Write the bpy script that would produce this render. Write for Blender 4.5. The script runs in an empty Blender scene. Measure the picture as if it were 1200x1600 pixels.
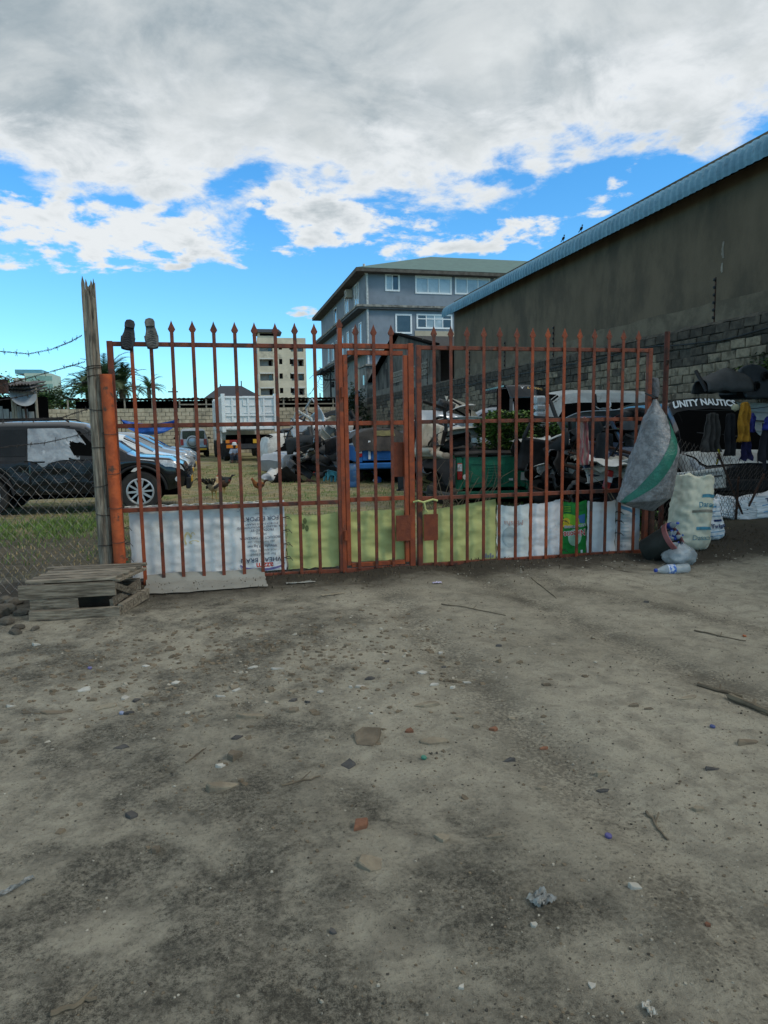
import bpy, bmesh, math, random
import numpy as np
from mathutils import Vector, Matrix, noise
rnd = random.Random(7)
R = math.radians
sc = bpy.context.scene
COL = sc.collection
# ------------------------------------------------------------------ camera
F, CH = 1080.0, 1.5
YAW, PITCH, ROLL = R(13.6), math.atan2(130, F), R(0.9)
fw = Vector((math.sin(YAW)*math.cos(PITCH), math.cos(YAW)*math.cos(PITCH), -math.sin(PITCH)))
r0 = Vector((math.cos(YAW), -math.sin(YAW), 0)); u0 = r0.cross(fw)
cr = r0*math.cos(ROLL) - u0*math.sin(ROLL); cu = u0*math.cos(ROLL) + r0*math.sin(ROLL)
cam_d = bpy.data.cameras.new('camera'); cam = bpy.data.objects.new('camera', cam_d); COL.objects.link(cam)
cam_d.sensor_fit = 'VERTICAL'; cam_d.sensor_height = 36.0; cam_d.sensor_width = 27.0
cam_d.lens = F/1600*36; cam_d.clip_start = 0.05; cam_d.clip_end = 5000
cam.matrix_world = Matrix(((cr.x, cu.x, -fw.x, 0), (cr.y, cu.y, -fw.y, 0), (cr.z, cu.z, -fw.z, CH), (0, 0, 0, 1)))
sc.camera = cam
CAMP = Vector((0, 0, CH))
def ray(px, py): return fw*F + cr*(px-600) + cu*(800-py)
def GP(px, py, z=0.0): d = ray(px, py); return CAMP + d*((z-CH)/d.z)      # photo point -> place on the ground
def YP(px, py, y): d = ray(px, py); return CAMP + d*(y/d.y)               # photo point -> plane at distance y
def XP(px, py, x): d = ray(px, py); return CAMP + d*(x/d.x)
# ------------------------------------------------------------------ world
SUN_EL, SUN_AZ = 42.0, 128.0          # degrees; azimuth from +Y towards +X
w = bpy.data.worlds.new('World'); sc.world = w; w.use_nodes = True
nt = w.node_tree; nt.nodes.clear()
class E:
    """tiny expression wrapper around math nodes"""
    t = nt
    def __init__(s, o): s.o = o
    @staticmethod
    def op(kind, *a):
        n = E.t.nodes.new('ShaderNodeMath'); n.operation = kind
        for i, x in enumerate(a):
            if isinstance(x, E): E.t.links.new(x.o, n.inputs[i])
            else: n.inputs[i].default_value = float(x)
        return E(n.outputs[0])
    def __add__(s, b): return E.op('ADD', s, b)
    __radd__ = __add__
    def __sub__(s, b): return E.op('SUBTRACT', s, b)
    def __rsub__(s, b): return E.op('SUBTRACT', b, s)
    def __mul__(s, b): return E.op('MULTIPLY', s, b)
    __rmul__ = __mul__
    def __truediv__(s, b): return E.op('DIVIDE', s, b)
def emax(a, b): return E.op('MAXIMUM', a, b)
def emin(a, b): return E.op('MINIMUM', a, b)
def sstep(x, a, b):
    n = E.t.nodes.new('ShaderNodeMapRange'); n.interpolation_type = 'SMOOTHSTEP'
    E.t.links.new(x.o, n.inputs[0]); n.inputs[1].default_value = a; n.inputs[2].default_value = b
    return E(n.outputs[0])
def enoise(vec, scale, detail=6, rough=.55, dist=0.0):
    n = E.t.nodes.new('ShaderNodeTexNoise'); n.inputs['Scale'].default_value = scale
    n.inputs['Detail'].default_value = detail; n.inputs['Roughness'].default_value = rough; n.inputs['Distortion'].default_value = dist
    E.t.links.new(vec, n.inputs['Vector']); return E(n.outputs[0])
def emix(f, a, b):
    n = E.t.nodes.new('ShaderNodeMix'); n.data_type = 'RGBA'
    if isinstance(f, E): E.t.links.new(f.o, n.inputs[0])
    else: n.inputs[0].default_value = f
    for i, x in ((6, a), (7, b)):
        if isinstance(x, (tuple, list)): n.inputs[i].default_value = (*x, 1)
        else: E.t.links.new(x, n.inputs[i])
    return n.outputs[2]
def build_sky():
    tc = nt.nodes.new('ShaderNodeTexCoord'); sep = nt.nodes.new('ShaderNodeSeparateXYZ')
    nt.links.new(tc.outputs['Generated'], sep.inputs[0])
    x, y, z = (E(o) for o in sep.outputs)
    sky = nt.nodes.new('ShaderNodeTexSky'); sky.sky_type = 'NISHITA'; sky.sun_disc = False
    sky.sun_elevation = R(SUN_EL); sky.sun_rotation = R(SUN_AZ); sky.air_density = 1.0; sky.dust_density = .3; sky.ozone_density = 2.0
    el = E.op('ARCSINE', emin(emax(z, -1), 1))*57.2958
    xr = x*math.cos(YAW) - y*math.sin(YAW); yr = x*math.sin(YAW) + y*math.cos(YAW)
    az = E.op('ARCTAN2', xr, yr)*57.2958
    # cloud deck seen in perspective
    zz = emax(z, 0.0) + .22
    cv = nt.nodes.new('ShaderNodeCombineXYZ')
    for i, e in enumerate((x/zz, y/zz, z*.6)): nt.links.new(e.o, cv.inputs[i])
    cv = cv.outputs[0]
    n1 = enoise(cv, 2.3, 9, .6, .25); n2 = enoise(cv, 1.05, 6, .55); n3 = enoise(cv, 5.5, 8, .62, .3); n4 = enoise(cv, 11, 6, .6)
    edge = 14.6 + sstep(az, 1, 12)*3.2 + sstep(az, -14, -4)*.8
    D = (el - edge)*.17 + (n1 - .5)*3.6 + (n3-.5)*2.0 + (n4-.5)*.8
    D = emax(D, (el - 25)*.13 + (n1-.5)*1.4 + .15)
    for (a, b, ra, rb, k, g) in ((-22, 14.6, 13, 1.9, .0, .75), (-4.0, 16.4, 7.5, 1.9, -.2, .8), (2.0, 14.3, 8.5, .8, -.03, .7),
                                 (12.5, 15.4, 6.5, 1.0, .16, .5), (-28, 12.2, 8, .7, 0, .5), (-15, 12.4, 6, .5, -.15, .12), (18.6, 17.8, 1.6, .7, .3, .3), (23.5, 19.4, 1.8, .7, .4, .3), (-5, 9.3, 4.0, .6, 0, -.05)):
        da = (az - a); db = (el - b) - da*k
        r2 = (da/ra)*(da/ra) + (db/rb)*(db/rb)
        D = emax(D, g - r2*.6 + (n3 - .5)*3.6 + (n4-.5)*2.4)
    mask = sstep(D, .0, .62)
    shade = sstep(D*.42 + (n2 - .5)*2.4 + (n3 - .5)*1.7 + sstep(el, 15, 27)*.30, .12, 1.15)
    white = (6.3, 6.6, 6.8)
    n5 = enoise(cv, 3.2, 7, .6, .5)
    deck = emix(sstep((n5-.5)*1.6 + (n2-.5)*.9 + (n3-.5)*.5, -.32, .36), (2.3, 2.9, 3.3), (5.0, 5.35, 5.5))
    cloud = emix(shade, white, deck)
    # bright breaks in the deck
    brk = sstep((n1 - .5)*1.0 + (n4 - .5)*.5 + (n2-.5)*.8, .10, .42)
    cloud = emix(brk*.42, cloud, (7.0, 7.3, 7.4))
    tint = nt.nodes.new('ShaderNodeMix'); tint.data_type = 'RGBA'; tint.blend_type = 'MULTIPLY'; tint.inputs[0].default_value = 1
    nt.links.new(sky.outputs[0], tint.inputs[6])
    tl = emix(sstep(el, 4, 24), (.70, 1.28, 1.58), (.47, 1.26, 1.72))
    nt.links.new(tl, tint.inputs[7])
    bg = nt.nodes.new('ShaderNodeBackground'); bg.inputs[1].default_value = .1
    nt.links.new(emix(mask, tint.outputs[2], cloud), bg.inputs[0])
    out = nt.nodes.new('ShaderNodeOutputWorld'); nt.links.new(bg.outputs[0], out.inputs[0])
build_sky()
sun_d = bpy.data.lights.new('sun', 'SUN'); sun_d.energy = 1.1; sun_d.angle = R(14); sun_d.color = (1, .94, .85)
sun = bpy.data.objects.new('sun', sun_d); COL.objects.link(sun)
sd = Vector((math.sin(R(SUN_AZ))*math.cos(R(SUN_EL)), math.cos(R(SUN_AZ))*math.cos(R(SUN_EL)), math.sin(R(SUN_EL))))
sun.rotation_euler = sd.to_track_quat('Z', 'Y').to_euler()
sc.view_settings.view_transform = 'Standard'; sc.view_settings.look = 'None'
sc.view_settings.exposure = 0.38; sc.view_settings.gamma = 1.0
sc.cycles.max_bounces = 6; sc.cycles.transparent_max_bounces = 12; sc.cycles.use_denoising = True
# ------------------------------------------------------------------ materials
MATS = {}
def pm(name, c1, c2=None, scale=6.0, rough=.7, bump=.0, bscale=40.0, metal=0.0, spec=.4, c3=None, s3=1.5, lo=.35, hi=.65, l3=.52, h3=.62, stretch=(1, 1, 1), rand=0.0, alpha=1.0, coat=0.0, trans=0.0, world=False):
    if name in MATS: return MATS[name]
    m = bpy.data.materials.new(name); m.use_nodes = True; MATS[name] = m
    t = m.node_tree; E.t = t; b = t.nodes['Principled BSDF']
    tc = t.nodes.new('ShaderNodeTexCoord'); mp = t.nodes.new('ShaderNodeMapping'); mp.inputs[3].default_value = stretch
    if world:
        g = t.nodes.new('ShaderNodeNewGeometry'); t.links.new(g.outputs['Position'], mp.inputs[0])
    else:
        oi0 = t.nodes.new('ShaderNodeObjectInfo'); va = t.nodes.new('ShaderNodeVectorMath'); va.operation = 'MULTIPLY_ADD'
        t.links.new(oi0.outputs['Random'], va.inputs[0]); va.inputs[1].default_value = (17, 23, 31); t.links.new(tc.outputs['Object'], va.inputs[2])
        t.links.new(va.outputs[0], mp.inputs[0])
    v = mp.outputs[0]
    c2 = c2 or tuple(x*.75 for x in c1)
    n = enoise(v, scale, 7, .62)
    col = emix(sstep(n, lo, hi), c1, c2)
    if c3:
        n3 = enoise(v, s3, 6, .65); col = emix(sstep(n3, l3, h3), col, c3)
    if rand:
        oi = t.nodes.new('ShaderNodeObjectInfo'); hs = t.nodes.new('ShaderNodeHueSaturation')
        t.links.new(col, hs.inputs['Color']); t.links.new((E(oi.outputs['Random'])*(2*rand) + (1-rand)).o, hs.inputs['Value']); col = hs.outputs[0]
    t.links.new(col, b.inputs['Base Color'])
    b.inputs['Roughness'].default_value = rough; b.inputs['Metallic'].default_value = metal; b.inputs['Specular IOR Level'].default_value = spec
    b.inputs['Coat Weight'].default_value = coat; b.inputs['Alpha'].default_value = alpha; b.inputs['Transmission Weight'].default_value = trans
    if bump:
        bn = enoise(v, bscale, 5, .6); bp = t.nodes.new('ShaderNodeBump'); bp.inputs['Strength'].default_value = bump; bp.inputs['Distance'].default_value = .02
        t.links.new(bn.o, bp.inputs['Height']); t.links.new(bp.outputs[0], b.inputs['Normal'])
    return m
def flat(name, c, rough=.6, metal=0, spec=.4, **k): return pm(name, c, tuple(x*.86 for x in c), 12, rough, 0, 40, metal, spec, **k)
# ------------------------------------------------------------------ mesh builder
class MB:
    def __init__(s): s.v = []; s.f = []
    def add(s, vs, fs, M=None):
        o = len(s.v)
        s.v += [tuple(M @ Vector(p)) for p in vs] if M is not None else [tuple(p) for p in vs]
        s.f += [tuple(i+o for i in f) for f in fs]; return s
    def box(s, x0, x1, y0, y1, z0, z1, M=None):
        return s.add([(x0,y0,z0),(x1,y0,z0),(x1,y1,z0),(x0,y1,z0),(x0,y0,z1),(x1,y0,z1),(x1,y1,z1),(x0,y1,z1)],
                     [(0,3,2,1),(4,5,6,7),(0,1,5,4),(1,2,6,5),(2,3,7,6),(3,0,4,7)], M)
    def bar(s, a, b, w, h=None, up=(0,0,1)):
        a = Vector(a); b = Vector(b); h = w if h is None else h; d = (b-a).normalized(); up = Vector(up)
        if abs(d.dot(up)) > .98: up = Vector((0, 1, 0))
        x = d.cross(up).normalized(); z = x.cross(d).normalized(); vs = []
        for p in (a, b):
            for i, j in ((-1,-1),(1,-1),(1,1),(-1,1)): vs.append(p + x*(i*w/2) + z*(j*h/2))
        return s.add(vs, [(0,1,2,3),(7,6,5,4),(0,4,5,1),(1,5,6,2),(2,6,7,3),(3,7,4,0)])
    def tube(s, pts, r, n=6, cap=True, closed=False):
        pts = [Vector(p) for p in pts]; m = len(pts); o = len(s.v); ref = None
        for i, p in enumerate(pts):
            if closed: d = (pts[(i+1) % m]-pts[i-1])
            else: d = (pts[min(i+1, m-1)]-pts[max(i-1, 0)])
            d = d.normalized() if d.length > 1e-9 else Vector((0,0,1))
            if ref is None: ref = Vector((0,0,1)) if abs(d.z) < .9 else Vector((1,0,0))
            x = d.cross(ref).normalized(); z = x.cross(d).normalized(); ref = z
            rr = r[i] if isinstance(r, (list, tuple)) else r
            for k in range(n):
                a = 2*math.pi*k/n; q = p + x*(math.cos(a)*rr) + z*(math.sin(a)*rr); s.v.append(tuple(q))
        for i in range(m if closed else m-1):
            j = (i+1) % m
            for k in range(n): s.f.append((o+i*n+k, o+i*n+(k+1)%n, o+j*n+(k+1)%n, o+j*n+k))
        if cap and not closed:
            s.f.append(tuple(o+k for k in range(n))[::-1]); s.f.append(tuple(o+(m-1)*n+k for k in range(n)))
        return s
    def lathe(s, prof, n=20, M=None, cap=True):
        vs = []; fs = []; m = len(prof)
        for (r, z) in prof:
            for k in range(n): a = 2*math.pi*k/n; vs.append((r*math.cos(a), r*math.sin(a), z))
        for i in range(m-1):
            for k in range(n): fs.append((i*n+k, i*n+(k+1)%n, (i+1)*n+(k+1)%n, (i+1)*n+k))
        if cap: fs.append(tuple(range(n))[::-1]); fs.append(tuple((m-1)*n+k for k in range(n)))
        return s.add(vs, fs, M)
    def grid(s, fn, nu, nv, M=None, wrap=False):
        vs = [fn(i/nu, j/nv) for i in range(nu+1) for j in range(nv+1)]
        fs = [(i*(nv+1)+j, (i+1)*(nv+1)+j, (i+1)*(nv+1)+j+1, i*(nv+1)+j+1) for i in range(nu) for j in range(nv)]
        return s.add(vs, fs, M)
    def prism(s, poly, d0, d1, ax='y', M=None):
        """outline (a,b) extruded along an axis: y -> (a,d,b), x -> (d,a,b), z -> (a,b,d)"""
        f = {'y': lambda a, b, d: (a, d, b), 'x': lambda a, b, d: (d, a, b), 'z': lambda a, b, d: (a, b, d)}[ax]; n = len(poly)
        vs = [f(a, b, d0) for a, b in poly] + [f(a, b, d1) for a, b in poly]
        fs = [tuple(range(n)), tuple(range(2*n-1, n-1, -1))] + [(i, i+n, (i+1)%n+n, (i+1)%n) for i in range(n)]
        return s.add(vs, fs, M)
    def mesh(s, name, smooth=False, ang=40):
        me = bpy.data.meshes.new(name); me.from_pydata(s.v, [], s.f); me.update()
        if smooth:
            bm = bmesh.new(); bm.from_mesh(me); bmesh.ops.recalc_face_normals(bm, faces=bm.faces); bm.to_mesh(me); bm.free()
            me.polygons.foreach_set('use_smooth', [True]*len(me.polygons)); me.set_sharp_from_angle(angle=R(ang))
        else:
            bm = bmesh.new(); bm.from_mesh(me); bmesh.ops.recalc_face_normals(bm, faces=bm.faces); bm.to_mesh(me); bm.free()
        return me
    def build(s, name, mat, parent=None, loc=None, rot=None, smooth=False, ang=40, bevel=0, solid=0, sub=0):
        me = s.mesh(name, smooth, ang); me.materials.append(mat)
        return put(name, me, parent, loc, rot, bevel, solid, sub)
def put(name, me, parent=None, loc=None, rot=None, bevel=0, solid=0, sub=0):
    o = bpy.data.objects.new(name, me); COL.objects.link(o)
    if parent is not None: o.parent = parent
    if loc is not None: o.location = loc
    if rot is not None: o.rotation_euler = rot
    if solid: md = o.modifiers.new('s', 'SOLIDIFY'); md.thickness = solid; md.offset = 0
    if bevel: md = o.modifiers.new('b', 'BEVEL'); md.width = bevel; md.segments = 1; md.limit_method = 'ANGLE'
    if sub: md = o.modifiers.new('u', 'SUBSURF'); md.levels = sub; md.render_levels = sub
    return o
def tag(o, label, cat=None, group=None, kind=None):
    if label: o['label'] = label
    if cat: o['category'] = cat
    if group: o['group'] = group
    if kind: o['kind'] = kind
    return o
def thing(name, label, cat, loc=(0,0,0), rz=0.0, group=None):
    o = bpy.data.objects.new(name, None); COL.objects.link(o); o.location = loc; o.rotation_euler = (0, 0, rz); o.empty_display_size = .1
    return tag(o, label, cat, group)
def struct(o): o['kind'] = 'structure'; return o
def stuff(o): o['kind'] = 'stuff'; return o
def T(x=0, y=0, z=0): return Matrix.Translation((x, y, z))
def RX(a): return Matrix.Rotation(a, 4, 'X')
def RY(a): return Matrix.Rotation(a, 4, 'Y')
def RZ(a): return Matrix.Rotation(a, 4, 'Z')
def nz(x, y, z=0.0): return noise.noise(Vector((x, y, z)))
def fb(x, y, z=0.0, o=4): return noise.fractal(Vector((x, y, z)), 1.0, 2.0, o)
def text_mesh(txt, size, italic=0.0, bold=0.0, sx=1.0, align='CENTER'):
    c = bpy.data.curves.new('t', 'FONT'); c.body = txt; c.size = size; c.align_x = align; c.align_y = 'CENTER'; c.shear = italic; c.offset = bold; c.resolution_u = 2
    o = bpy.data.objects.new('t', c); COL.objects.link(o); dg = bpy.context.evaluated_depsgraph_get()
    me = bpy.data.meshes.new_from_object(o.evaluated_get(dg)); bpy.data.objects.remove(o); bpy.data.curves.remove(c)
    vs = [(v.co.x*sx, v.co.y) for v in me.vertices]; fs = [tuple(p.vertices) for p in me.polygons]; bpy.data.meshes.remove(me)
    return vs, fs
def print_on(name, txt, size, fn, mat, parent, flip=False, **k):
    """lettering laid on a surface: fn(a, b) -> point; flip turns it upside down"""
    vs, fs = text_mesh(txt, size, **k); mb = MB(); s = -1 if flip else 1
    mb.add([fn(s*a, s*b) for a, b in vs], fs); return mb.build(name, mat, parent)
# ------------------------------------------------------------------ ground
def gz(x, y):
    h = .035*fb(x*.35, y*.35, 3.1, 3) + .012*fb(x*1.7, y*1.7, 8.0, 3)
    m = math.exp(-((y-6.9-.12*nz(x*.8, 1))/.35)**2)*.035*(1+nz(x*1.3, 4)) if -1.2 < x < 9 else 0
    b = .16*max(0, min(1, (x-4.9)/1.6))*math.exp(-((y-8.0)/1.1)**2)
    for tx, k in ((2.75, -.1), (1.45, -.02), (3.9, .12)):      # worn wheel tracks
        d = x - tx - k*(y-4)
        if .5 < y < 7.5: h -= .018*math.exp(-(d/.16)**2)
    return h + m + b if y < 60 else h*max(0, 1-(y-60)/40)
def axis(a, b, step, lo, hi, g=1.13):
    c = list(np.arange(a, b+1e-6, step)); s = step
    while c[-1] < hi: s = min(s*g, 60); c.append(c[-1]+s)
    s = step; l = []; p = a
    while p > lo: s = min(s*g, 60); p -= s; l.append(p)
    return l[::-1] + c
def ground():
    xs = axis(-2.2, 6.2, .038, -1500, 1500); ys = axis(1.0, 8.2, .034, -60, 2600, 1.07)
    mb = MB(); nx = len(xs)
    for y in ys:
        for x in xs:
            h = gz(x, y) if (-30 < x < 30 and y < 60) else 0
            if -2.6 < x < 7 and .9 < y < 8.4:
                h += .0045*fb(x*9, y*9, 1.0, 3) + .0022*nz(x*31, y*31)
                d = fb(x*2.2+7, y*2.2, 5, 4); h -= .016*max(0, d-.28)
            mb.v.append((x, y, h))
    for j in range(len(ys)-1):
        for i in range(nx-1): mb.f.append((j*nx+i, j*nx+i+1, (j+1)*nx+i+1, (j+1)*nx+i))
    me = bpy.data.meshes.new('ground'); me.from_pydata(mb.v, [], mb.f); me.update()
    me.polygons.foreach_set('use_smooth', [True]*len(me.polygons))
    m = bpy.data.materials.new('sandy_ground'); m.use_nodes = True; t = m.node_tree; E.t = t; b = t.nodes['Principled BSDF']
    g = t.nodes.new('ShaderNodeNewGeometry'); P = g.outputs['Position']
    sp = t.nodes.new('ShaderNodeSeparateXYZ'); t.links.new(P, sp.inputs[0]); X, Y = E(sp.outputs[0]), E(sp.outputs[1])
    nL = enoise(P, .55, 5, .6); nM = enoise(P, 1.7, 9, .66, .5); nS = enoise(P, 7, 8, .68, .4); nF = enoise(P, 55, 5, .72); nG = enoise(P, 240, 3, .7); nW = enoise(P, 3.4, 7, .7, .8)
    col = emix(sstep(nL, .32, .68), (.47, .43, .335), (.325, .298, .23))
    col = emix(sstep(nS, .40, .66)*.6, col, (.19, .174, .138))
    col = emix(sstep((nW-.5)*1.2+(nF-.5)*.5, .12, .3)*.5, col, (.48, .45, .37))
    left = 1.0 - sstep(X - Y*.16 + (nL-.5)*1.6, -.5, 1.3)*.75
    near = sstep(Y + (nL-.5)*1.5, 3.2, 1.4)
    soft = sstep((nM-.5)*1.5 + (nW-.5)*.9 + (nL-.5)*1.2 + left*.42 + near*.16, .20, .68)
    gran = sstep((nF-.5)*1.5 + (nG-.5)*1.5 + (nS-.5)*.7, -.34, .26)
    col = emix(soft*(gran*.66+.26), col, (.050, .047, .037))
    spot = sstep((nS-.5)*1.4 + (nW-.5)*1.2 + (nF-.5)*1.1, .34, .56)
    col = emix(spot*.6, col, (.050, .045, .036))
    # faint dark wheel tracks
    for tx, k in ((2.75, -.1), (3.95, -.42), (1.45, .02)):
        d = X - tx - (Y-4)*k; tr = sstep(E.op('ABSOLUTE', d) + (nS-.5)*.5, .30, .02)*sstep((nM-.5)*1.0 + (nF-.5)*.9, -.16, .12)
        col = emix(tr*.62, col, (.075, .068, .052))
    col = emix(sstep((nF-.5)*1.5+(nG-.5)*1.3, .06, .42)*.72, col, (.055, .05, .04))
    col = emix(sstep((nG-.5)*1.3-(nF-.5)*.9, .10, .40)*.5, col, (.58, .53, .42))
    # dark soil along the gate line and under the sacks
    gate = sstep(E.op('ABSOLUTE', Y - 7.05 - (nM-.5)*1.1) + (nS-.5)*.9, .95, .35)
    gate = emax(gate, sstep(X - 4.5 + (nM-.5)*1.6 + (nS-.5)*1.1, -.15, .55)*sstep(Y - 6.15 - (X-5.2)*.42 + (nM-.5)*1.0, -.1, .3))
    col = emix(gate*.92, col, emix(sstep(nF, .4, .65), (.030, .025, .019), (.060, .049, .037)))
    # the yard: straw, bare earth and green
    yard = sstep(Y - 7.6 + (nM-.5)*1.2, -.2, .7)
    straw = emix(sstep(nS, .4, .62), (.38, .31, .165), (.22, .185, .095))
    bare = emix(sstep(nF, .35, .7), (.36, .31, .22), (.21, .18, .125))
    green = emix(sstep(nF, .35, .65), (.10, .15, .035), (.17, .21, .06))
    yc = emix(sstep(nM, .44, .58), straw, bare)
    yc = emix(sstep((nM-.5)*1.3 + (nS-.5)*.8 + (nL-.5)*1.4, -.08, .20)*.8, yc, green)
    dk = sstep(X + .35 + (nM-.5)*1.0, .3, -.5)*sstep(Y - 11.6 + (nM-.5)*2.0, .4, -.9)
    yc = emix(dk*.85, yc, emix(sstep(nS, .42, .62), (.052, .047, .036), (.115, .10, .078)))
    dkr = sstep(X - 4.4 + (nM-.5)*1.5, 0, .8)
    yc = emix(dkr*.8, yc, (.05, .043, .034))
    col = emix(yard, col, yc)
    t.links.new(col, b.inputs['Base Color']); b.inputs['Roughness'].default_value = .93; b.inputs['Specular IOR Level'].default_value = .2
    bp = t.nodes.new('ShaderNodeBump'); bp.inputs['Strength'].default_value = 1.0; bp.inputs['Distance'].default_value = .018
    t.links.new((nF*.8 + nG*.45 + nS*1.3).o, bp.inputs['Height']); t.links.new(bp.outputs[0], b.inputs['Normal'])
    me.materials.append(m); struct(put('ground', me))
ground()
# ------------------------------------------------------------------ materials used widely
GATE = pm('red_oxide_gate_paint', (.205, .046, .016), (.115, .028, .013), 9, .6, .25, 60, c3=(.06, .026, .017), s3=5, l3=.52, h3=.66, spec=.45)
GATE2 = pm('red_oxide_gate_paint_fresh', (.33, .068, .018), (.20, .042, .015), 8, .6, .25, 60, c3=(.12, .04, .02), s3=6, l3=.56, h3=.68)
RUST = pm('dark_rust', (.075, .032, .02), (.03, .017, .012), 14, .85, .4, 70)
POSTR = pm('orange_post_paint', (.50, .105, .028), (.33, .066, .02), 10, .7, .35, 50, c3=(.10, .05, .03), s3=9, l3=.56, h3=.66)
WOOD = pm('weathered_wood', (.34, .295, .225), (.12, .10, .075), 5, .9, .6, 30, stretch=(9, 9, .8), c3=(.05, .045, .037), s3=3.5, l3=.55, h3=.7)
WOODX = pm('weathered_plank', (.33, .285, .215), (.11, .09, .066), 5, .9, .6, 30, stretch=(.8, 9, 9), rand=.25, c3=(.05, .042, .03), s3=3, l3=.55, h3=.72)
WIRE = flat('galvanised_wire', (.16, .15, .14), .5, .6)
BARB = flat('rusty_wire', (.055, .045, .04), .7, .3)
BLACKP = pm('black_plastic', (.011, .0115, .0125), (.019, .019, .020), 8, .5, .1, 50, spec=.22)
DARK = flat('dark_hollow', (.005, .005, .005), 1.0, 0, .02)  # near-black; shade of openings and hollows painted in, also used on dark parts
WHITEP = pm('white_paint', (.72, .74, .74), (.60, .62, .62), 4, .45, 0, c3=(.42, .40, .36), s3=2.5, l3=.58, h3=.75)
# ------------------------------------------------------------------ gate
GY = 6.95
def spear_bar(mb, x, z0, z1, lean=0.0, wdt=.033, d=.014, y=GY-.032, tip=True):
    mb.bar((x, y, z0), (x+lean, y, z1), wdt, d, up=(0, 1, 0))
    if tip:
        M = T(x+lean, y, z1)
        pts = [(-.020, -.002), (.020, -.002), (.034, .022), (.012, .070), (0, .105), (-.012, .070), (-.034, .022)]
        mb.prism(pts, -.008, .008, 'y', M)
def gate_leaf(name, label, x0, x1, bars, brk=None):
    t = thing(name, label, 'gate', (0, 0, 0)); s = .026
    for x in (x0, x1):
        MB().box(x-s, x+s, GY-s, GY+s, .04, 2.345).build('stile', GATE, t, bevel=.003)
    for z in (2.32, 1.565, .765, .05):
        MB().box(x0+s, x1-s, GY-.02, GY+.02, z-.020, z+.020).build('rail', GATE, t, bevel=.003)
    for i, x in enumerate(bars):
        mb = MB(); tip = brk is None or i not in brk
        top = 2.435 + .012*nz(x*9, 2) if tip else 2.40
        spear_bar(mb, x, .035 + .01*nz(x*7, 1), top, .012*nz(x*5, 5), tip=tip)
        mb.build('bar', GATE if nz(x*11, 3) > -.2 else GATE2, t, bevel=.002)
    return t
L_BARS = [-.709, -.537, -.352, -.158, .033, .232, .416, .614, .803, .994]
R_BARS = [2.229, 2.411, 2.588, 2.774, 2.955, 3.146, 3.324, 3.512, 3.694, 3.886, 4.057, 4.237, 4.412, 4.597]
g1 = gate_leaf('gate_leaf', 'wide red oxide spear-topped gate leaf with a big white sack laced to it', -.905, 1.225, L_BARS, brk=(0, 1))
g2 = gate_leaf('gate_leaf', 'red oxide spear-topped gate leaf with the green detergent bag behind its bars', 2.068, 4.765, R_BARS)
wk = thing('wicket_gate', 'narrow red oxide wicket door between the two wide gate leaves', 'gate')
for x, wd in ((1.300, .022), (1.925, .022)):
    MB().box(x-wd, x+wd, GY-.024, GY+.024, .10, 2.24).build('stile', GATE2, wk, bevel=.003)
for z in (2.262, 1.56, .78, .10):
    MB().box(1.325, 1.90, GY-.019, GY+.019, z-.022, z+.022).build('rail', GATE2, wk, bevel=.003)
for x in (1.405, 1.589, 1.770):
    mb = MB(); spear_bar(mb, x, .06, 2.435, .004); mb.build('bar', GATE, wk, bevel=.002)
MB().box(1.80, 1.955, GY-.045, GY-.034, .33, .60).build('lock_plate', pm('rust_plate', (.14, .034, .016), (.20, .05, .02), 10, .75, .3), wk)
for z in (.42, 1.87):
    MB().lathe([(.016, -.05), (.016, .05)], 10, T(1.262, GY-.045, z)).build('hinge', GATE2, wk)
# frame round the wicket
fr = thing('gate_portal', 'red oxide posts and header around the narrow wicket door', 'gate')
MB().box(1.231, 1.273, GY-.03, GY+.03, .03, 2.50).build('post', GATE2, fr, bevel=.003)
MB().prism([(-.021, 0), (.021, 0), (.034, .025), (0, .095), (-.034, .025)], -.01, .01, 'y', T(1.252, GY, 2.50)).build('tip', GATE, fr)
MB().box(1.953, 2.011, GY-.03, GY+.03, .03, 2.36).build('post', GATE2, fr, bevel=.003)
MB().box(1.273, 1.953, GY-.024, GY+.024, 2.305, 2.352).build('header', GATE2, fr, bevel=.003)
MB().box(1.273, 1.953, GY-.024, GY+.024, .022, .068).build('threshold', GATE, fr, bevel=.003)
MB().box(2.10, 2.255, GY-.048, GY-.040, .32, .60).build('lock_plate', pm('rust_plate'  , (.14, .034, .016)), g2)
# rail continues a little lower plate of the brown inside panel
MB().box(1.80, 1.95, GY+.03, GY+.04, 1.0, 1.36).build('inner_plate', pm('rust_plate', (.14, .034, .016)), wk)
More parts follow.
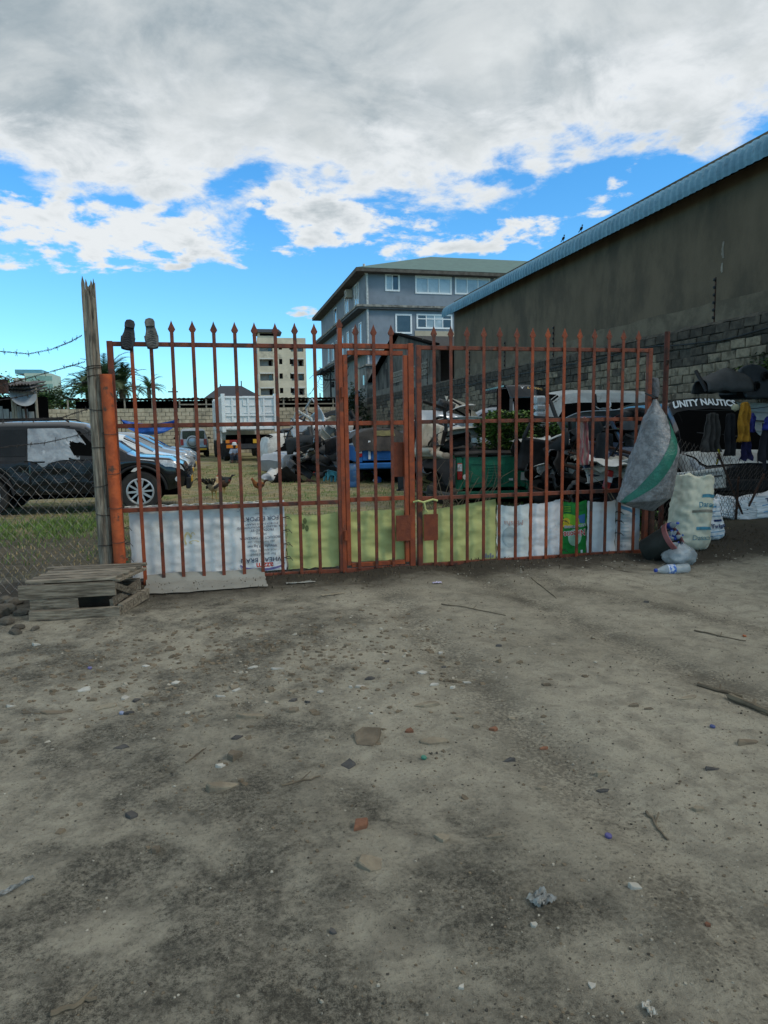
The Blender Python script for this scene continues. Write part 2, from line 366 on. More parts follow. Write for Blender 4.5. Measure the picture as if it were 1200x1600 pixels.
# ------------------------------------------------------------------ posts
def wood_post():
    t = thing('fence_post', 'grey weathered timber post with a splintered split top', 'post', (-1.17, 6.86, 0))
    a = Vector((.13, 0, -.1)); b = Vector((.125, 0, 2.86)); mb = MB(); n = 22; segs = 30
    tops = [(.0 if i % 5 in (1, 2) else .10)*rnd.random() + .05*rnd.random() + (.09 if i > 12 else 0) for i in range(n)]
    for j in range(segs+1):
        f = j/segs
        for k in range(n):
            an = 2*math.pi*k/n; rr = .062*(1+.16*nz(math.cos(an)*2, math.sin(an)*2, f*1.5) + .10*nz(k*1.7, f*.8, 9)) - (.012 if k % 6 == 0 else 0)
            p = a.lerp(b, f); z = p.z - (tops[k]*max(0, (f-.9)/.1))
            mb.v.append((p.x+math.cos(an)*rr, math.sin(an)*rr, z))
    for j in range(segs):
        for k in range(n): mb.f.append((j*n+k, j*n+(k+1)%n, (j+1)*n+(k+1)%n, (j+1)*n+k))
    o = len(mb.v); mb.v.append((b.x, 0, b.z-.22))
    for k in range(n): mb.f.append((segs*n+k, segs*n+(k+1)%n, o))
    mb.build('trunk', WOOD, t, smooth=True, ang=25)
    for i, (dx, h, wd) in enumerate(((-.035, .10, .018), (-.012, .06, .012), (.028, .055, .014), (.045, .09, .01))):
        s = MB(); bx = b.x+dx
        s.prism([(bx-wd, b.z-.45), (bx+wd, b.z-.45), (bx+wd*.6, b.z-.02), (bx-wd*.2, b.z+h*.55-.02), (bx-wd*.9, b.z-.03)], -.05+.022*i, -.035+.022*i); s.build('splinter', WOOD, t)
    for z in (.45, .75, 1.02, 1.36, 1.72, 2.02, 2.08, 2.10):
        f = (z+.1)/2.96; p = a.lerp(b, f); w_ = MB()
        w_.tube([(p.x+.068*math.cos(q), .068*math.sin(q), z+.012*math.sin(q+z*7)) for q in np.linspace(0, 2*math.pi, 15)[:-1]], .0035, 4, closed=True)
        w_.build('tie_wire', BARB, t)
    return t
wood_post()
def pipe_post():
    t = thing('gate_post', 'orange red painted round steel gate post beside the timber post', 'post', (-.955, 6.80, 0))
    pts = [(.045, 0, -.05), (.0, 0, 1.0), (.02, 0, 2.03)]
    MB().tube([Vector(pts[0]).lerp(Vector(pts[2]), i/10) for i in range(11)], .053, 18).build('tube', POSTR, t, smooth=True)
    MB().bar((.02, 0, 1.30), (.075, .04, 1.30), .03, .05).build('hinge_lug', GATE, t); MB().bar((.05, 0, .3), (.10, .05, .3), .03, .05).build('hinge_lug', GATE, t)
    MB().tube([(.1, .02, 0), (.095, .02, .3)], .022, 8).build('stub', pm('green_stub', (.05, .09, .05), (.03, .05, .03)), t)
    for z in (.5, .82, 1.14, 1.5):
        MB().tube([((.045-.025*(z+.05)/2.08)+.066*math.cos(q), .066*math.sin(q), z+.015*math.sin(q)) for q in np.linspace(0, 2*math.pi, 15)[:-1]], .003, 4, closed=True).build('tie_wire', BARB, t)
pipe_post()
def right_posts():
    t = thing('gate_post', 'dark steel gate post capped with a grey cloth knob', 'post', (4.86, 7.0, 0))
    MB().tube([(0, 0, -.05), (0, 0, 1.93)], .055, 14).build('tube', RUST, t, smooth=True)
    MB().lathe([(.02, 1.78), (.056, 1.80), (.066, 1.86), (.066, 1.97), (.05, 2.02), (.0, 2.03)], 14).build('cloth_cap', pm('grey_cloth', (.12, .13, .14), (.06, .065, .07), 20, .9, .5, 40), t, smooth=True)
    p = YP(1031, 850, 7.75); z = YP(1032, 518, 7.75).z
    t2 = thing('fence_post', 'tall thin rust brown pole rising behind the right gate end', 'post', (p.x, 7.75, 0))
    MB().tube([(0, 0, -.1), (.01, 0, z)], .034, 10).build('tube', pm('red_brown_pole', (.10, .028, .018), (.05, .02, .014), 9, .8, .3), t2, smooth=True)
    MB().tube([(0, -.03, z-.4), (.0, -.05, z-.35)], .02, 6).build('cleat', RUST, t2)
right_posts()
# ------------------------------------------------------------------ boundary wall of blocks on the right
WX = 10.5
BLK = pm('old_concrete_block', (.25, .212, .152), (.14, .118, .082), 7, .95, .7, 45, rand=.25, c3=(.06, .055, .042), s3=2.2, l3=.52, h3=.66)
BLKD = pm('mouldy_concrete_block', (.085, .074, .057), (.038, .034, .027), 6, .95, .6, 45, rand=.3)
MORT = pm('dark_mortar', (.075, .07, .058), (.04, .037, .03), 9, .95, .5)
def block_mesh(seed, mat, l=.40, h=.185, d=.05):
    r = random.Random(seed); mb = MB(); j = lambda: (r.random()-.5)*.022
    f = [(-d/2+.006+j()*.4, a*l/2+j(), b*h/2+j()*.8) for a, b in ((-1,-1),(1,-1),(1,1),(-1,1))]
    fi = [(-d/2-.012+j()*.5, a*(l/2-.018)+j(), b*(h/2-.016)+j()*.7) for a, b in ((-1,-1),(1,-1),(1,1),(-1,1))]
    bk = [(d/2, a*l/2, b*h/2) for a, b in ((-1,-1),(1,-1),(1,1),(-1,1))]
    mb.add(f+fi+bk, [(4,5,6,7)] + [(i, (i+1)%4, (i+1)%4+4, i+4) for i in range(4)] + [(i+8, (i+1)%4+8, (i+1)%4, i) for i in range(4)])
    me = mb.mesh('brick'); me.materials.append(mat); return me
def boundary_wall():
    t = thing('boundary_wall', 'old grey block wall with mossy joints running below the warehouse', 'wall', (WX, 0, 0))
    MB().box(.0, .16, 4, 48, -.2, 3.60).build('wall_core', MORT, t)
    vars_ = [block_mesh(i, BLK) for i in range(8)]; dark = [block_mesh(40+i, BLKD) for i in range(5)]
    rest = MB(); restd = MB(); n = 0; r = random.Random(3)
    H, L = .2, .415
    for row in range(18):
        z = .1 + row*H; off = (row % 2)*L/2 + (r.random()-.5)*.08
        y = 9.2 + off
        while y < 47.8:
            zz = z + .035*nz(y*.4, row*.3, 2) + .012*nz(y*2, row)
            dk = (row >= 16) or (row >= 14 and nz(y*.6, row*.5, 7) > .0) or nz(y*.35, row*.35, 11) > .52
            if r.random() > .025:
                if 10.9 < y < 21.4 and row >= 6 and n < 296:
                    o = put('brick', r.choice(dark if dk else vars_), t, (-.012+(r.random()-.5)*.02, y, zz), (r.gauss(0, .012), 0, r.gauss(0, .015))); n += 1
                else:
                    me = (restd if dk else rest); jj = lambda: (r.random()-.5)*.018; hx = -.036+jj()
                    l2 = L/2-.012; h2 = H/2-.010
                    me.add([(hx+jj()*.4, y-l2+jj(), zz-h2+jj()), (hx+jj()*.4, y+l2+jj(), zz-h2+jj()), (hx+jj()*.4, y+l2+jj(), zz+h2+jj()), (hx+jj()*.4, y-l2+jj(), zz+h2+jj()),
                            (.0, y-l2, zz-h2), (.0, y+l2, zz-h2), (.0, y+l2, zz+h2), (.0, y-l2, zz+h2)], [(0,1,2,3),(0,4,5,1),(1,5,6,2),(2,6,7,3),(3,7,4,0)])
            y += L
    stuff(rest.build('far_bricks', BLK, t)); stuff(restd.build('mouldy_bricks', BLKD, t))
    # rough capping of old mortar
    cap = MB()
    def cf(u, v):
        y = 4 + u*44; a = v*math.pi; k = 1+.6*nz(y*1.7, v*3)
        return (.08-.12*math.cos(a), y, 3.60+.075*math.sin(a)*k + .02*nz(y*4, v*2))
    cap.grid(cf, 300, 5); cap.build('coping', BLKD, t)
    return t
boundary_wall()
# electric fence uprights on the wall
def fence_spike(px, py0, py1, lab):
    a = XP(px, py1, WX+.08); b = XP(px, py0, WX+.08)
    t = thing('electric_fence_upright', lab, 'fence upright', (a.x, a.y, 3.62), group='electric fence uprights on the block wall')
    h = b.z-3.62
    MB().tube([(0, 0, -.12), (0, 0, h)], .016, 6).build('rod', RUST, t)
    n = 6
    for i in range(n):
        MB().lathe([(.012, -.02), (.035, -.012), (.03, .0), (.04, .012), (.014, .02)], 8, T(-.03, 0, .15+(h-.2)*i/(n-1))@RY(math.pi/2)).build('insulator', BLACKP, t)
for px, y0, y1, lab in ((1116, 434, 497, 'tall black fence upright on the block wall under the pale streak'), (865, 510, 550, 'thin black fence upright on the wall right of the middle bars'),
                    (789, 534, 568, 'thin black fence upright on the wall over the green pickup'), (734, 549, 580, 'thin black fence upright where the warehouse corner ends'),
                    (668, 560, 600, 'thin black fence upright before the breeze block vents'), (656, 566, 605, 'farthest thin black fence upright near the wicket door')):
    fence_spike(px, y0, y1, lab)
# cables sagging along the wall
cb = MB(); pts = []
for i in range(60):
    y = 10 + i*.55; pts.append((WX-.07-.02*nz(y, 1), y, 3.32+.12*nz(y*.35, 6)+.05*nz(y*1.3, 2)))
cb.tube(pts, .014, 5); tag(cb.build('cable', BLACKP), 'black cable looping along the upper courses of the block wall', 'cable')
# ------------------------------------------------------------------ warehouse
PLAS = pm('brown_cement_plaster', (.142, .112, .075), (.105, .084, .056), 1.1, .93, .35, 25, c3=(.078, .065, .046), s3=.55, l3=.46, h3=.68, stretch=(1, 1, .55))
PLASL = pm('pale_plaster_patch', (.29, .265, .22), (.19, .172, .14), 5, .95, .5, 30)
BLUEROOF = pm('blue_roof_sheet', (.15, .32, .43), (.11, .25, .35), 3, .5, .05, 30, metal=.0, c3=(.09, .19, .25), s3=4, l3=.58, h3=.75)
def warehouse():
    t = thing('warehouse', 'long brown plastered warehouse with a blue ribbed sheet roof', 'building', (11.5, 10, 0))
    MB().box(0, .25, -16, 22.5, -.1, 7.55).build('wall', PLAS, t)
    MB().box(.25, 14, 22.2, 22.5, -.1, 7.6).build('end_wall', PLAS, t)
    # uneven plaster edge near the bottom
    mb = MB()
    def pl(u, v):
        y = -16 + u*38.4; top = 4.32 + .10*nz(y*.5, 3) + .05*nz(y*2, 1); bot = 3.2
        return (-.025-.02*(1-v)+.008*nz(y*2, v*4), y, bot+(top-bot)*v)
    mb.grid(pl, 160, 4); mb.build('plinth_render', pm('rough_plinth_plaster', (.17, .142, .10), (.105, .088, .062), 2.2, .95, .5, 25), t)
    for (px, y0, y1, w_) in ((1131, 376, 402, .10), (1128, 410, 425, .05)):
        a = XP(px, y0, 11.45); b = XP(px, y1, 11.45); k = MB(); n = 7
        L_ = [(a.y-10+w_*(.5+.5*nz(i, 2))*(1-abs(i/n-.4)), a.z+(b.z-a.z)*i/n) for i in range(n+1)]; R_ = [(y+.05+w_*.6*abs(nz(i*.9, 5)), z) for i, (y, z) in enumerate(L_)]
        k.prism(L_+R_[::-1], -.012, .0, 'x'); k.build('plaster_scar', PLASL, t)
    # bullnose sheet roof
    prof = [(-.50, 6.80), (-.52, 6.92), (-.515, 7.04), (-.47, 7.16), (-.36, 7.26), (-.1, 7.34), (.6, 7.47), (14, 9.4)]
    mb = MB(); per = .22; n = int(39/per)*8
    def rf(i, j):
        y = -16.2 + 38.9*i/n; ph = (y/per) % 1.0
        h = max(0, min(1, (abs(ph-.5)-.22)/.10)); x, z = prof[j]
        nx, nz_ = [(-.9, -.2), (-1, 0), (-.9, .3), (-.7, .6), (-.4, .9), (-.15, 1), (-.1, 1), (-.1, 1)][j]
        wv = .015*nz(y*.25, j*.2)
        return (x+nx*.05*h+wv, y, z+nz_*.05*h+wv)
    vs = [rf(i, j) for i in range(n+1) for j in range(len(prof))]; m = len(prof)
    fs = [(i*m+j, (i+1)*m+j, (i+1)*m+j+1, i*m+j+1) for i in range(n) for j in range(m-1)]
    mb.add(vs, fs); mb.build('roof', BLUEROOF, t)
    MB().box(-.42, .0, -16, 22.6, 7.02, 7.06).build('soffit', DARK, t)  # near-black sheet paints in the shade under the eave
    k = MB()
    for i in range(13):
        y = -10+i*2.6 + .3*nz(i, 1); k.lathe([(.02, 0), (.02, .035), (.008, .05)], 6, T(-.2, y, 7.34))
    return t
warehouse()
# two birds perched at the eave
for px, py, lb in ((908, 366, 'tiny dark bird perched on the blue eave, the upper of two'), (880, 381, 'tiny dark bird perched on the blue eave, the lower of two')):
    p = XP(px, py, 11.2); mb = MB()
    mb.lathe([(.0, -.09), (.03, -.05), (.045, 0), (.03, .06), (.0, .09)], 8, T(0, 0, .07)@RX(R(60))); mb.lathe([(0, -.03), (.025, 0), (0, .035)], 8, T(0, -.06, .15)); mb.bar((0, .05, .05), (0, .16, -.0), .025, .008); mb.bar((.0, 0, -.06), (0, 0, .04), .012)
    mb.bar((0, -.085, .15), (0, -.12, .145), .008)
    tag(mb.build('bird', BLACKP, None, (11.2, p.y, 7.43), smooth=True), lb, 'bird', 'birds on the warehouse eave')
# ------------------------------------------------------------------ back wall and lean-to roof
BW = 49.0
PALEB = pm('pale_block', (.50, .43, .31), (.36, .31, .22), 3, .95, .4, 30, rand=.1, c3=(.20, .18, .135), s3=.8, l3=.5, h3=.68)
def back_wall():
    t = thing('boundary_wall', 'pale sandy block wall across the back of the yard', 'wall', (0, BW, 0))
    MB().box(-30, 10.4, .0, .18, -.1, 3.1).build('wall_core', pm('pale_mortar', (.17, .15, .11), (.11, .095, .07), 5, .95), t)
    b = MB(); r = random.Random(11); n = 0
    for row in range(12):
        z = .13+row*.258; x = -13 + (row % 2)*.26
        while x < 10.2:
            j = lambda: (r.random()-.5)*.02
            b.box(x+.012+j(), x+.50+j(), -.03+j(), .01, z-.119, z+.109+j()); x += .52
    stuff(b.build('far_bricks', PALEB, t))
    for x in (-12.2, -8.6, -5.0, -1.2, 2.4, 6.0, 9.2): MB().box(x-.09, x+.09, -.055, -.012, 0, 3.1).build('pier', pm('cement_pier', (.24, .215, .165), (.17, .15, .11), 5, .95), t)
    t2 = thing('lean_to_roof', 'long low dark sheet roof on stub posts along the back wall', 'roof', (0, BW+.6, 0))
    mb = MB(); per = .3
    mb.grid(lambda u, v: (-9.4+u*19.6, -.55+v*4, 3.76+.06*nz(u*30, 1)+.02*math.cos(u*19.6/per*6.283)-.45*v*0+.03*v), 380, 1); mb.build('sheet', pm('dark_tin', (.03, .028, .027), (.055, .048, .042), 4, .8), t2, solid=.03)
    MB().box(-9.4, 10.2, 3.4, 3.5, 2.5, 3.76).build('back_sheet', DARK, t2)
    for i in range(12):
        x = -9.2+i*1.75; MB().box(x-.05, x+.05, -.45, -.37, 3.1, 3.74).build('stub_post', pm('pale_post', (.30, .27, .21), (.2, .18, .14)), t2)
    MB().box(-2.2, 10.1, -.50, -.46, 3.3, 3.38).build('batten', pm('pale_post', (.3, .27, .21)), t2)
back_wall()
# ------------------------------------------------------------------ grey block with green roof
GREYP = pm('grey_painted_plaster', (.235, .265, .305), (.195, .222, .258), 1.2, .85, .15, 20, c3=(.15, .165, .185), s3=.7, l3=.55, h3=.8)
CREAMP = pm('cream_plaster', (.47, .40, .30), (.38, .325, .24), 1.5, .9)
SLAB = pm('stained_slab_edge', (.33, .31, .27), (.13, .12, .105), 2.5, .9, .2, c3=(.07, .066, .058), s3=1.8, l3=.52, h3=.7)
WINW = flat('white_window_frame', (.88, .88, .87), .5)
GLASS = pm('window_glass', (.46, .50, .50), (.25, .29, .30), .7, .12, 0, spec=.8)  # cloud reflection painted in as a pale glass colour
GLASSD = pm('dark_window_glass', (.02, .022, .025), (.045, .05, .055), .7, .1, 0, spec=.7)
def win(t, M, w_, h_, nv=1, transom=None, glass=GLASS, fw_=.12, dark=()):
    """window in the local plane y=0 of M, facing -y; centre of the sill edge at origin"""
    f = MB(); f.box(-w_/2-fw_, -w_/2, -.06, .02, -fw_, h_+fw_, M); f.box(w_/2, w_/2+fw_, -.06, .02, -fw_, h_+fw_, M); f.box(-w_/2, w_/2, -.06, .02, -fw_, 0, M); f.box(-w_/2, w_/2, -.06, .02, h_, h_+fw_, M)
    for i in range(1, nv): x = -w_/2+w_*i/nv; f.box(x-.035, x+.035, -.05, .02, 0, h_, M)
    if transom: f.box(-w_/2, w_/2, -.055, .02, transom-.035, transom+.035, M)
    o = f.build('window', WINW, t)
    for i in range(nv):
        g = MB().box(-w_/2+w_*i/nv, -w_/2+w_*(i+1)/nv, -.012, -.004, 0, h_, M); g.build('pane', GLASSD if i in dark else glass, o)
    return o
def grey_building():
    Yb, X0 = 52.0, 11.42
    t = thing('apartment_building', 'grey plastered three storey block with a green hipped roof', 'building', (X0, Yb, 0))
    top, l2, l3 = 13.15, 10.55, 7.35; D, W = 22, 24
    MB().box(0, W, 0, D, -.1, top).build('wall', GREYP, t)
    for z, pr in ((l2, .75), (l3, .9)):
        MB().box(-pr, W, -pr*.55, D, z, z+.16).build('ledge', SLAB, t)
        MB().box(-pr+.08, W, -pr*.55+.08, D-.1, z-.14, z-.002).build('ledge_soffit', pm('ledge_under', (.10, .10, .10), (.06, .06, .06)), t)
    # roof
    e = .85; rz = top+.1; pk = top+3.5
    vs = [(-e, -e, rz), (W, -e, rz), (W, D+e, rz), (-e, D+e, rz), (8, 9, pk), (W, 9, pk)]
    MB().add(vs, [(0,1,5,4), (0,4,3), (3,4,5,2)]).build('roof', pm('green_roof_sheet', (.10, .19, .165), (.075, .145, .13), 2, .55), t)
    MB().box(-e+.02, W, -e+.02, D+e, top-.16, top+.09).build('fascia', pm('dark_fascia', (.075, .062, .05), (.13, .115, .095), 3, .9), t)
    r = MB().tube([(.12, -.12, top-.2), (-.06, -.16, top-.1), (-.12, -.18, top+.5)], .10, 8); r.tube([(.1, -.12, l2+.17), (.1, -.12, top-.2)], .09, 8); r.tube([(.1, -.12, 4.0), (.1, -.12, l2-.15)], .08, 8)
    r.build('downpipe', pm('pipe_white', (.6, .6, .58), (.4, .4, .38)), t)
    # front windows, upper floor (placed from their photo columns)
    def col(px, py): p = YP(px, py, Yb); return p.x-X0, p.z
    for (xa, xb, ya, yb, nv, tr, dk) in ((602, 624, 428, 455, 2, None, (1,)), (649, 705, 431, 460, 3, 1.05, ()), (711, 765, 432, 461, 3, 1.05, ()), (772, 800, 432, 461, 2, 1.05, ()), (618, 643, 491, 521, 1, None, (0,)), (651, 706, 491, 514, 4, .62, (0, 3))):
        x0, z1 = col(xa, ya); x1, z0 = col(xb, yb)
        win(t, T((x0+x1)/2, 0, z0+.09), (x1-x0)-.18, z1-z0-.18, nv, tr, dark=dk)
    x0, z1 = col(648, 517); x1, z0 = col(712, 560)
    MB().box(x0, W, -.06, -.003, z0-1.5, z1).build('cream_panel', CREAMP, t)
    # side face windows (x = 0 plane facing -x)
    S = RZ(-math.pi/2)
    for (y, z, w_, h_, nv) in ((3.2, 11.2, 1.6, 1.6, 2), (7.4, 11.2, 1.6, 1.6, 2), (13, 11.2, 1.2, 1.4, 1)) + tuple((2.0+i*2.6, 8.15, .9, 1.5, 1) for i in range(7)):
        win(t, T(0, y, z)@S, w_, h_, nv, None, GLASS if y < 8 else GLASSD, .07)
    for (y0, y1, z0, z1) in ((2.6, 4.3, 4.5, 6.7), (8.5, 9.6, 5.0, 6.9)):
        MB().box(-.012, -.003, y0, y1, z0, z1).build('cream_panel', CREAMP, t)
    MB().box(-.008, -.002, .15, D-.1, 4.15, 7.3).build('lower_side_panel', pm('olive_plaster', (.27, .28, .26), (.21, .22, .20), 2, .9), t)
    MB().box(-.05, -.012, .2, 6.5, 3.2, 4.6).build('blue_panel', pm('blue_grey_panel', (.13, .18, .25), (.10, .14, .20), 2, .7), t)
    a = thing('air_conditioner', 'small beige air conditioner box high on the grey block side wall', 'air conditioner', (X0-.28, Yb+5.2, 12.15))
    MB().box(-.28, .27, -.4, .4, 0, .62).build('case', pm('beige_case', (.48, .42, .33), (.4, .35, .27)), a, bevel=.02)
    mb = MB(); [mb.bar((-.30, -.3, .1+.08*i), (-.30, .3, .1+.08*i), .015) for i in range(6)]; mb.build('grille', BLACKP, a)
grey_building()
# ------------------------------------------------------------------ gabled shed with vent blocks by the wall
def gable_shed():
    t = thing('shed', 'dark stained gabled shed with vent blocks behind the block wall', 'building', (11.2, 34.4, 0))
    STN = pm('black_stained_plaster', (.060, .057, .05), (.15, .14, .12), 1.2, .95, .3, c3=(.022, .021, .02), s3=.9, l3=.48, h3=.62, stretch=(1, 1, .4))
    a = XP(640, 514, 11.2)
    ya, yb = 0.2, 14.5
    zt = 7.5
    pts = [(ya, 2.5), (yb, 2.5), (yb, 4.9), (7.4, 7.15), (ya, 5.7)]
    MB().prism(pts, 0, .3, 'x').build('wall', STN, t)
    MB().bar((-.1, yb+.3, 4.86), (-.1, 7.4, 7.26), .5, .1).build('verge', DARK, t); MB().bar((-.1, 7.4, 7.26), (-.1, ya-.3, 5.74), .5, .1).build('verge', DARK, t)
    MB().prism([(yb, 4.9), (7.4, 7.15), (ya, 5.7), (ya, 5.5), (yb, 4.7)], .3, 9, 'x').build('roof', pm('dark_tin', (.03, .028, .027)), t)
    MB().box(-.03, -.004, .2, 14.4, 2.6, 4.15).build('lower_render', pm('grey_render', (.20, .185, .155), (.13, .12, .10), 1.5, .95), t)
    for i in range(16):
        for j in range(2):
            y = 1.2+i*.42+ (1.6 if i > 7 else 0); z = 4.35+j*.36
            mb = MB(); mb.box(-.06, -.012, y, y+.34, z, z+.07); mb.box(-.06, -.012, y, y+.34, z+.24, z+.31); mb.box(-.06, -.012, y, y+.07, z+.07, z+.24); mb.box(-.06, -.012, y+.27, y+.34, z+.07, z+.24); mb.bar((-.036, y+.07, z+.07), (-.036, y+.27, z+.24), .03, .03)
            mb.build('vent_block', pm('vent_block_cement', (.30, .28, .24), (.2, .185, .155), 5, .95), t)
    for y, z in ((2.2, 6.0), (4.5, 6.1), (8.2, 6.2), (10.5, 5.4)): MB().box(-.02, -.003, y, y+.16, z, z+.4).build('slot', pm('grey_render', (.2, .185, .155)), t)
    # small lower annex towards the grey block
    t2 = thing('shed', 'small pale grey annex between the stained shed and the grey block', 'building', (10.8, 49.2, 0))
    MB().box(0, 3, -.0, 2.6, 0, 6.0).build('wall', pm('pale_annex', (.25, .245, .225), (.15, .145, .13), 1.4, .95, c3=(.08, .08, .075), s3=1.0), t2)
    MB().box(-.02, -.004, .8, 1.3, 4.7, 5.4).build('window', GLASSD, t2)
    MB().box(-.1, 3.1, -.15, 2.8, 6.0, 6.12).build('roof', SLAB, t2)
gable_shed()
# ------------------------------------------------------------------ far unfinished block
def far_block():
    Yb = 130.0; p0 = YP(401, 520, Yb); p1 = YP(477, 530, Yb); W = p1.x-p0.x
    t = thing('apartment_building', 'unfinished sandy concrete tower far behind the yard', 'building', (p0.x, Yb, 0), R(-2.5))
    C1 = pm('raw_concrete', (.68, .58, .43), (.54, .46, .34), .5, .95, .2, 6, c3=(.30, .265, .205), s3=.3, l3=.55, h3=.72)
    C2 = pm('raw_concrete_shade', (.40, .36, .30), (.3, .27, .22), .5, .95); INN = pm('inner_wall', (.42, .41, .39), (.33, .32, .30), .6, .9)  # second concrete is a darker copy, shade of side and recesses painted in
    zt = YP(478, 530, Yb).z; fh = 2.62; D = 14
    MB().box(0, W, 1.6, D, -.1, zt).build('core', C2, t)
    bays = [(.35, 2.75), (W-2.75, W-.45)]
    for k in range(6):
        z1 = zt-.95-k*fh; z0 = z1-1.35
        # solid parts of the front
        MB().box(bays[0][1], bays[1][0], 0, 1.6, z0, z1).build('front_panel', C1, t)
        MB().box(0, bays[0][0], 0, 1.6, z0, z1).build('pier', C1, t); MB().box(bays[1][1], W, 0, 1.6, z0, z1).build('pier', C1, t)
        MB().box(0, W, -.0, 1.6, z0-(fh-1.35), z0).build('parapet', C1, t)
        for (a, b) in bays:
            MB().box(a-.05, b+.1, -.06, .2, z1-.12, z1+.12).build('lintel', pm('pale_lintel', (.66, .62, .55), (.55, .52, .46)), t)
            MB().box(a, b, 1.55, 1.59, z0, z1).build('balcony_wall', INN, t)
            MB().box(b-.75, b-.2, 1.50, 1.54, z0, z1-.2).build('door', DARK if k in (1, 3) else GLASSD, t)
        for x in (4.15, 6.1):
            MB().box(x-.3, x+.3, -.012, .05, z0+.35, z1-.05).build('window', DARK, t)
    MB().box(0, W, -.003, 1.6, zt-.95, zt+.15).build('roof_parapet', C1, t)
    MB().box(7.15, 7.25, -.08, -.004, 0, zt).build('joint', C2, t)
    # left side wall with tall slits
    for k in range(6):
        z1 = zt-.9-k*fh
        for y in (2.2, 4.6, 7.6, 10.2): MB().box(-.03, -.003, y, y+1.1, z1-1.5, z1).build('window', GLASSD if (k+int(y)) % 3 else pm('pale_lintel', (.66, .62, .55)), t)
    hr = MB().box(.2, 3.6, 2.0, 6.0, zt, zt+1.3); hr.build('stair_head', C1, t); MB().box(.6, 3.2, 1.94, 2.02, zt+.75, zt+1.2).build('opening', DARK, t)
    MB().add([(-.7, 1.2, zt+1.3), (4.6, 1.2, zt+1.3), (4.6, 7, zt+1.3), (-.7, 7, zt+1.3), (.1, 1.8, zt+1.95), (4.0, 1.8, zt+1.95), (4.0, 6, zt+1.95), (.1, 6, zt+1.95)], [(0,1,2,3),(4,5,6,7),(0,1,5,4),(1,2,6,5),(2,3,7,6),(3,0,4,7)]).build('stair_head_roof', pm('dark_slate', (.05, .06, .075), (.04, .045, .055)), t)
far_block()
# dark hip roofed house
def hip_house():
    Yb = 62; a = YP(316, 622, Yb); b = YP(415, 622, Yb); c = YP(345, 601, Yb); d = YP(380, 601, Yb)
    t = thing('house', 'house with a dark slate hipped roof showing above the back wall', 'building', (a.x, Yb, 0)); W = b.x-a.x; D = 8
    MB().box(.5, W-.5, .5, D-.5, 0, a.z).build('wall', CREAMP, t)
    MB().add([(0, 0, a.z-.1), (W, 0, a.z-.1), (W, D, a.z-.1), (0, D, a.z-.1), (c.x-a.x, D/2, c.z+.15), (d.x-a.x, D/2, c.z+.15)], [(0,1,5,4), (1,2,5), (2,3,4,5), (3,0,4), (0,3,2,1)]).build('roof', pm('dark_slate', (.05, .06, .075), (.04, .045, .055)), t)
    MB().tube([(d.x-a.x, D/2, c.z), (d.x-a.x, D/2, c.z+.6)], .05, 5).build('finial', BLACKP, t); MB().tube([(c.x-a.x, D/2, c.z), (c.x-a.x, D/2, c.z+.3)], .05, 5).build('finial', BLACKP, t)
hip_house()
# pale green office tower far left
def office():
    Yb = 170; a = YP(21, 583, Yb); b = YP(80, 583, Yb)
    t = thing('office_building', 'pale green glazed office tower far off behind the shed', 'building', (a.x, Yb, 0), 0)
    W = b.x-a.x; C = pm('pale_green_concrete', (.47, .56, .47), (.40, .48, .40), .3, .8); Z = a.z
    MB().box(W*.28, W, 0, 10, 0, Z).build('wall', C, t); MB().box(0, W*.28, -.2, 9, 0, Z-1.0).build('wing', pm('pale_pink_concrete', (.5, .48, .44), (.42, .4, .36), .3, .8), t)
    MB().box(0, W*.72, 1.2, 8, Z, Z+.9).build('rooftop', pm('teal_glass', (.10, .26, .33), (.14, .3, .36), 1, .4), t)
    for i in range(8):
        for j in range(7):
            x = W*.28+.35+i*(W*.70/8); z = Z-1.6-j*1.75
            MB().box(x, x+.62, -.05, .05, z, z+1.0).build('window', pm('green_glass', (.26, .42, .36), (.18, .31, .27), .4, .3), t)
office()
# ------------------------------------------------------------------ vehicles
PNT = {
 'black': pm('black_car_paint', (.006, .007, .009), (.010, .011, .013), 3, .14, 0, spec=.4, coat=.4),
 'blackd': pm('scraped_black_paint', (.006, .0065, .008), (.010, .011, .012), 5, .2, .35, 6, spec=.4, c3=(.30, .31, .33), s3=3.2, l3=.69, h3=.73, stretch=(.9, 3, 7)),
 'white': pm('white_car_paint', (.78, .80, .80), (.68, .70, .70), 3, .25, 0, spec=.5, coat=.5, c3=(.45, .44, .41), s3=2, l3=.6, h3=.8),
 'silver': pm('silver_car_paint', (.40, .43, .46), (.33, .36, .39), 3, .28, 0, metal=.35, spec=.5, coat=.4),
 'sblue': pm('pale_blue_car_paint', (.21, .31, .42), (.17, .26, .36), 3, .25, 0, metal=.3, spec=.5, coat=.4),
 'navy': pm('navy_car_paint', (.03, .05, .09), (.04, .06, .10), 3, .25, 0, spec=.5, coat=.4),
 'green': pm('dark_green_paint', (.014, .16, .088), (.010, .11, .062), 4, .5, .1, c3=(.03, .06, .04), s3=3, l3=.58, h3=.75),
 'blue': pm('blue_truck_paint', (.02, .14, .40), (.015, .10, .30), 4, .5, .1, c3=(.03, .06, .12), s3=3, l3=.6, h3=.75),
 'cream': pm('cream_bumper_paint', (.44, .41, .34), (.34, .32, .26), 5, .5, .1, c3=(.18, .16, .13), s3=3),
 'dwhite': pm('dirty_white_paint', (.66, .66, .62), (.50, .49, .46), 4, .5, .15, c3=(.26, .235, .195), s3=2.2, l3=.55, h3=.72),
 'red': pm('maroon_paint', (.12, .02, .018), (.07, .014, .012), 4, .5, .1),
}
CGL = pm('car_glass', (.006, .008, .010), (.012, .014, .016), 2, .06, 0, spec=.4)
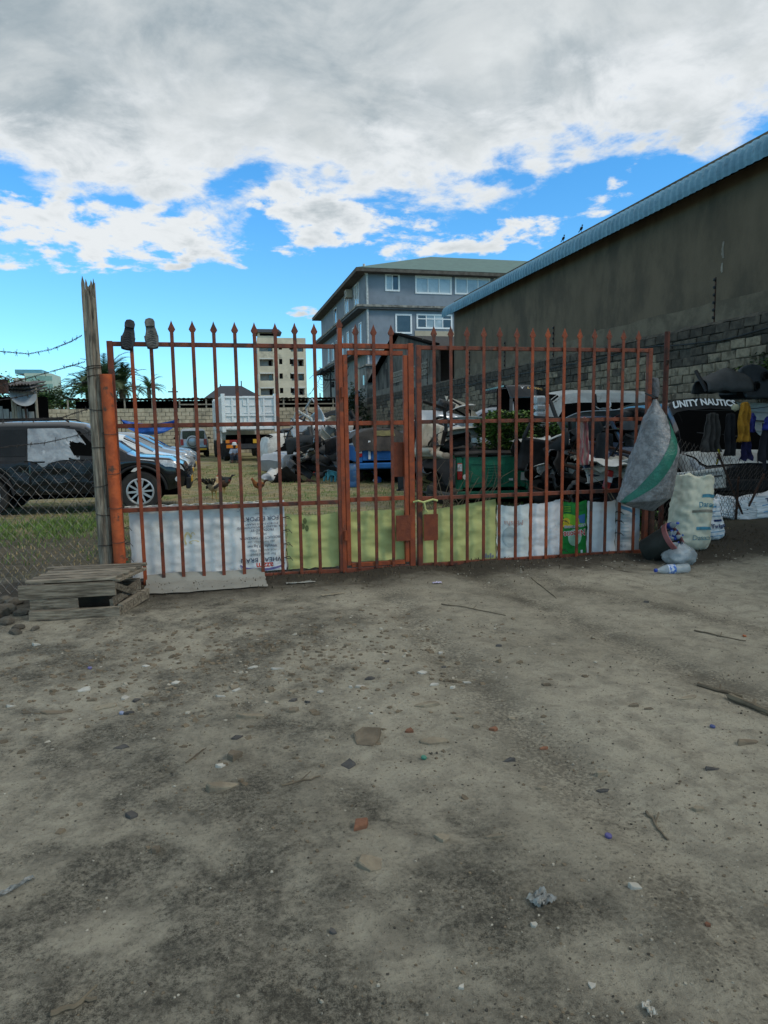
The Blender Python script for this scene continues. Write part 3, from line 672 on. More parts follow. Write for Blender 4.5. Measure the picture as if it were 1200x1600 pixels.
LENS = pm('lamp_lens', (.55, .58, .60), (.30, .32, .34), 16, .1, .2, 30, spec=.8)
REDL = pm('red_lamp_lens', (.35, .015, .012), (.22, .01, .01), 12, .2, .1, 40, spec=.7)
AMB = pm('amber_lens', (.75, .25, .02), (.55, .16, .02), 12, .25)
TYRE = pm('tyre_rubber', (.016, .0155, .015), (.032, .030, .027), 9, .85, .2, 60)
ALLOY = pm('alloy_rim', (.50, .51, .52), (.38, .39, .40), 6, .35, 0, metal=.5)
TRIM = pm('grey_trim', (.045, .047, .05), (.03, .031, .033), 6, .6, .1)
PLATEY = flat('yellow_plate', (.75, .42, .03), .5)
PLATEW = flat('white_plate', (.62, .62, .58), .5)
INK = flat('black_print', (.02, .02, .025), .8)
def wheel(par, x, y, r, wd, side, spokes=10, rim=ALLOY):
    M = T(x, y, r)@RX(math.pi/2*side)   # local +z points outwards
    k = .66
    o = MB().lathe([(k*r, -wd/2), (.9*r, -wd/2), (.985*r, -wd/2+.03), (r, -wd/4), (r, wd/4), (.985*r, wd/2-.03), (.93*r, wd/2), (.80*r, wd/2+.006), (k*r, wd/2-.01)], 36, M, cap=False).build('wheel', TYRE, par, smooth=True, ang=35)
    MB().lathe([(0.0, -.01), (k*r, -.01), (k*r, .0)], 24, M@T(0, 0, wd*.12), cap=False).build('wheel_well_disc', DARK, o)
    m = MB(); m.lathe([(k*r+.003, -wd*.4), (k*r+.003, wd/2-.012), (k*r-.02, wd/2-.004), (k*r-.035, wd/2-.02), (k*r-.035, -wd*.2)], 36, M, cap=False)
    for i in range(spokes):
        a = 2*math.pi*(i+.1)/spokes
        c, s = math.cos(a), math.sin(a); p0 = M@Vector((c*.05, s*.05, wd*.38)); p1 = M@Vector((c*(k*r-.02), s*(k*r-.02), wd*.40))
        m.bar(p0, p1, (.040 if i % 2 else .034) if spokes == 10 else .07, .03, up=M.to_3x3()@Vector((0, 0, 1)))
    m.lathe([(.075, wd*.28), (.075, wd*.42), (.05, wd*.45), (0, wd*.46)], 14, M, cap=False)
    m.build('rim', rim, o, smooth=True, ang=35)
    return o
def tab(t, x): return float(np.interp(x, [p[0] for p in t], [p[1] for p in t]))
class Car:
    def __init__(s, name, label, loc, rz, paint, L=4.5, W=1.86, wheels=(1.33, -1.33), wr=.36, sill=.34, belt=None, top=None, half=None, group=None, cat='car', dent=None, gap=0.0, nowheels=False, z0=0.0, tilt=(0, 0)):
        s.t = thing(name, label, cat, (loc[0], loc[1], loc[2] if len(loc) > 2 else gz(loc[0], loc[1])), rz, group)
        s.t.rotation_euler = (tilt[0], tilt[1], rz)
        s.L, s.W, s.wh, s.wr, s.sill, s.belt, s.top, s.half, s.dent = L, W, wheels, wr, sill, belt, top, half, dent
        s.paint = paint
        n = 84; xs = [-L/2 + L*(.5-.5*math.cos(math.pi*(.06+.88*i/n))-.0088)/(.9823) for i in range(n+1)]
        mb = MB(); m = 15
        for x in xs:
            ring = [s.S(x, t, -1) for t in range(8)] + [s.S(x, t, 1) for t in range(6, -1, -1)]
            mb.v += [tuple(p) for p in ring]
        for i in range(n):
            for k in range(m-1): mb.f.append((i*m+k, (i+1)*m+k, (i+1)*m+k+1, i*m+k+1))
        mb.f.append(tuple(range(m))); mb.f.append(tuple(n*m+k for k in range(m))[::-1])
        s.body = mb.build('body', paint, s.t, smooth=True, ang=32)
        u = MB().box(-L/2+.25, L/2-.25, -W*.34, W*.34, sill-.10, sill+.30); u.build('underbody', DARK, s.t)
        if not nowheels:
            for wx in wheels:
                for sd in (1, -1): wheel(s.t, wx, -sd*(W/2-.13), wr, .22, sd)
    def zb(s, x):
        z = s.sill + .10*max(0, (abs(x)-(s.L/2-.45))/.45)
        for wx in s.wh:
            ra = s.wr*1.20; d = abs(x-wx)
            if d < ra: z = max(z, s.wr + math.sqrt(max(0, ra*ra-d*d)))
        return z
    def S(s, x, t, side):
        w_ = tab(s.half, x); b = tab(s.belt, x); top = max(tab(s.top, x), b+.005); zb = min(s.zb(x), b-.06)
        k = max(0, min(1, (top-b)/.5)); wr = w_*(.93*(1-k) + .76*k)
        P = [(w_*.95, zb), (w_*.99, zb+(b-zb)*.3), (w_*1.0, zb+(b-zb)*.6), (w_*.985, b-.05*min(1, (b-zb)/.3)), (w_*.955, b), (wr, top-.075*k-.005), (wr*.86, top-.015*k), (0, top+.025)]
        i = min(6, int(t)); f = t-i
        y = P[i][0]*(1-f)+P[i+1][0]*f; z = P[i][1]*(1-f)+P[i+1][1]*f
        if s.dent and t < 4: y += s.dent(x, z, side)
        return Vector((x, side*y, z))
    def patch(s, name, mat, q, side, off=.006, nx=10, nt_=4, par=None, wob=0.0, solid=0):
        """q = (x at t0 start, end), (x at t1 start, end), t0, t1"""
        (a0, a1), (b0, b1), t0, t1 = q; mb = MB()
        def fn(u, v):
            x = (a0+(a1-a0)*u)*(1-v) + (b0+(b1-b0)*u)*v; t = t0+(t1-t0)*v
            p = s.S(x, t, side); e = .02
            du = s.S(x+e, t, side)-s.S(x-e, t, side); dv = s.S(x, min(7, t+e), side)-s.S(x, max(0, t-e), side)
            n = du.cross(dv); n = n.normalized() if n.length > 1e-9 else Vector((0, 0, 1))
            if n.y*side < -.02 or (abs(n.y) <= .02 and n.z < 0): n = -n
            p = p + n*(off + (wob*nz(x*6, t*4, 2) if wob else 0)); return tuple(p)
        mb.grid(fn, nx, nt_); return mb.build(name, mat, par or s.t, smooth=True, solid=solid)
    def screen(s, name, x0, x1, t0=4.9, off=.006, mat=CGL):
        mb = MB()
        for sd in (1, -1):
            def fn(u, v):
                x = x0+(x1-x0)*u; p = s.S(x, t0+(7-t0)*v, sd); return (p.x+off*.6*(1 if x > 0 else -1), p.y, p.z+off)
            mb.grid(fn, 8, 5)
        return mb.build(name, mat, s.t, smooth=True)
SUVB = [(-2.25, .95), (-2.1, 1.02), (0.9, 1.02), (1.1, 1.03), (1.9, .97), (2.12, .88), (2.25, .62)]
SUVT = [(-2.25, .98), (-2.22, 1.05), (-2.0, 1.60), (-1.85, 1.68), (-1.0, 1.72), (.0, 1.72), (.35, 1.67), (1.15, 1.10), (1.25, 1.06), (1.9, 1.0), (2.25, .64)]
SUVW = [(-2.25, .72), (-2.15, .86), (-1.8, .93), (1.5, .93), (2.0, .88), (2.17, .76), (2.25, .60)]
# --- damaged black four wheel drive
def dent(x, z, side):
    if side > 0 or not (-1.1 < x < 1.2) or z > 1.0 or z < .36: return 0
    k = min(1, (x+1.1)/.4)*min(1, (1.2-x)/.3)
    return -k*(.045*abs(fb(x*2.2, z*3.5, 1, 3)) + .03*max(0, fb(x*4, z*7, 5, 2)) + .05*math.exp(-((z-.72)/.1)**2)*abs(nz(x*1.6, 4)))
def black_suv():
    c = Car('parked_car', 'dented black four wheel drive with plastic sheet over its window', (-2.74, 14.68), 0, PNT['black'], 4.5, 1.9, (1.33, -1.33), .385, .38, SUVB, SUVT, SUVW, dent=dent)
    t = c.t
    for q, g in ((((-2.05, -1.62), (-1.88, -1.50), 4.12, 4.88), CGL), (((-1.58, -.62), (-1.46, -.60), 4.12, 4.9), CGL), (((-.52, .86), (-.52, .30), 4.12, 4.9), DARK)):
        for sd in (1, -1): c.patch('side_window', g, q, sd, .008)
    c.screen('windscreen', .38, 1.12); c.screen('rear_window', -2.2, -2.02)
    for (a, b) in ((-1.52, -.58), (-.54, .62)):
        c.patch('door', PNT['blackd'], ((a, b), (a, b), .25, 3.9), -1, .012, 26, 14)
        h = c.S((a+.16), 3.3, -1); MB().bar((h.x-.09, h.y-.03, h.z), (h.x+.09, h.y-.03, h.z), .03, .025).build('door_handle', PNT['black'], t, bevel=.004)
    # crinkled plastic taped over the front window, hanging torn below the sill
    mb = MB(); nu, nv = 40, 26; P = {}
    for i in range(nu+1):
        for j in range(nv+1):
            u, v = i/nu, j/nv; x = -.58+u*1.22; tt = 4.93-(4.93-2.5)*v*(.38+.34*abs(nz(u*4, 3))+.55*math.exp(-((u-.22)/.13)**2))
            p = c.S(x-.45*u*(tt-4) if tt > 4 else x, max(tt, 2.2), -1); P[i, j] = len(mb.v); mb.v.append((p.x, p.y-.022-.02*abs(fb(x*7, tt*6, 3, 3)), p.z))
    for i in range(nu):
        for j in range(nv):
            u, v = i/nu, j/nv
            if v > .25 and (u-.83)**2/.03 + (v-.62)**2/.09 < 1: continue
            if u > .55 and v > .9: continue
            mb.f.append((P[i, j], P[i+1, j], P[i+1, j+1], P[i, j+1]))
    mb.build('plastic_sheet', pm('grey_plastic_film', (.34, .37, .39), (.20, .22, .24), 5, .3, .5, 18, spec=.6, c3=(.5, .52, .54), s3=4, l3=.6, h3=.72), t, smooth=True, ang=50)
    # sills, arches, bumper, lamps
    for sd in (1, -1):
        for wx in c.wh:
            m = MB(); ra = c.wr*1.20
            pts = [(wx+math.cos(a)*(ra+.02), sd*(tab(c.half, wx+math.cos(a)*ra)+.008), c.wr+math.sin(a)*(ra+.02)) for a in np.linspace(.05, math.pi-.05, 20)]
            m.tube(pts, .028, 6); m.build('wheel_arch_trim', BLACKP, t, smooth=True)
        c.patch('headlight', LENS, ((1.72, 2.14), (1.66, 2.02), 2.55, 3.75), sd, .012)
        c.patch('indicator', LENS, ((1.30, 1.62), (1.36, 1.6), 2.9, 3.35), sd, .012)
        m = c.S(.72, 4.15, sd); q = MB().lathe([(0, -.12), (.06, -.10), (.085, 0), (.07, .09), (0, .12)], 12, T(m.x, m.y+sd*.12, m.z+.05)@RX(math.pi/2)); q.build('wing_mirror', PNT['black'], t, smooth=True)
        MB().tube([(-1.5, sd*.66, 1.72), (-1.4, sd*.66, 1.77), (.0, sd*.66, 1.78), (.12, sd*.66, 1.71)], .016, 6).build('roof_rail', BLACKP, t)
    MB().box(2.16, 2.25, -.78, .78, .40, .62).build('bumper_bar', BLACKP, t, bevel=.02)
    MB().lathe([(.05, 0), (.05, .02)], 14, T(2.02, -.885, .60)@RX(math.pi/2)).build('fog_lamp', LENS, t)
    MB().box(2.235, 2.265, -.26, .26, .50, .61).build('number_plate', PLATEY, t)
    m = MB(); [m.box(2.20, 2.262, -.55, .55, .66+.05*i, .68+.05*i) for i in range(4)]; m.build('grille', TRIM, t)
black_suv()
SEDB = [(-2.2, .70), (-2.0, .92), (.9, .92), (1.2, .90), (1.9, .78), (2.1, .68), (2.2, .5)]
VANT = [(-2.2, .75), (-2.05, 1.30), (-1.8, 1.44), (-.6, 1.50), (.1, 1.48), (.4, 1.42), (1.25, .95), (1.4, .92), (1.9, .81), (2.2, .52)]
SEDT = [(-2.2, .72), (-1.6, .96), (-1.0, 1.36), (-.5, 1.44), (.0, 1.44), (.35, 1.38), (1.05, .96), (1.25, .93), (1.9, .81), (2.2, .52)]
SEDW = [(-2.2, .62), (-2.1, .76), (-1.7, .86), (1.5, .86), (1.95, .80), (2.12, .70), (2.2, .55)]
def side_car(name, label, loc, rz, paint, top, grp, lamp=LENS, mirrors=True):
    c = Car(name, label, loc, rz, paint, 4.4, 1.72, (1.32, -1.28), .31, .26, SEDB, top, SEDW, group=grp)
    for sd in (1, -1):
        c.patch('side_window', CGL, ((-.45, .98), (-.42, .38), 4.15, 4.88), sd, .008); c.patch('side_window', CGL, ((-1.55, -.55), (-1.15, -.5), 4.15, 4.85), sd, .008)
        c.patch('headlight', lamp, ((1.70, 2.12), (1.62, 2.0), 2.6, 3.8), sd, .012)
        c.patch('door', paint, ((-.5, .8), (-.5, .8), .3, 3.9), sd, .008)
        if mirrors:
            m = c.S(.80, 4.15, sd); MB().lathe([(0, -.11), (.05, -.09), (.075, 0), (.06, .08), (0, .10)], 10, T(m.x, m.y+sd*.11, m.z+.05)@RX(math.pi/2)).build('wing_mirror', paint, c.t, smooth=True)
    c.screen('windscreen', .42, 1.18); c.screen('rear_window', -2.0 if top is VANT else -1.55, -1.85 if top is VANT else -1.05)
    MB().box(2.12, 2.21, -.6, .6, .30, .44).build('bumper_lip', TRIM, c.t, bevel=.02)
    m = MB(); [m.box(2.13, 2.19, -.42, .42, .50+.05*i, .525+.05*i) for i in range(3)]; m.build('grille', TRIM, c.t)
    MB().box(2.19, 2.225, -.24, .24, .37, .48).build('number_plate', PLATEY, c.t)
    return c
GR = 'cars parked in a row by the fence'
x = YP(297, 700, 21).x; side_car('parked_car', 'white car with pale bonnet just behind the black four wheel drive', (x-2.15, 20.9), 0, PNT['white'], VANT, GR)
x = YP(302, 700, 24.4).x; side_car('parked_car', 'silver car in the parked row, behind the white car', (x-2.15, 24.6), 0, PNT['silver'], VANT, GR)
x = YP(308, 700, 28).x; side_car('parked_car', 'pale blue car at the far end of the parked row', (x-2.15, 28.3), 0, PNT['sblue'], SEDT, GR)
def silver_suv():
    p = YP(300, 700, 42.2)
    c = Car('parked_car', 'silver four wheel drive seen from behind with covered spare wheel', (p.x, 42.2+2.1), R(90+3), PNT['silver'], 4.3, 1.8, (1.25, -1.25), .35, .36, [(a*4.3/4.5, b) for a, b in SUVB], [(a*4.3/4.5, b) for a, b in SUVT], [(a*4.3/4.5, b*.95) for a, b in SUVW])
    MB().box(-2.13, -2.03, -.62, .62, 1.08, 1.56).build('rear_window', CGL, c.t, bevel=.03)
    sw = MB().lathe([(0, .17), (.30, .17), (.36, .13), (.37, 0), (.36, -.02)], 28, T(-2.16, .06, .93)@RY(-math.pi/2)); o = sw.build('spare_wheel_cover', PNT['silver'], c.t, smooth=True)
    MB().lathe([(.25, .175), (.27, .182), (.29, .175)], 28, T(-2.16, .06, .93)@RY(-math.pi/2), cap=False).build('cover_ring', TRIM, o)
    for sd in (1, -1):
        MB().box(-2.16, -2.08, sd*.66-.09, sd*.66+.09, .72, 1.08).build('tail_light', REDL, c.t, bevel=.01)
        MB().lathe([(0, -.12), (.07, -.08), (.09, 0), (.0, .12)], 10, T(.75, sd*1.02, 1.12)@RX(math.pi/2)).build('wing_mirror', BLACKP, c.t, smooth=True)
        c.patch('side_window', CGL, ((-1.5, .8), (-1.45, .28), 4.12, 4.9), sd, .008)
    MB().box(-2.24, -2.1, -.82, .82, .40, .60).build('bumper_bar', TRIM, c.t, bevel=.03)
    MB().box(-2.265, -2.245, -.72, -.30, .44, .54).build('number_plate', PLATEY, c.t)
silver_suv()
# --- white tipper truck from behind
def truck():
    a = YP(352, 716, 35.0); b = YP(433.5, 716, 35.0); W = b.x-a.x; cx = (a.x+b.x)/2; zt = YP(390, 619, 35).z; zb_ = YP(390, 673, 35).z
    t = thing('tipper_truck', 'white tipper truck seen from behind with a tall ribbed body', 'truck', (cx, 35, gz(cx, 35)), R(4.5)); h = W/2
    B = MB(); B.box(-h+.06, h-.06, .04, .10, zb_+.05, zt-.02); B.build('tailgate', PNT['white'], t)
    for sd in (-1, 1):
        MB().box(sd*h-.07*(sd > 0)-.0*(sd < 0), sd*h+.07*(sd < 0), .0, 6.0, zb_, zt).build('side_wall', PNT['white'], t)
        MB().box(sd*h-.09, sd*h+.09, -.06, .12, zb_-.08, zt+.10).build('corner_post', PNT['white'], t, bevel=.01)
        for i in range(6): MB().box(sd*h-.02, sd*(h+.10)+.02, .7+i*.95, .82+i*.95, zb_, zt).build('side_rib', PNT['white'], t)
    MB().box(-h, h, 5.9, 6.0, zb_, zt+.1).build('front_wall', PNT['white'], t); MB().box(-h, h, .1, 6, zb_, zb_+.08).build('floor', PNT['dwhite'], t)
    for x in (-h*.66, -h*.05, h*.55): MB().box(x-.05, x+.05, -.01, .038, zb_+.08, zt-.04).build('rib', PNT['white'], t, bevel=.008)
    for z in (zb_+.1, (zb_+zt)/2-.1, zt-.07): MB().box(-h+.1, h-.1, -.025, .037, z-.05, z+.05).build('rail', PNT['white'], t, bevel=.008)
    for x, s in ((-.9, .7), (0, .7), (.9, .7)):
        for zz in (.35, 1.15):
            m = MB(); m.box(x-.32, x+.32, .0, .036, zb_+zz+.05, zb_+zz+.08); m.box(x-.32, x+.32, .0, .036, zb_+zz+.5, zb_+zz+.53)
            m.box(x-.32, x-.29, .0, .036, zb_+zz+.08, zb_+zz+.5); m.box(x+.29, x+.32, .0, .036, zb_+zz+.08, zb_+zz+.5); m.build('pressing', PNT['white'], t)
    for sx in (-.42, .42): MB().box(sx-.06, sx+.06, .2, 8.0, .85, 1.12).build('chassis_rail', DARK, t)
    MB().box(-1.1, 1.1, .9, 1.2, .55, 1.3).build('axle_housing', DARK, t)
    for y in (1.3, 2.7):
        for sd in (-1, 1):
            for k in (.0, .31): wheel(t, 0, 0, .5, .28, 1, 6, TRIM).matrix_local = T(sd*(h-.18-k), y, 0)@RZ(-math.pi/2*sd)
    for sd in (-1, 1): wheel(t, 0, 0, .5, .28, 1, 6, TRIM).matrix_local = T(sd*(h-.18), 6.9, 0)@RZ(-math.pi/2*sd)
    MB().box(-1.15, 1.15, -.0, .12, .62, .86).build('rear_bumper', TRIM, t)
    MB().box(-.28, .28, -.02, -.004, .9, 1.12).build('lamp_bar', DARK, t)
    MB().box(.10, .45, -.04, -.006, .88, 1.08).build('number_plate', PLATEY, t)
    for sd in (-1, 1):
        MB().box(sd*.95-.28, sd*.95+.28, -.04, .0, .90, 1.06).build('tail_light', REDL, t, bevel=.01); MB().box(sd*.95-.28, sd*.95-.10, -.046, -.041, .90, 1.06).build('reflector', AMB, t)
    MB().box(-1.2, -.62, -.035, .0, .66, .82).build('hazard_strip', AMB, t)
    cab = MB(); cab.prism([(6.2, 1.0), (8.0, .7), (8.15, 1.7), (7.9, 2.9), (6.2, 2.9)], -1.2, 1.2, 'x'); cab.build('cab', PNT['white'], t, bevel=.05)
    for sd in (-1, 1): MB().box(sd*(h-.18)-.3, sd*(h-.18)+.3, .45, .48, .25, .9).build('mudflap', BLACKP, t)
    MB().box(-h-.16, -h-.09, .3, .36, .9, 1.5).build('side_marker', PNT['dwhite'], t)
truck()
# ------------------------------------------------------------------ person sitting by the truck
def skin_mesh(name, verts, edges, radii, mat, parent, sub=2, loc=None):
    me = bpy.data.meshes.new(name); me.from_pydata(verts, edges, []); me.materials.append(mat)
    o = put(name, me, parent, loc); md = o.modifiers.new('k', 'SKIN'); md.use_smooth_shade = True
    me.skin_vertices or None
    for i, v in enumerate(me.skin_vertices[0].data):
        r = radii[i]; v.radius = (r, r) if not isinstance(r, tuple) else r; v.use_root = (i == 0)
    s = o.modifiers.new('u', 'SUBSURF'); s.levels = sub; s.render_levels = sub
    return o
def person():
    p = YP(367, 716, 33.6); z = gz(p.x, 33.6)
    t = thing('person', 'person in a pale blue shirt and white cap squatting by the truck wheel', 'person', (p.x, 33.6, z), 0)
    SKIN = pm('brown_skin', (.085, .045, .03), (.065, .034, .022), 8, .6)
    # pelvis, spine, neck, head; thighs up, shins down; arms resting on the knees
    V = [(0, .12, .26), (0, .10, .42), (0, .04, .58), (0, .02, .66), (0, -.01, .72), (0, -.03, .80), (0, -.03, .88),
         (-.15, .0, .62), (-.22, -.16, .44), (-.08, -.34, .46), (-.04, -.40, .45), (.15, .0, .62), (.22, -.16, .44), (.08, -.34, .46), (.04, -.40, .45),
         (-.10, .08, .26), (-.15, -.28, .42), (-.14, -.22, .08), (-.15, -.40, .035), (.10, .08, .26), (.15, -.28, .42), (.14, -.22, .08), (.15, -.40, .035)]
    Ed = [(0,1),(1,2),(2,3),(3,4),(4,5),(5,6),(2,7),(7,8),(8,9),(9,10),(2,11),(11,12),(12,13),(13,14),(0,15),(15,16),(16,17),(17,18),(0,19),(19,20),(20,21),(21,22)]
    Rr = [.13, .13, .12, .06, .05, .085, .075, .07, .05, .035, .03, .07, .05, .035, .03, .10, .075, .05, .04, .10, .075, .05, .04]
    skin_mesh('body', V, Ed, Rr, SKIN, t)
    SH = pm('pale_blue_shirt', (.30, .36, .45), (.22, .27, .35), 14, .9, .2)
    skin_mesh('shirt', [(0, .12, .30), (0, .10, .43), (0, .04, .57), (0, .03, .635), (-.14, .0, .62), (-.215, -.15, .45), (.14, .0, .62), (.215, -.15, .45), (-.11, -.30, .465), (.11, -.30, .465)], [(0,1),(1,2),(2,3),(2,4),(4,5),(5,8),(2,6),(6,7),(7,9)], [.15, .148, .14, .075, .085, .066, .085, .066, .046, .046], SH, t)
    skin_mesh('trousers', [(0, .13, .24), (-.10, .08, .255), (-.15, -.28, .42), (-.14, -.22, .12), (.10, .08, .255), (.15, -.28, .42), (.14, -.22, .12)], [(0,1),(1,2),(2,3),(0,4),(4,5),(5,6)], [.15, .115, .09, .066, .115, .09, .066], pm('dark_blue_trousers', (.05, .065, .10), (.035, .045, .07), 10, .9), t)
    MB().lathe([(.105, .0), (.108, .03), (.10, .09), (.06, .125), (0, .13)], 16, T(0, -.03, .86)).build('cap', WHITEP, t, smooth=True)
    MB().lathe([(.10, .0), (.15, -.012), (.15, -.018), (.10, -.008)], 16, T(0, -.05, .865), cap=False).build('cap_brim', WHITEP, t, smooth=True)
    for sx in (-.03, .03): MB().lathe([(0, -.01), (.012, 0), (0, .01)], 8, T(sx, -.115, .815)).build('eye', DARK, t)
    MB().lathe([(0, -.03), (.016, -.01), (0, .03)], 8, T(0, -.125, .79)).build('nose', SKIN, t)
    MB().box(-.25, .25, .02, .30, .0, .135).build('seat_block', pm('old_concrete_block', (.27, .255, .215)), t, bevel=.02)
    for sd in (-1, 1):
        for i in range(4): skin_mesh('finger', [(sd*.04+.012*(i-1.5), -.40, .45), (sd*.035+.012*(i-1.5), -.45, .43), (sd*.03+.011*(i-1.5), -.46, .40)], [(0,1),(1,2)], [.009, .009, .007], SKIN, t, 1)
        skin_mesh('finger', [(sd*.075, -.36, .45), (sd*.09, -.39, .445), (sd*.085, -.42, .44)], [(0,1),(1,2)], [.011, .010, .008], SKIN, t, 1)
person()
# ------------------------------------------------------------------ chickens
def chicken(label, px, py, rz, cb, cn, ct, s=1.0, cock=False, peck=False):
    p = GP(px, py); t = thing('chicken', label, 'chicken', (p.x, p.y, gz(p.x, p.y)), rz, 'chickens in the yard'); t.scale = (s, s, s)
    A = pm('feathers_'+cb[0], cb[1], tuple(v*.6 for v in cb[1]), 22, .9, .5, 60); N_ = pm('feathers_'+cn[0], cn[1], tuple(v*.6 for v in cn[1]), 22, .9, .4, 60); TL = pm('feathers_'+ct[0], ct[1], tuple(v*.6 for v in ct[1]), 22, .7)
    hz = -.12 if peck else .0
    body = [(-.20, 0, .34), (-.15, 0, .31), (-.08, 0, .275), (0, 0, .265), (.07, 0, .285), (.11, 0, .33), (.135, 0, .38+hz*.5), (.145, 0, .425+hz), (.165, 0, .45+hz), (.195, 0, .452+hz), (.215, 0, .445+hz)]
    rad = [.02, .065, .10, .112, .095, .062, .042, .034, .036, .026, .008]
    MB().tube(body, rad, 14).build('body', A, t, smooth=True, ang=80)
    MB().tube([(.085, 0, .31), (.118, 0, .355+hz*.3), (.140, 0, .40+hz*.7), (.150, 0, .435+hz)], [.080, .062, .046, .036], 12).build('neck_feathers', N_, t, smooth=True)
    for sd in (-1, 1):
        MB().grid(lambda u, v: (-.17+u*.22, sd*(.096+.022*math.sin(u*3.14)*math.sin(v*3.14)), .23+.02*u+v*(.10-.04*(1-u))), 6, 4).build('wing', TL, t, smooth=True, solid=.012)
        m = MB(); m.tube([(-.01, sd*.045, .22), (.005, sd*.045, .11), (-.005, sd*.045, .01)], [.028, .012, .009], 7)
        for a in (-.5, 0, .5): m.bar((-.005, sd*.045, .008), (.05*math.cos(a)-.005, sd*.045+.05*math.sin(a), .006), .009)
        m.build('leg', pm('chicken_leg', (.40, .28, .08), (.3, .2, .06)), t)
    n = 7 if cock else 5
    for i in range(n):
        a = (i-(n-1)/2)*.09; l = .22 if cock else .13
        pts = [(-.17, a*.3, .33), (-.23, a*.5, .40+.02*(i % 2)), (-.17-l*.75, a*.8, .33+l*.62), (-.18-l, a, .34+l*(.35 if cock else .6))]
        MB().tube(pts, [.014, .020, .017, .004], 5).build('tail_feather', TL, t, smooth=True)
    CB = flat('comb_red', (.40, .02, .015), .6)
    MB().prism([(.155, .475+hz), (.16, .505+hz), (.172, .488+hz), (.182, .512+hz), (.19, .486+hz), (.202, .498+hz), (.205, .465+hz)], -.006, .006).build('comb', CB, t)
    MB().tube([(.20, 0, .445+hz), (.232, 0, .435+hz)], [.012, .002], 6).build('beak', pm('chicken_leg', (.4, .28, .08)), t)
    MB().lathe([(0, -.02), (.011, -.006), (0, .02)], 8, T(.195, 0, .415+hz)).build('wattle', CB, t)
TAN = ('tan', (.42, .29, .15)); CRM = ('cream', (.50, .42, .28)); BLK_ = ('black', (.018, .02, .022)); BRN = ('brown', (.26, .095, .025)); DBR = ('dark_brown', (.07, .035, .02))
chicken('tan and cream cockerel standing tall with dark tail feathers', 335, 779, R(62), CRM, TAN, BLK_, 1.02, True)
chicken('dark brown hen pecking right of the tan cockerel', 350, 771, R(-25), DBR, BLK_, DBR, .85, False, True)
chicken('black hen standing behind the tan cockerel', 352, 764, R(170), BLK_, BLK_, BLK_, .85)
chicken('rust brown hen walking alone on the straw', 404, 771, R(184), BRN, BRN, DBR, .78, False, False)
chicken('black hen pecking beside the turquoise stool', 499, 756, R(150), BLK_, BLK_, BLK_, .85, False, True)
# ------------------------------------------------------------------ woven sacks laced behind the bars
def sackmat(name, c, c3=None, tr=None):
    m = pm(name, c, tuple(v*.86 for v in c), 3.5, .62, .25, 120, spec=.35, c3=c3, s3=2.2, l3=.56, h3=.74); return m
SW = sackmat('white_woven_sack', (.80, .81, .79), (.58, .57, .52)); SG = sackmat('lime_woven_sack', (.54, .56, .215), (.41, .43, .16)); SP = sackmat('pale_print_sack', (.70, .77, .76), (.55, .62, .60))
SWB = sackmat('bright_white_sack', (.80, .81, .82), (.62, .62, .61)); PKG = sackmat('green_detergent_print', (.012, .235, .035), (.02, .16, .03)); SCR = sackmat('cream_woven_sack', (.68, .67, .53), (.45, .43, .32))
def sack_fn(x0, x1, z0, z1, y, amp, seed, sag=.0):
    W, H = x1-x0, z1-z0
    def fn(x, z):
        u = (x-x0)/W; v = (z-z0)/H
        fold = .6*nz(x*3.2+seed, z*9+seed) + .35*nz(x*9, z*19, seed) + .5*abs(nz(x*2.1, z*5+x*2.0, seed+4))
        ed = min(1, 6*min(u, 1-u)+.2)
        return Vector((x, y + amp*fold*ed, z - sag*math.sin(math.pi*max(0, min(1, u)))*v))
    return fn
def sheet(name, label, x0, x1, z0, z1, mat, seed, y=GY+.052, amp=.022, edge=.012, sag=.02, cat='sack', group='sacks laced to the gate', top=None, n=46):
    fn = sack_fn(x0, x1, z0, z1, y, amp, seed, sag); mb = MB(); m = max(14, int(n*(z1-z0)/(x1-x0)))
    def g(u, v):
        x = x0+(x1-x0)*u + edge*nz(v*7, seed)*(1 if u in (0, 1) else 0); zt = z1 + (top(u) if top else 0)
        z = z0+(zt-z0)*v + edge*nz(u*9, seed+3)*(1 if v in (0, 1) else 0)
        return tuple(fn(x, z))
    mb.grid(g, n, m); o = tag(mb.build(name, mat, None, smooth=True, ang=70), label, cat, group)
    return o, fn
def lay(o, fn, name, txt, size, cx, cz, mat, flip=True, d=.006, rot=0.0, **k):
    vs, fs = text_mesh(txt, size, **k); mb = MB(); s = -1 if flip else 1; c, sn = math.cos(rot), math.sin(rot); out = []
    for a, b in vs:
        a, b = s*a, s*b; p = fn(cx+a*c-b*sn, cz+a*sn+b*c); out.append((p.x, p.y-d, p.z))
    mb.add(out, fs); q = mb.build(name, mat, o); return q
def blot(o, fn, name, pts, mat, d=.004):
    """flat print: polygon on the sheet, fanned into small quads"""
    cx = sum(p[0] for p in pts)/len(pts); cz = sum(p[1] for p in pts)/len(pts); mb = MB(); n = len(pts); rings = 5
    for r in range(rings+1):
        for (x, z) in pts: f = r/rings; p = fn(cx+(x-cx)*f, cz+(z-cz)*f); mb.v.append((p.x, p.y-d, p.z))
    for r in range(rings):
        for i in range(n): mb.f.append((r*n+i, r*n+(i+1)%n, (r+1)*n+(i+1)%n, (r+1)*n+i))
    return mb.build(name, mat, o)
def ell(cx, cz, a, b, n=20, rot=0): return [(cx+a*math.cos(t)*math.cos(rot)-b*math.sin(t)*math.sin(rot), cz+a*math.cos(t)*math.sin(rot)+b*math.sin(t)*math.cos(rot)) for t in np.linspace(0, 2*math.pi, n+1)[:-1]]
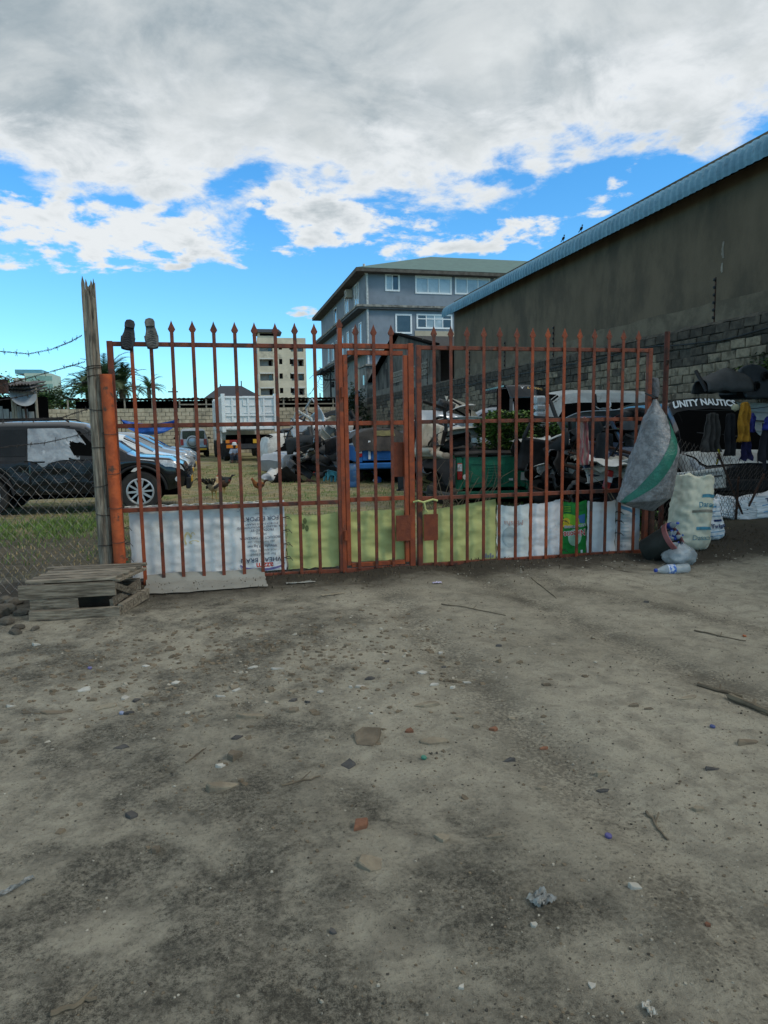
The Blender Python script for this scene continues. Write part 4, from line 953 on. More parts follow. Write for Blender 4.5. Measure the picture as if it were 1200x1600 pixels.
def rect(x0, x1, z0, z1): 
    o = []
    for a, b in (((x0, z0), (x1, z0)), ((x1, z0), (x1, z1)), ((x1, z1), (x0, z1)), ((x0, z1), (x0, z0))):
        for i in range(4): o.append((a[0]+(b[0]-a[0])*i/4, a[1]+(b[1]-a[1])*i/4))
    return o
BLU = flat('dark_blue_print', (.055, .07, .13), .8); REDP = flat('red_print', (.55, .06, .035), .7); YEL = flat('yellow_print', (.70, .50, .03), .7); SKYP = flat('sky_blue_print', (.10, .30, .50), .7); LIME = flat('lime_print', (.20, .50, .03), .7); WHP = flat('white_print', (.78, .80, .80), .7); GRYP = flat('grey_print', (.25, .27, .29), .8); LBL = flat('faint_print', (.40, .48, .50), .8); FRED = flat('faint_red_print', (.55, .36, .33), .8)
# big white sack
o, fn = sheet('woven_sack', 'wide white sack laced to the left leaf with upside-down blue lettering', -.835, .655, .085, .80, SW, 1, amp=.028, n=90)
cx = .42
for i, (s, sz, z) in enumerate((('WHEAT BRAN', .068, .205), ('for animal feed', .042, .262), ('FOR ANIMAL FEED', .032, .305), ('Weight 49 kg net', .042, .345), ('not for human use', .036, .392), ('PRODUCT OF TANZANIA', .036, .435), ('Milling', .040, .476), ('PRODUCED BY', .034, .512), ('FLOUR MILLING CORPORATION LTD', .030, .545), ('P O BOX DAR ES SALAAM', .028, .575), ('FOR EXPORT', .062, .632), ('best before', .02, .685))):
    lay(o, fn, 'lettering', s, sz, cx+.01*math.sin(i), z, GRYP if i in (1, 2, 4, 6, 11) else BLU)
blot(o, fn, 'logo_swoosh', ell(cx, .135, .215, .050), WHP, .005); 
sw = []
for t in np.linspace(math.pi, 2*math.pi, 16): sw.append((cx+.225*math.cos(t), .16+.07*math.sin(t)))
for t in np.linspace(2*math.pi, math.pi, 16): sw.append((cx+.215*math.cos(t), .165+.05*math.sin(t)))
blot_m = MB(); n = len(sw)
for i in range(15):
    q = [sw[i], sw[i+1], sw[n-2-i], sw[n-1-i]]; blot_m.add([tuple(fn(a, b)-Vector((0, .007, 0))) for a, b in q], [(0,1,2,3)])
blot_m.build('logo_arc', flat('violet_print', (.18, .16, .36), .8), o)
lay(o, fn, 'logo', 'azam', .085, cx+.02, .145, REDP, True, .008, bold=.002)
for (bx, bz, a, b) in ((-.30, .46, .035, .075), (-.24, .425, .05, .02), (-.25, .50, .02, .03)):
    ring = ell(bx, bz, a, b, 18); inn = ell(bx, bz, a*.62, b*.62, 18); m = MB()
    for i in range(12): q = [ring[i], ring[i+1], inn[i+1], inn[i]]; m.add([tuple(fn(*p)-Vector((0, .005, 0))) for p in q], [(0,1,2,3)])
    m.build('yellow_mark', pm('faded_yellow', (.58, .47, .20), (.62, .55, .35), 20, .8), o)
lay(o, fn, 'lettering', 'C', .05, .20, .735, LBL, True); lay(o, fn, 'lettering', '&', .05, .47, .735, LBL, True)
# strip of the same cloth lying under the gate
mb = MB()
def st(u, v):
    x = -.70+u*1.13 + .015*nz(v*5, 2); y = 6.955-v*.42+.02*nz(u*6, 9)*(v if v == 1 else 0); return (x, y, gz(x, y)+.012+.012*abs(nz(x*4, y*6, 3)) + .075*max(0, 1-v*5))
mb.grid(st, 44, 16); tag(mb.build('sack_strip', sackmat('dusty_white_sack', (.29, .285, .25), (.17, .16, .135)), None, smooth=True), 'dusty white sack strip lying on the ground under the left leaf', 'sack')
o, fn = sheet('woven_sack', 'lime green sack stretched from the wide left leaf to the wicket post', .675, 1.23, .085, .66, SG, 5, amp=.03, sag=.03, n=34)
for (bx, bz) in ((.86, .60), (.84, .54), (.88, .52)): blot(o, fn, 'stain', ell(bx, bz, .02, .035, 9), flat('olive_stain', (.16, .19, .07), .9))
o, fn = sheet('woven_sack', 'lime green sack filling the bottom of the narrow wicket door', 1.31, 1.925, .12, .645, SG, 9, amp=.03, sag=-.01, n=34)
o, fn = sheet('woven_sack', 'lime green sack on the right leaf rising towards its right edge', 2.09, 2.948, .055, .70, SG, 13, amp=.026, sag=.0, n=40, top=lambda u: -.08+.10*u)
for i in range(5): blot(o, fn, 'print_block', rect(2.80+.027*i, 2.82+.027*i, .075, .105+.02*(i % 2)), GRYP)
o, fn = sheet('woven_sack', 'pale blue white sack with faint print right of the lime sacks', 2.965, 3.345, .045, .655, SP, 17, amp=.02, n=28)
lay(o, fn, 'lettering', 'Maisha', .085, 3.16, .46, FRED, True); blot(o, fn, 'faint_ring', ell(3.12, .30, .09, .12), LBL)
o, fn = sheet('woven_sack', 'plain bright white sack left of the green detergent bag', 3.35, 3.735, .025, .655, SWB, 21, amp=.022, n=28, top=lambda u: .04*u)
o, fn = sheet('woven_sack', 'plain white sack right of the green detergent bag', 4.06, 4.42, .04, .655, SWB, 25, amp=.02, n=28)
o, fn = sheet('woven_sack', 'creased printed white sack at the far right of the gate', 4.425, 4.735, .02, .675, sackmat('grey_print_sack', (.52, .56, .58), (.36, .38, .38)), 29, amp=.028, n=26, top=lambda u: -.05*u)  # greyer base colour than the other white sacks
blot(o, fn, 'blue_corner', [(4.47, .60), (4.60, .57), (4.70, .46), (4.62, .52), (4.50, .56)], SKYP)
for i in range(9): blot(o, fn, 'print_line', rect(4.49, 4.60, .17+.04*i, .18+.04*i), LBL)
lay(o, fn, 'lettering', '1 bar', .06, 4.50, .12, GRYP, True)
# detergent bag
o, fn = sheet('detergent_bag', 'green printed detergent bag hung upside down behind the gate bars', 3.745, 4.05, .02, .665, PKG, 33, amp=.012, n=26, cat='bag'); fn0 = fn; fn = lambda x, z: fn0(x, z-.045)
blot(o, fn, 'lime_swirl', ell(3.90, .50, .15, .055, 20, -.4), LIME, .004); blot(o, fn, 'lime_swirl', ell(3.80, .47, .075, .05), LIME, .0045)
blot(o, fn, 'lemon', ell(3.80, .485, .042, .042), YEL, .007); blot(o, fn, 'lemon', ell(3.815, .435, .065, .026), YEL, .0075)
blot(o, fn, 'pale_bubble', ell(3.905, .30, .085, .10), flat('pale_green_print', (.35, .60, .42), .7), .006)
blot(o, fn, 'blue_picture', [(3.93, .55), (4.03, .56), (4.03, .45), (3.97, .46)], flat('blue_picture_print', (.05, .16, .34), .7), .006)
blot(o, fn, 'dark_panel', rect(3.765, 3.86, .585, .675), flat('dark_green_print', (.01, .15, .03), .7), .005); blot(o, fn, 'dark_panel', rect(3.93, 4.03, .60, .675), flat('dark_green_print', (.01, .15, .03), .7), .005)
for i in range(4): blot(o, fn, 'print_line', rect(3.77, 3.85, .60+.018*i, .606+.018*i), LIME, .008)
lay(o, fn, 'lettering', 'Niceone', .098, 3.90, .345, WHP, True, .009, rot=R(4), bold=.007, sx=.80); lay(o, fn, 'lettering', 'Niceone', .098, 3.90, .345, REDP, True, .011, rot=R(4), bold=.002, sx=.80)
lay(o, fn, 'lettering', 'ULTRA STRONG', .036, 3.905, .43, WHP, True, .010, rot=R(3), bold=.003); lay(o, fn, 'lettering', 'ULTRA STRONG', .036, 3.905, .43, BLU, True, .012, rot=R(3))
blot(o, fn, 'white_mark', rect(3.985, 4.01, .10, .145), WHP)
# lacing between sacks and bars
def lace(x, z, lab):
    mb = MB(); mb.tube([(x+.032*math.cos(a), GY-.012+.05*math.sin(a), z+.006*math.sin(2*a)) for a in np.linspace(0, 2*math.pi, 11)[:-1]], .0035, 4, closed=True)
    mb.tube([(x+.03, GY-.02, z), (x+.055, GY-.03, z-.03)], .003, 4); tag(mb.build('lacing', BLACKP), lab, 'string', 'string ties on the gate')
RK = ('lowest', 'second lowest', 'second highest', 'topmost')
for z, k in zip((.22, .36, .50, .63), RK): lace(.663, z, k+' dark string tie between the white and lime sacks')
for z, k in zip((.12, .45, .68), ('lowest', 'middle', 'topmost')): lace(3.735, z, k+' dark string tie left of the detergent bag')
for z, k in zip((.28, .42, .52, .66), RK): lace(4.42, z, k+' dark string tie right of the detergent bag')
for z, k in zip((.16, .30, .45, .6), RK): lace(-.86, z, k+' dark string tie on the left gate stile')
mb = MB(); pts = [(-.86+i*.05, GY-.03+.05*(i % 2), .80+.012*nz(i*.7, 2)) for i in range(30)]; mb.tube(pts, .006, 5); tag(mb.build('cord', flat('white_cord', (.6, .58, .52), .9)), 'white cord threaded along the rail above the wide sack', 'cord')
mb = MB(); mb.tube([(1.99, GY-.04, .735), (2.03, GY-.07, .75), (2.09, GY-.06, .73), (2.20, GY-.05, .755), (2.25, GY-.05, .74)], .012, 6); mb.tube([(2.10, GY-.06, .735), (2.11, GY-.07, .66), (2.14, GY-.065, .62)], .009, 5)
tag(mb.build('rag_tie', SG, smooth=True), 'twisted lime rag tying the wicket to the right leaf', 'rag')
# ------------------------------------------------------------------ shoes stuck on the bar tops
def shoe(label, px, py, mat, sole, rz):
    p = YP(px, py, GY-.05); t = thing('slipper', label, 'slipper', (p.x, GY-.06, p.z), 0); t.rotation_euler = (R(-4), rz, R(6)); t.scale = (1.25, 1, .98)
    def outl(s=1.0):   # sole outline, heel at top
        pts = [(-.035, -.13), (-.045, -.09), (-.048, -.04), (-.034, .02), (-.032, .06), (-.036, .10), (-.028, .13), (0, .142), (.028, .13), (.036, .10), (.034, .06), (.042, .02), (.05, -.04), (.046, -.09), (.034, -.13), (0, -.145)]
        return [(a*s, b*s) for a, b in pts]
    MB().prism(outl(), -.012, .008, 'y').build('sole', sole, t, bevel=.006)
    MB().prism([(-.034, .06), (.034, .06), (.036, .10), (.027, .128), (0, .139), (-.027, .128), (-.036, .10)], -.034, -.0125, 'y').build('heel', sole, t, bevel=.004)
    mb = MB()
    for i in range(7):
        z = -.115+i*.022; w_ = .034-.004*abs(i-2); mb.bar((-w_, -.014, z-.008), (0, -.014, z+.008), .006, .006); mb.bar((w_, -.014, z-.008), (0, -.014, z+.008), .006, .006)
    stuff(mb.build('tread', mat, t))
    def up(u, v): a = math.pi*v; x = .047*math.cos(a); return (x*(1-.25*u*u), .008+.075*math.sin(a)*(1-.35*u), -.02-.118*u)
    MB().grid(up, 8, 10).build('strap', mat, t, smooth=True, solid=.008)
shoe('black slipper hooked sole outward on the gate top', 201, 523, pm('black_rubber', (.018, .018, .02), (.03, .03, .032), 20, .7, .3), pm('black_rubber_sole', (.028, .028, .03), (.045, .045, .047), 25, .8, .4), R(10))
shoe('grey worn slipper hooked sole outward on the gate top', 236, 521, pm('grey_rubber', (.12, .12, .11), (.05, .05, .05), 30, .8, .4), pm('grey_rubber_sole', (.17, .165, .15), (.08, .078, .07), 25, .85, .4), R(-4))
# ------------------------------------------------------------------ chain link and barbed wire on the left
def chain_link(name, label, A, B, h, mat, cell=.085, r=.0024, sag=.03, z0=.02, flop=None):
    A = Vector(A); B = Vector(B); d = B-A; L_ = d.length; d.normalize(); nrm = Vector((-d.y, d.x, 0)); mb = MB(); n = int(L_/cell); m = int(h/(cell*.62))
    for i in range(n+1):
        pts = []
        for j in range(m+1):
            s = (i + .5*(j % 2))*cell; z = z0+j*cell*.62 - sag*math.sin(math.pi*min(1, s/L_))*(j/m)**2 + .012*nz(i*.5, j*.5)
            b = .03*nz(s*1.3, z*2, 4) + (.006 if i % 2 else -.006)
            if flop: z = flop(s/L_, z)
            p = A+d*min(s, L_)+nrm*b; pts.append((p.x, p.y, z))
        mb.tube(pts, r, 4, cap=False)
        pts2 = []
        for j in range(m+1):
            s = (i + 1 - .5*(j % 2))*cell; z = z0+j*cell*.62 - sag*math.sin(math.pi*min(1, s/L_))*(j/m)**2 + .012*nz(i*.5, j*.5)
            b = .03*nz(s*1.3, z*2, 4) - (.006 if i % 2 else -.006)
            if flop: z = flop(s/L_, z)
            p = A+d*min(s, L_)+nrm*b; pts2.append((p.x, p.y, z))
        mb.tube(pts2, r, 4, cap=False)
    t = thing(name, label, 'fence', (0, 0, 0)); stuff(mb.build('wire_mesh', mat, t)); return t
cl = chain_link('chain_link_fence', 'sagging chain link fence between the timber post and the left edge', (-3.6, 7.25, 0), (-1.06, 6.87, 0), 1.30, WIRE, sag=.10)
def barbed(label, pts, r=.005):
    mb = MB(); P = []; r_ = random.Random(len(label))
    for a, b in zip(pts[:-1], pts[1:]):
        for i in range(14): P.append(Vector(a).lerp(Vector(b), i/14))
    P.append(Vector(pts[-1])); Q = []
    for k in (0, 1): mb.tube([p+Vector((0, r*math.cos(i*1.1+k*3.14), r*math.sin(i*1.1+k*3.14))) for i, p in enumerate(P)], .0028, 4)
    for i in range(4, len(P)-2, 6):
        p = P[i]
        for k in range(4): a = r_.random()*6.28; v = Vector((.3*r_.uniform(-1, 1), math.cos(a), math.sin(a)))*.032; mb.tube([p-v*.3, p+v], .0022, 3)
    tag(mb.build('barbed_wire', BARB), label, 'wire', 'barbed wire strands')
def bw(label, pix, y0=7.0, y1=6.86): barbed(label, [tuple(YP(px, py, y0+(y1-y0)*max(0, min(1, px/150)))) for px, py in pix])
bw('topmost barbed wire strand meeting the timber post', [(-60, 545), (0, 549), (45, 553), (80, 546), (110, 534), (128, 524)])
bw('second barbed wire strand just above the palm tops', [(-60, 620), (0, 603), (40, 592), (75, 582), (110, 572), (133, 565)])
bw('third barbed wire strand crossing the shed roof', [(-60, 634), (20, 622), (60, 613), (100, 602), (140, 596)])
bw('fourth barbed wire strand drooping before the pale block wall', [(-60, 664), (30, 657), (70, 655), (95, 653), (125, 643), (143, 637), (158, 630), (165, 626)])
bw('lowest barbed wire strand crossing the black car windows', [(-60, 708), (20, 697), (70, 692), (110, 683), (150, 672)])
# ------------------------------------------------------------------ broken crate bench at the left
def crate():
    p = GP(100, 968); t = thing('pallet_crate', 'broken grey timber crate of loose planks beside the gate post', 'crate', (-1.12, 6.33, 0), R(-4)); g = gz(-1.1, 6.3)
    def plank(name, a, b, w_, h, rot=0.0, seed=0):
        a = Vector(a); b = Vector(b); mb = MB(); n = 8; d = (b-a).normalized(); up = Vector((0, 0, 1)); sx = d.cross(up).normalized(); uz = sx.cross(d)
        q = Matrix.Rotation(rot, 3, d); sx = q@sx; uz = q@uz
        for i in range(n+1):
            c = a.lerp(b, i/n)
            for (s1, s2) in ((-1,-1),(1,-1),(1,1),(-1,1)):
                e = .008*nz(i*.8+seed, s1*2+s2*5, seed); mb.v.append(tuple(c+sx*(s1*w_/2+e)+uz*(s2*h/2+e*.6)))
        for i in range(n):
            for k in range(4): mb.f.append((i*4+k, i*4+(k+1)%4, (i+1)*4+(k+1)%4, (i+1)*4+k))
        mb.f.append((0,1,2,3)); mb.f.append((n*4+3, n*4+2, n*4+1, n*4)); return mb.build(name, WOODX, t)
    zt = .30+g
    for i, (y, w_) in enumerate(((-.30, .085), (-.20, .10), (-.08, .11), (.04, .11), (.15, .10), (.25, .09))): plank('plank', (-.40+.03*nz(i, 2)+.02*i*(i < 5), y, zt+.006*nz(i, 5)), (.30+.03*nz(i, 7)+.03*i, y, zt+.01*nz(i, 6)), w_*.80, .022, .05*nz(i, 3), i)
    plank('front_board', (-.45, -.345, zt-.080), (.30, -.36, zt-.075), .025, .115, 0, 11)
    plank('front_board', (-.37, -.34, .10+g), (.0, -.35, .095+g), .022, .13, .05, 12)
    plank('base_board', (-.36, -.40, .04+g), (.34, -.42, .045+g), .05, .075, 0, 13)
    plank('side_board', (.33, -.38, .05+g), (.47, .10, .07+g), .04, .085, .1, 14)
    plank('side_strut', (.26, -.36, .10+g), (.40, .12, .16+g), .03, .06, 0, 15); plank('side_strut', (.29, -.36, zt-.05), (.40, .02, .09+g), .025, .05, .3, 16); plank('side_strut', (.30, -.32, zt-.02), (.43, .20, zt-.03), .06, .02, 0, 17)
    plank('back_board', (-.38, .27, .10+g), (.38, .28, .10+g), .025, .14, 0, 18); plank('leg', (-.36, .25, g-.01), (-.36, .25, zt-.01), .05, .05, 0, 19); plank('leg', (-.36, -.31, g-.01), (-.36, -.31, zt-.01), .05, .05, 0, 20); plank('leg', (.31, -.31, g+.08), (.31, -.31, zt-.01), .045, .045, 0, 21)
    MB().box(-.33, .24, -.10, .24, .02+g, .25+g).build('gap_shade_box', pm('crate_gap_shade', (.028, .024, .018), (.045, .038, .028), 9, .95), t)  # added dark box, stands in for the deep shade inside the crate
    # rubble against its left end
    ROCK = pm('muddy_rock', (.13, .115, .09), (.065, .057, .045), 8, .95, .6, 40)
    for i, (px, py, s) in enumerate(((6, 958, .10), (22, 945, .08), (10, 975, .07), (33, 962, .06), (-12, 965, .12), (30, 983, .045), (8, 940, .06), (55, 985, .035), (24, 990, .05))):
        q = GP(px, py); rock('rock', ('muddy brown rock, number %d from the edge, heaped left of the crate' % (i+1)) if 0 else RL[i], q.x, q.y, s, ROCK, 70+i, 'rocks beside the crate')
RL = ['largest muddy rock at the left edge by the crate', 'rounded muddy rock above the crate heap', 'low muddy rock in front of the crate heap', 'small muddy rock touching the crate', 'muddy rock half cut by the left picture edge', 'little muddy rock under the crate front', 'muddy rock at the back of the crate heap', 'tiny muddy rock below the crate base board', 'flat muddy rock at the foot of the crate']
def rock(name, label, x, y, s, mat, seed, group=None, flat_=.6, cat='stone'):
    bm = bmesh.new(); bmesh.ops.create_icosphere(bm, subdivisions=2, radius=1)
    r_ = random.Random(seed); ax = (s*r_.uniform(.9, 1.3), s*r_.uniform(.7, 1.0), s*flat_)
    for v in bm.verts:
        k = 1+.28*fb(v.co.x*1.3+seed, v.co.y*1.3, v.co.z*1.3, 3); v.co = Vector((v.co.x*ax[0]*k, v.co.y*ax[1]*k, v.co.z*ax[2]*k))
    me = bpy.data.meshes.new(name); bm.to_mesh(me); bm.free(); me.materials.append(mat)
    o = put(name, me, None, (x, y, gz(x, y)+s*flat_*.35), (0, 0, r_.random()*6)); return tag(o, label, cat, group)
crate()
# ------------------------------------------------------------------ scrap yard
def at_rot(px, py, y): p = YP(px, py, y); return p
PNT['dusty'] = pm('dusty_black_paint', (.009, .009, .010), (.02, .019, .018), 4, .5, .15, spec=.25, c3=(.04, .036, .03), s3=2.5, l3=.55, h3=.75)
PNT['dnavy'] = pm('dusty_navy_paint', (.012, .015, .024), (.02, .022, .027), 4, .45, .15, spec=.25, c3=(.04, .037, .032), s3=2.5, l3=.55, h3=.75)
# ---- single scrap pieces
def k_bumper(r):
    L_, h, d = r.uniform(1.3, 1.65), r.uniform(.20, .30), r.uniform(.28, .42); mb = MB()
    prof = [(0, -.5), (.10, -.42), (.13, -.1), (.11, .12), (.14, .2), (.09, .42), (.0, .5)]
    def fn(u, v):
        x = (u-.5)*L_; a = abs(2*u-1); cy = -d*(a**3.2); i = v*(len(prof)-1); k = min(len(prof)-2, int(i)); f = i-k
        o = prof[k][0]*(1-f)+prof[k+1][0]*f; z = (prof[k][1]*(1-f)+prof[k+1][1]*f)*h
        return (x*(1-.10*a**5), cy+o, z+.015*nz(u*4, v*3, r.random()*0+L_))
    mb.grid(fn, 26, 12); return mb, .012
def k_bonnet(r):
    L_, w_ = r.uniform(1.0, 1.25), r.uniform(.85, 1.0); s = r.random()*9; mb = MB()
    mb.grid(lambda u, v: ((u-.5)*w_*1.3*(1-.12*v*v), (v-.5)*L_, .10*(1-(2*u-1)**2)*(1-.4*v)+.05*fb(u*2+s, v*2, s, 2)-.03*(1 if v in (0, 1) or u in (0, 1) else 0)), 18, 16); return mb, .015
def k_fender(r):
    mb = MB(); s = r.random()*5; ra = .33
    P = []
    for i in range(25):
        for j in range(9):
            x = -.55+i*1.1/24; z0 = math.sqrt(max(0, ra*ra-x*x)) if abs(x) < ra else -.05; zt = .52-.10*abs(x)+.03*x; z = z0+(zt-z0)*j/8
            mb.v.append((x, .10*((j/8)**2)+.03*nz(x*3, z*3, s), z))
    mb.f += [(i*9+j, (i+1)*9+j, (i+1)*9+j+1, i*9+j+1) for i in range(24) for j in range(8)]; return mb, .014
def k_door(r):
    mb = MB(); w_, h = r.uniform(.9, 1.05), .62
    mb.grid(lambda u, v: ((u-.5)*w_, .07*math.sin(math.pi*v)*.8, v*h), 10, 10)
    fr_ = [(-w_/2+.02, 0, h), (-w_/2+.12, -.02, h+.38), (w_/2-.16, -.03, h+.44), (w_/2-.02, -.0, h)]; mb.tube(fr_, .025, 6); return mb, .03
def k_tyre(r):
    mb = MB(); R_ = r.uniform(.28, .33); mb.lathe([(.6*R_, -.09), (.9*R_, -.10), (R_, -.06), (R_, .06), (.9*R_, .10), (.6*R_, .09), (.6*R_, -.09)], 24, None, cap=False); return mb, 0
def k_pipe(r):
    mb = MB(); l = r.uniform(.9, 1.8); mb.tube([(-l/2+l*i/8, .10*nz(i*.5, l), .06*nz(i*.6, 3+l)) for i in range(9)], r.uniform(.016, .03), 7); mb.tube([(l*.1, .0, 0), (l*.32, .02, .0)], .07, 10); return mb, 0
def k_sheet(r):
    mb = MB(); s = r.random()*20; w_, l = r.uniform(.5, .9), r.uniform(.6, 1.0); mb.grid(lambda u, v: ((u-.5)*w_+.05*nz(v*3, s), (v-.5)*l+.05*nz(u*3, s+2), .16*fb(u*1.6+s, v*1.6, s, 3)), 14, 14); return mb, .008
def k_seat(r):
    mb = MB(); mb.grid(lambda u, v: ((u-.5)*.52, (.08+.05*math.sin(math.pi*u))*(1 if v < 1 else 1)-.10*(abs(2*u-1) > .7), v*.68), 10, 10); mb.grid(lambda u, v: ((u-.5)*.52, .1-.5*v, .02+.10*math.sin(math.pi*u)*.6+.06*(abs(2*u-1) > .7)), 10, 8); return mb, .12
def k_frame(r):
    mb = MB(); w_, h = r.uniform(.7, 1.1), r.uniform(.4, .6); mb.tube([(-w_/2, 0, 0), (w_/2, 0, 0), (w_/2-.08, .05, h), (-w_/2+.08, .05, h)], .03, 6, closed=True); mb.bar((-w_/2, .01, h*.5), (w_/2, .01, h*.5), .05, .02); return mb, 0
def k_lamp(r):
    mb = MB(); mb.grid(lambda u, v: ((u-.5)*.46, .09*math.sin(math.pi*u)*math.sin(math.pi*v), (v-.5)*.2+.03*u), 10, 6); mb.box(-.21, .21, -.14, -.01, -.085, .095); return mb, 0
KIND = {'bumper': (k_bumper, 'car_bumper', 'car bumper'), 'bonnet': (k_bonnet, 'car_bonnet', 'car bonnet'), 'fender': (k_fender, 'car_wing', 'car wing'), 'door': (k_door, 'car_door_scrap', 'car door'), 'tyre': (k_tyre, 'tyre', 'tyre'),
        'pipe': (k_pipe, 'exhaust_pipe', 'exhaust pipe'), 'sheet': (k_sheet, 'bent_panel', 'bent panel'), 'seat': (k_seat, 'car_seat_scrap', 'car seat'), 'frame': (k_frame, 'metal_frame', 'metal frame'), 'lamp': (k_lamp, 'headlamp_unit', 'headlamp')}
JC = {'black': BLACKP, 'glossy black': PNT['black'], 'white': PNT['dwhite'], 'silver': PNT['silver'], 'grey': TRIM, 'cream': PNT['cream'], 'pale blue': PNT['sblue'], 'rusty': RUST, 'maroon': PNT['red'], 'clear': LENS, 'rubber': TYRE, 'dark blue': PNT['navy']}
USED = {}
ADJ = ['', 'bent ', 'scuffed ', 'dusty ', 'crumpled ', 'tilted ', 'cracked ', 'battered ', 'dented ', 'scratched ', 'twisted ', 'worn ', 'grimy ', 'chipped ', 'faded ', 'broken ']
def junk(kind, col, pos, rot, where, seed, s=1.0, group='scrap car parts in the yard'):
    fn, nm, cat = KIND[kind]; mb, sol = fn(random.Random(seed)); m = JC[col]
    lab = '%s %s %s' % (col, cat, where) if kind != 'tyre' else 'black %s %s' % (cat, where)
    k = USED.get(lab, 0); USED[lab] = k+1; lab = ADJ[k % len(ADJ)]+lab
    o = mb.build(nm, m, None, pos, rot, smooth=True, ang=45, solid=sol); o.scale = (s, s, s)
    return tag(o, lab, cat, group)
def shell(name, label, loc, rz, paint, top, belt=SEDB, half=SEDW, wheels=(1.32, -1.28), z=0, tilt=(0, 0), win=True, **k):
    c = Car(name, label, (loc[0], loc[1], z), rz, paint, 4.4, 1.72, wheels, .31, .26, belt, top, half, nowheels=True, cat='wrecked car', tilt=tilt, group='wrecked cars in the yard', **k)
    if win:
        for sd in (1, -1):
            c.patch('side_window', DARK, ((-.45, .98), (-.42, .38), 4.15, 4.88), sd, .008); c.patch('side_window', DARK, ((-1.55, -.55), (-1.15, -.5), 4.15, 4.85), sd, .008)
        c.screen('windscreen', .42, 1.18, mat=DARK); c.screen('rear_window', -2.0 if top is VANT else -1.55, -1.85 if top is VANT else -1.05, mat=DARK)
    return c
CRD = lambda x, z, side: -.10*abs(fb(x*1.5, z*2.5, side*3, 3))
# ---- middle heap: crushed shells with parts thrown on them
p = YP(505, 700, 24.5); shell('wrecked_car', 'crushed silver car shell buried in the middle scrap heap', (p.x, 24.5), R(25), PNT['silver'], SEDT, z=-.22, dent=CRD)
p = YP(540, 700, 21.5); shell('wrecked_car', 'black car shell at the right end of the middle scrap heap', (p.x+.2, 21.8), R(-68), PNT['dnavy'], SEDT, z=-.15, dent=CRD)
p = YP(490, 690, 29); shell('wrecked_car', 'white car shell at the back of the middle scrap heap', (p.x, 29.5), R(10), PNT['dwhite'], VANT, z=-.1, dent=CRD)
p = YP(455, 690, 33); shell('wrecked_car', 'dark pickup shell standing right of the white tipper truck', (p.x+.2, 33.5), R(95), PNT['dnavy'], SEDT, z=.15, dent=CRD)
rj = random.Random(5)
MIDJ = [('bumper','black',468,722,21.5,.25),('bumper','grey',462,728,20.3,.3),('sheet','white',478,715,21.8,.5),('door','white',470,690,23.5,.9),('fender','silver',486,684,23,1.0),('bonnet','white',497,684,23.2,1.15),('bumper','white',512,695,22,.8),
        ('bumper','silver',478,672,26,1.3),('door','silver',500,668,26,1.5),('bonnet','silver',515,672,25,1.4),('lamp','clear',488,698,22,.8),('fender','white',525,685,22.8,1.1),('bumper','glossy black',508,706,21,.6),('sheet','grey',518,712,20.8,.45),
        ('seat','grey',482,702,21.9,.5),('frame','black',496,712,21,.4),('pipe','rusty',470,735,20,.1),('tyre','rubber',502,720,20.6,.25),('tyre','rubber',528,716,20.6,.35),('bumper','cream',525,700,21.4,.85),('bonnet','pale blue',545,690,21,1.0),('fender','black',535,706,20.8,.6),
        ('sheet','black',450,740,19.8,.05),('sheet','white',440,734,20.6,.05),('sheet','silver',430,736,20.8,.05),('frame','black',463,692,24.5,.9),('pipe','grey',545,672,23,1.5),('bumper','black',530,668,24.5,1.5),('seat','black',552,668,24,1.45),('door','dark blue',455,684,27,.9),('fender','glossy black',520,662,27.5,1.7),('bumper','white',492,664,28.5,1.6),('sheet','silver',470,664,29,1.5),
        ('bumper','silver',505,690,22.6,1.0),('bumper','glossy black',488,676,24.6,1.35),('fender','grey',476,706,21.6,.55),('door','glossy black',517,722,20.4,.35),('lamp','clear',513,684,23,1.15),('bonnet','glossy black',535,678,22.5,1.3),('pipe','white',500,660,26,1.75),('frame','rusty',482,660,27,1.7),('bumper','white',470,700,22.4,.7)]
for i, (k, c, px, py, y, z) in enumerate(MIDJ):
    p = YP(px, py, y); zz = p.z if z > .2 else gz(p.x, y)+.06
    side = 'left' if px < 480 else ('right' if px > 522 else 'middle'); lev = 'top' if py < 680 else ('foot' if py > 712 else 'face')
    junk(k, c, (p.x, y, zz), (rj.uniform(-.7, .7), rj.uniform(-.6, .6), rj.uniform(-1.2, 1.2)+(0 if k not in ('tyre',) else 0)), 'on the %s %s of the middle heap' % (side, lev), 100+i)
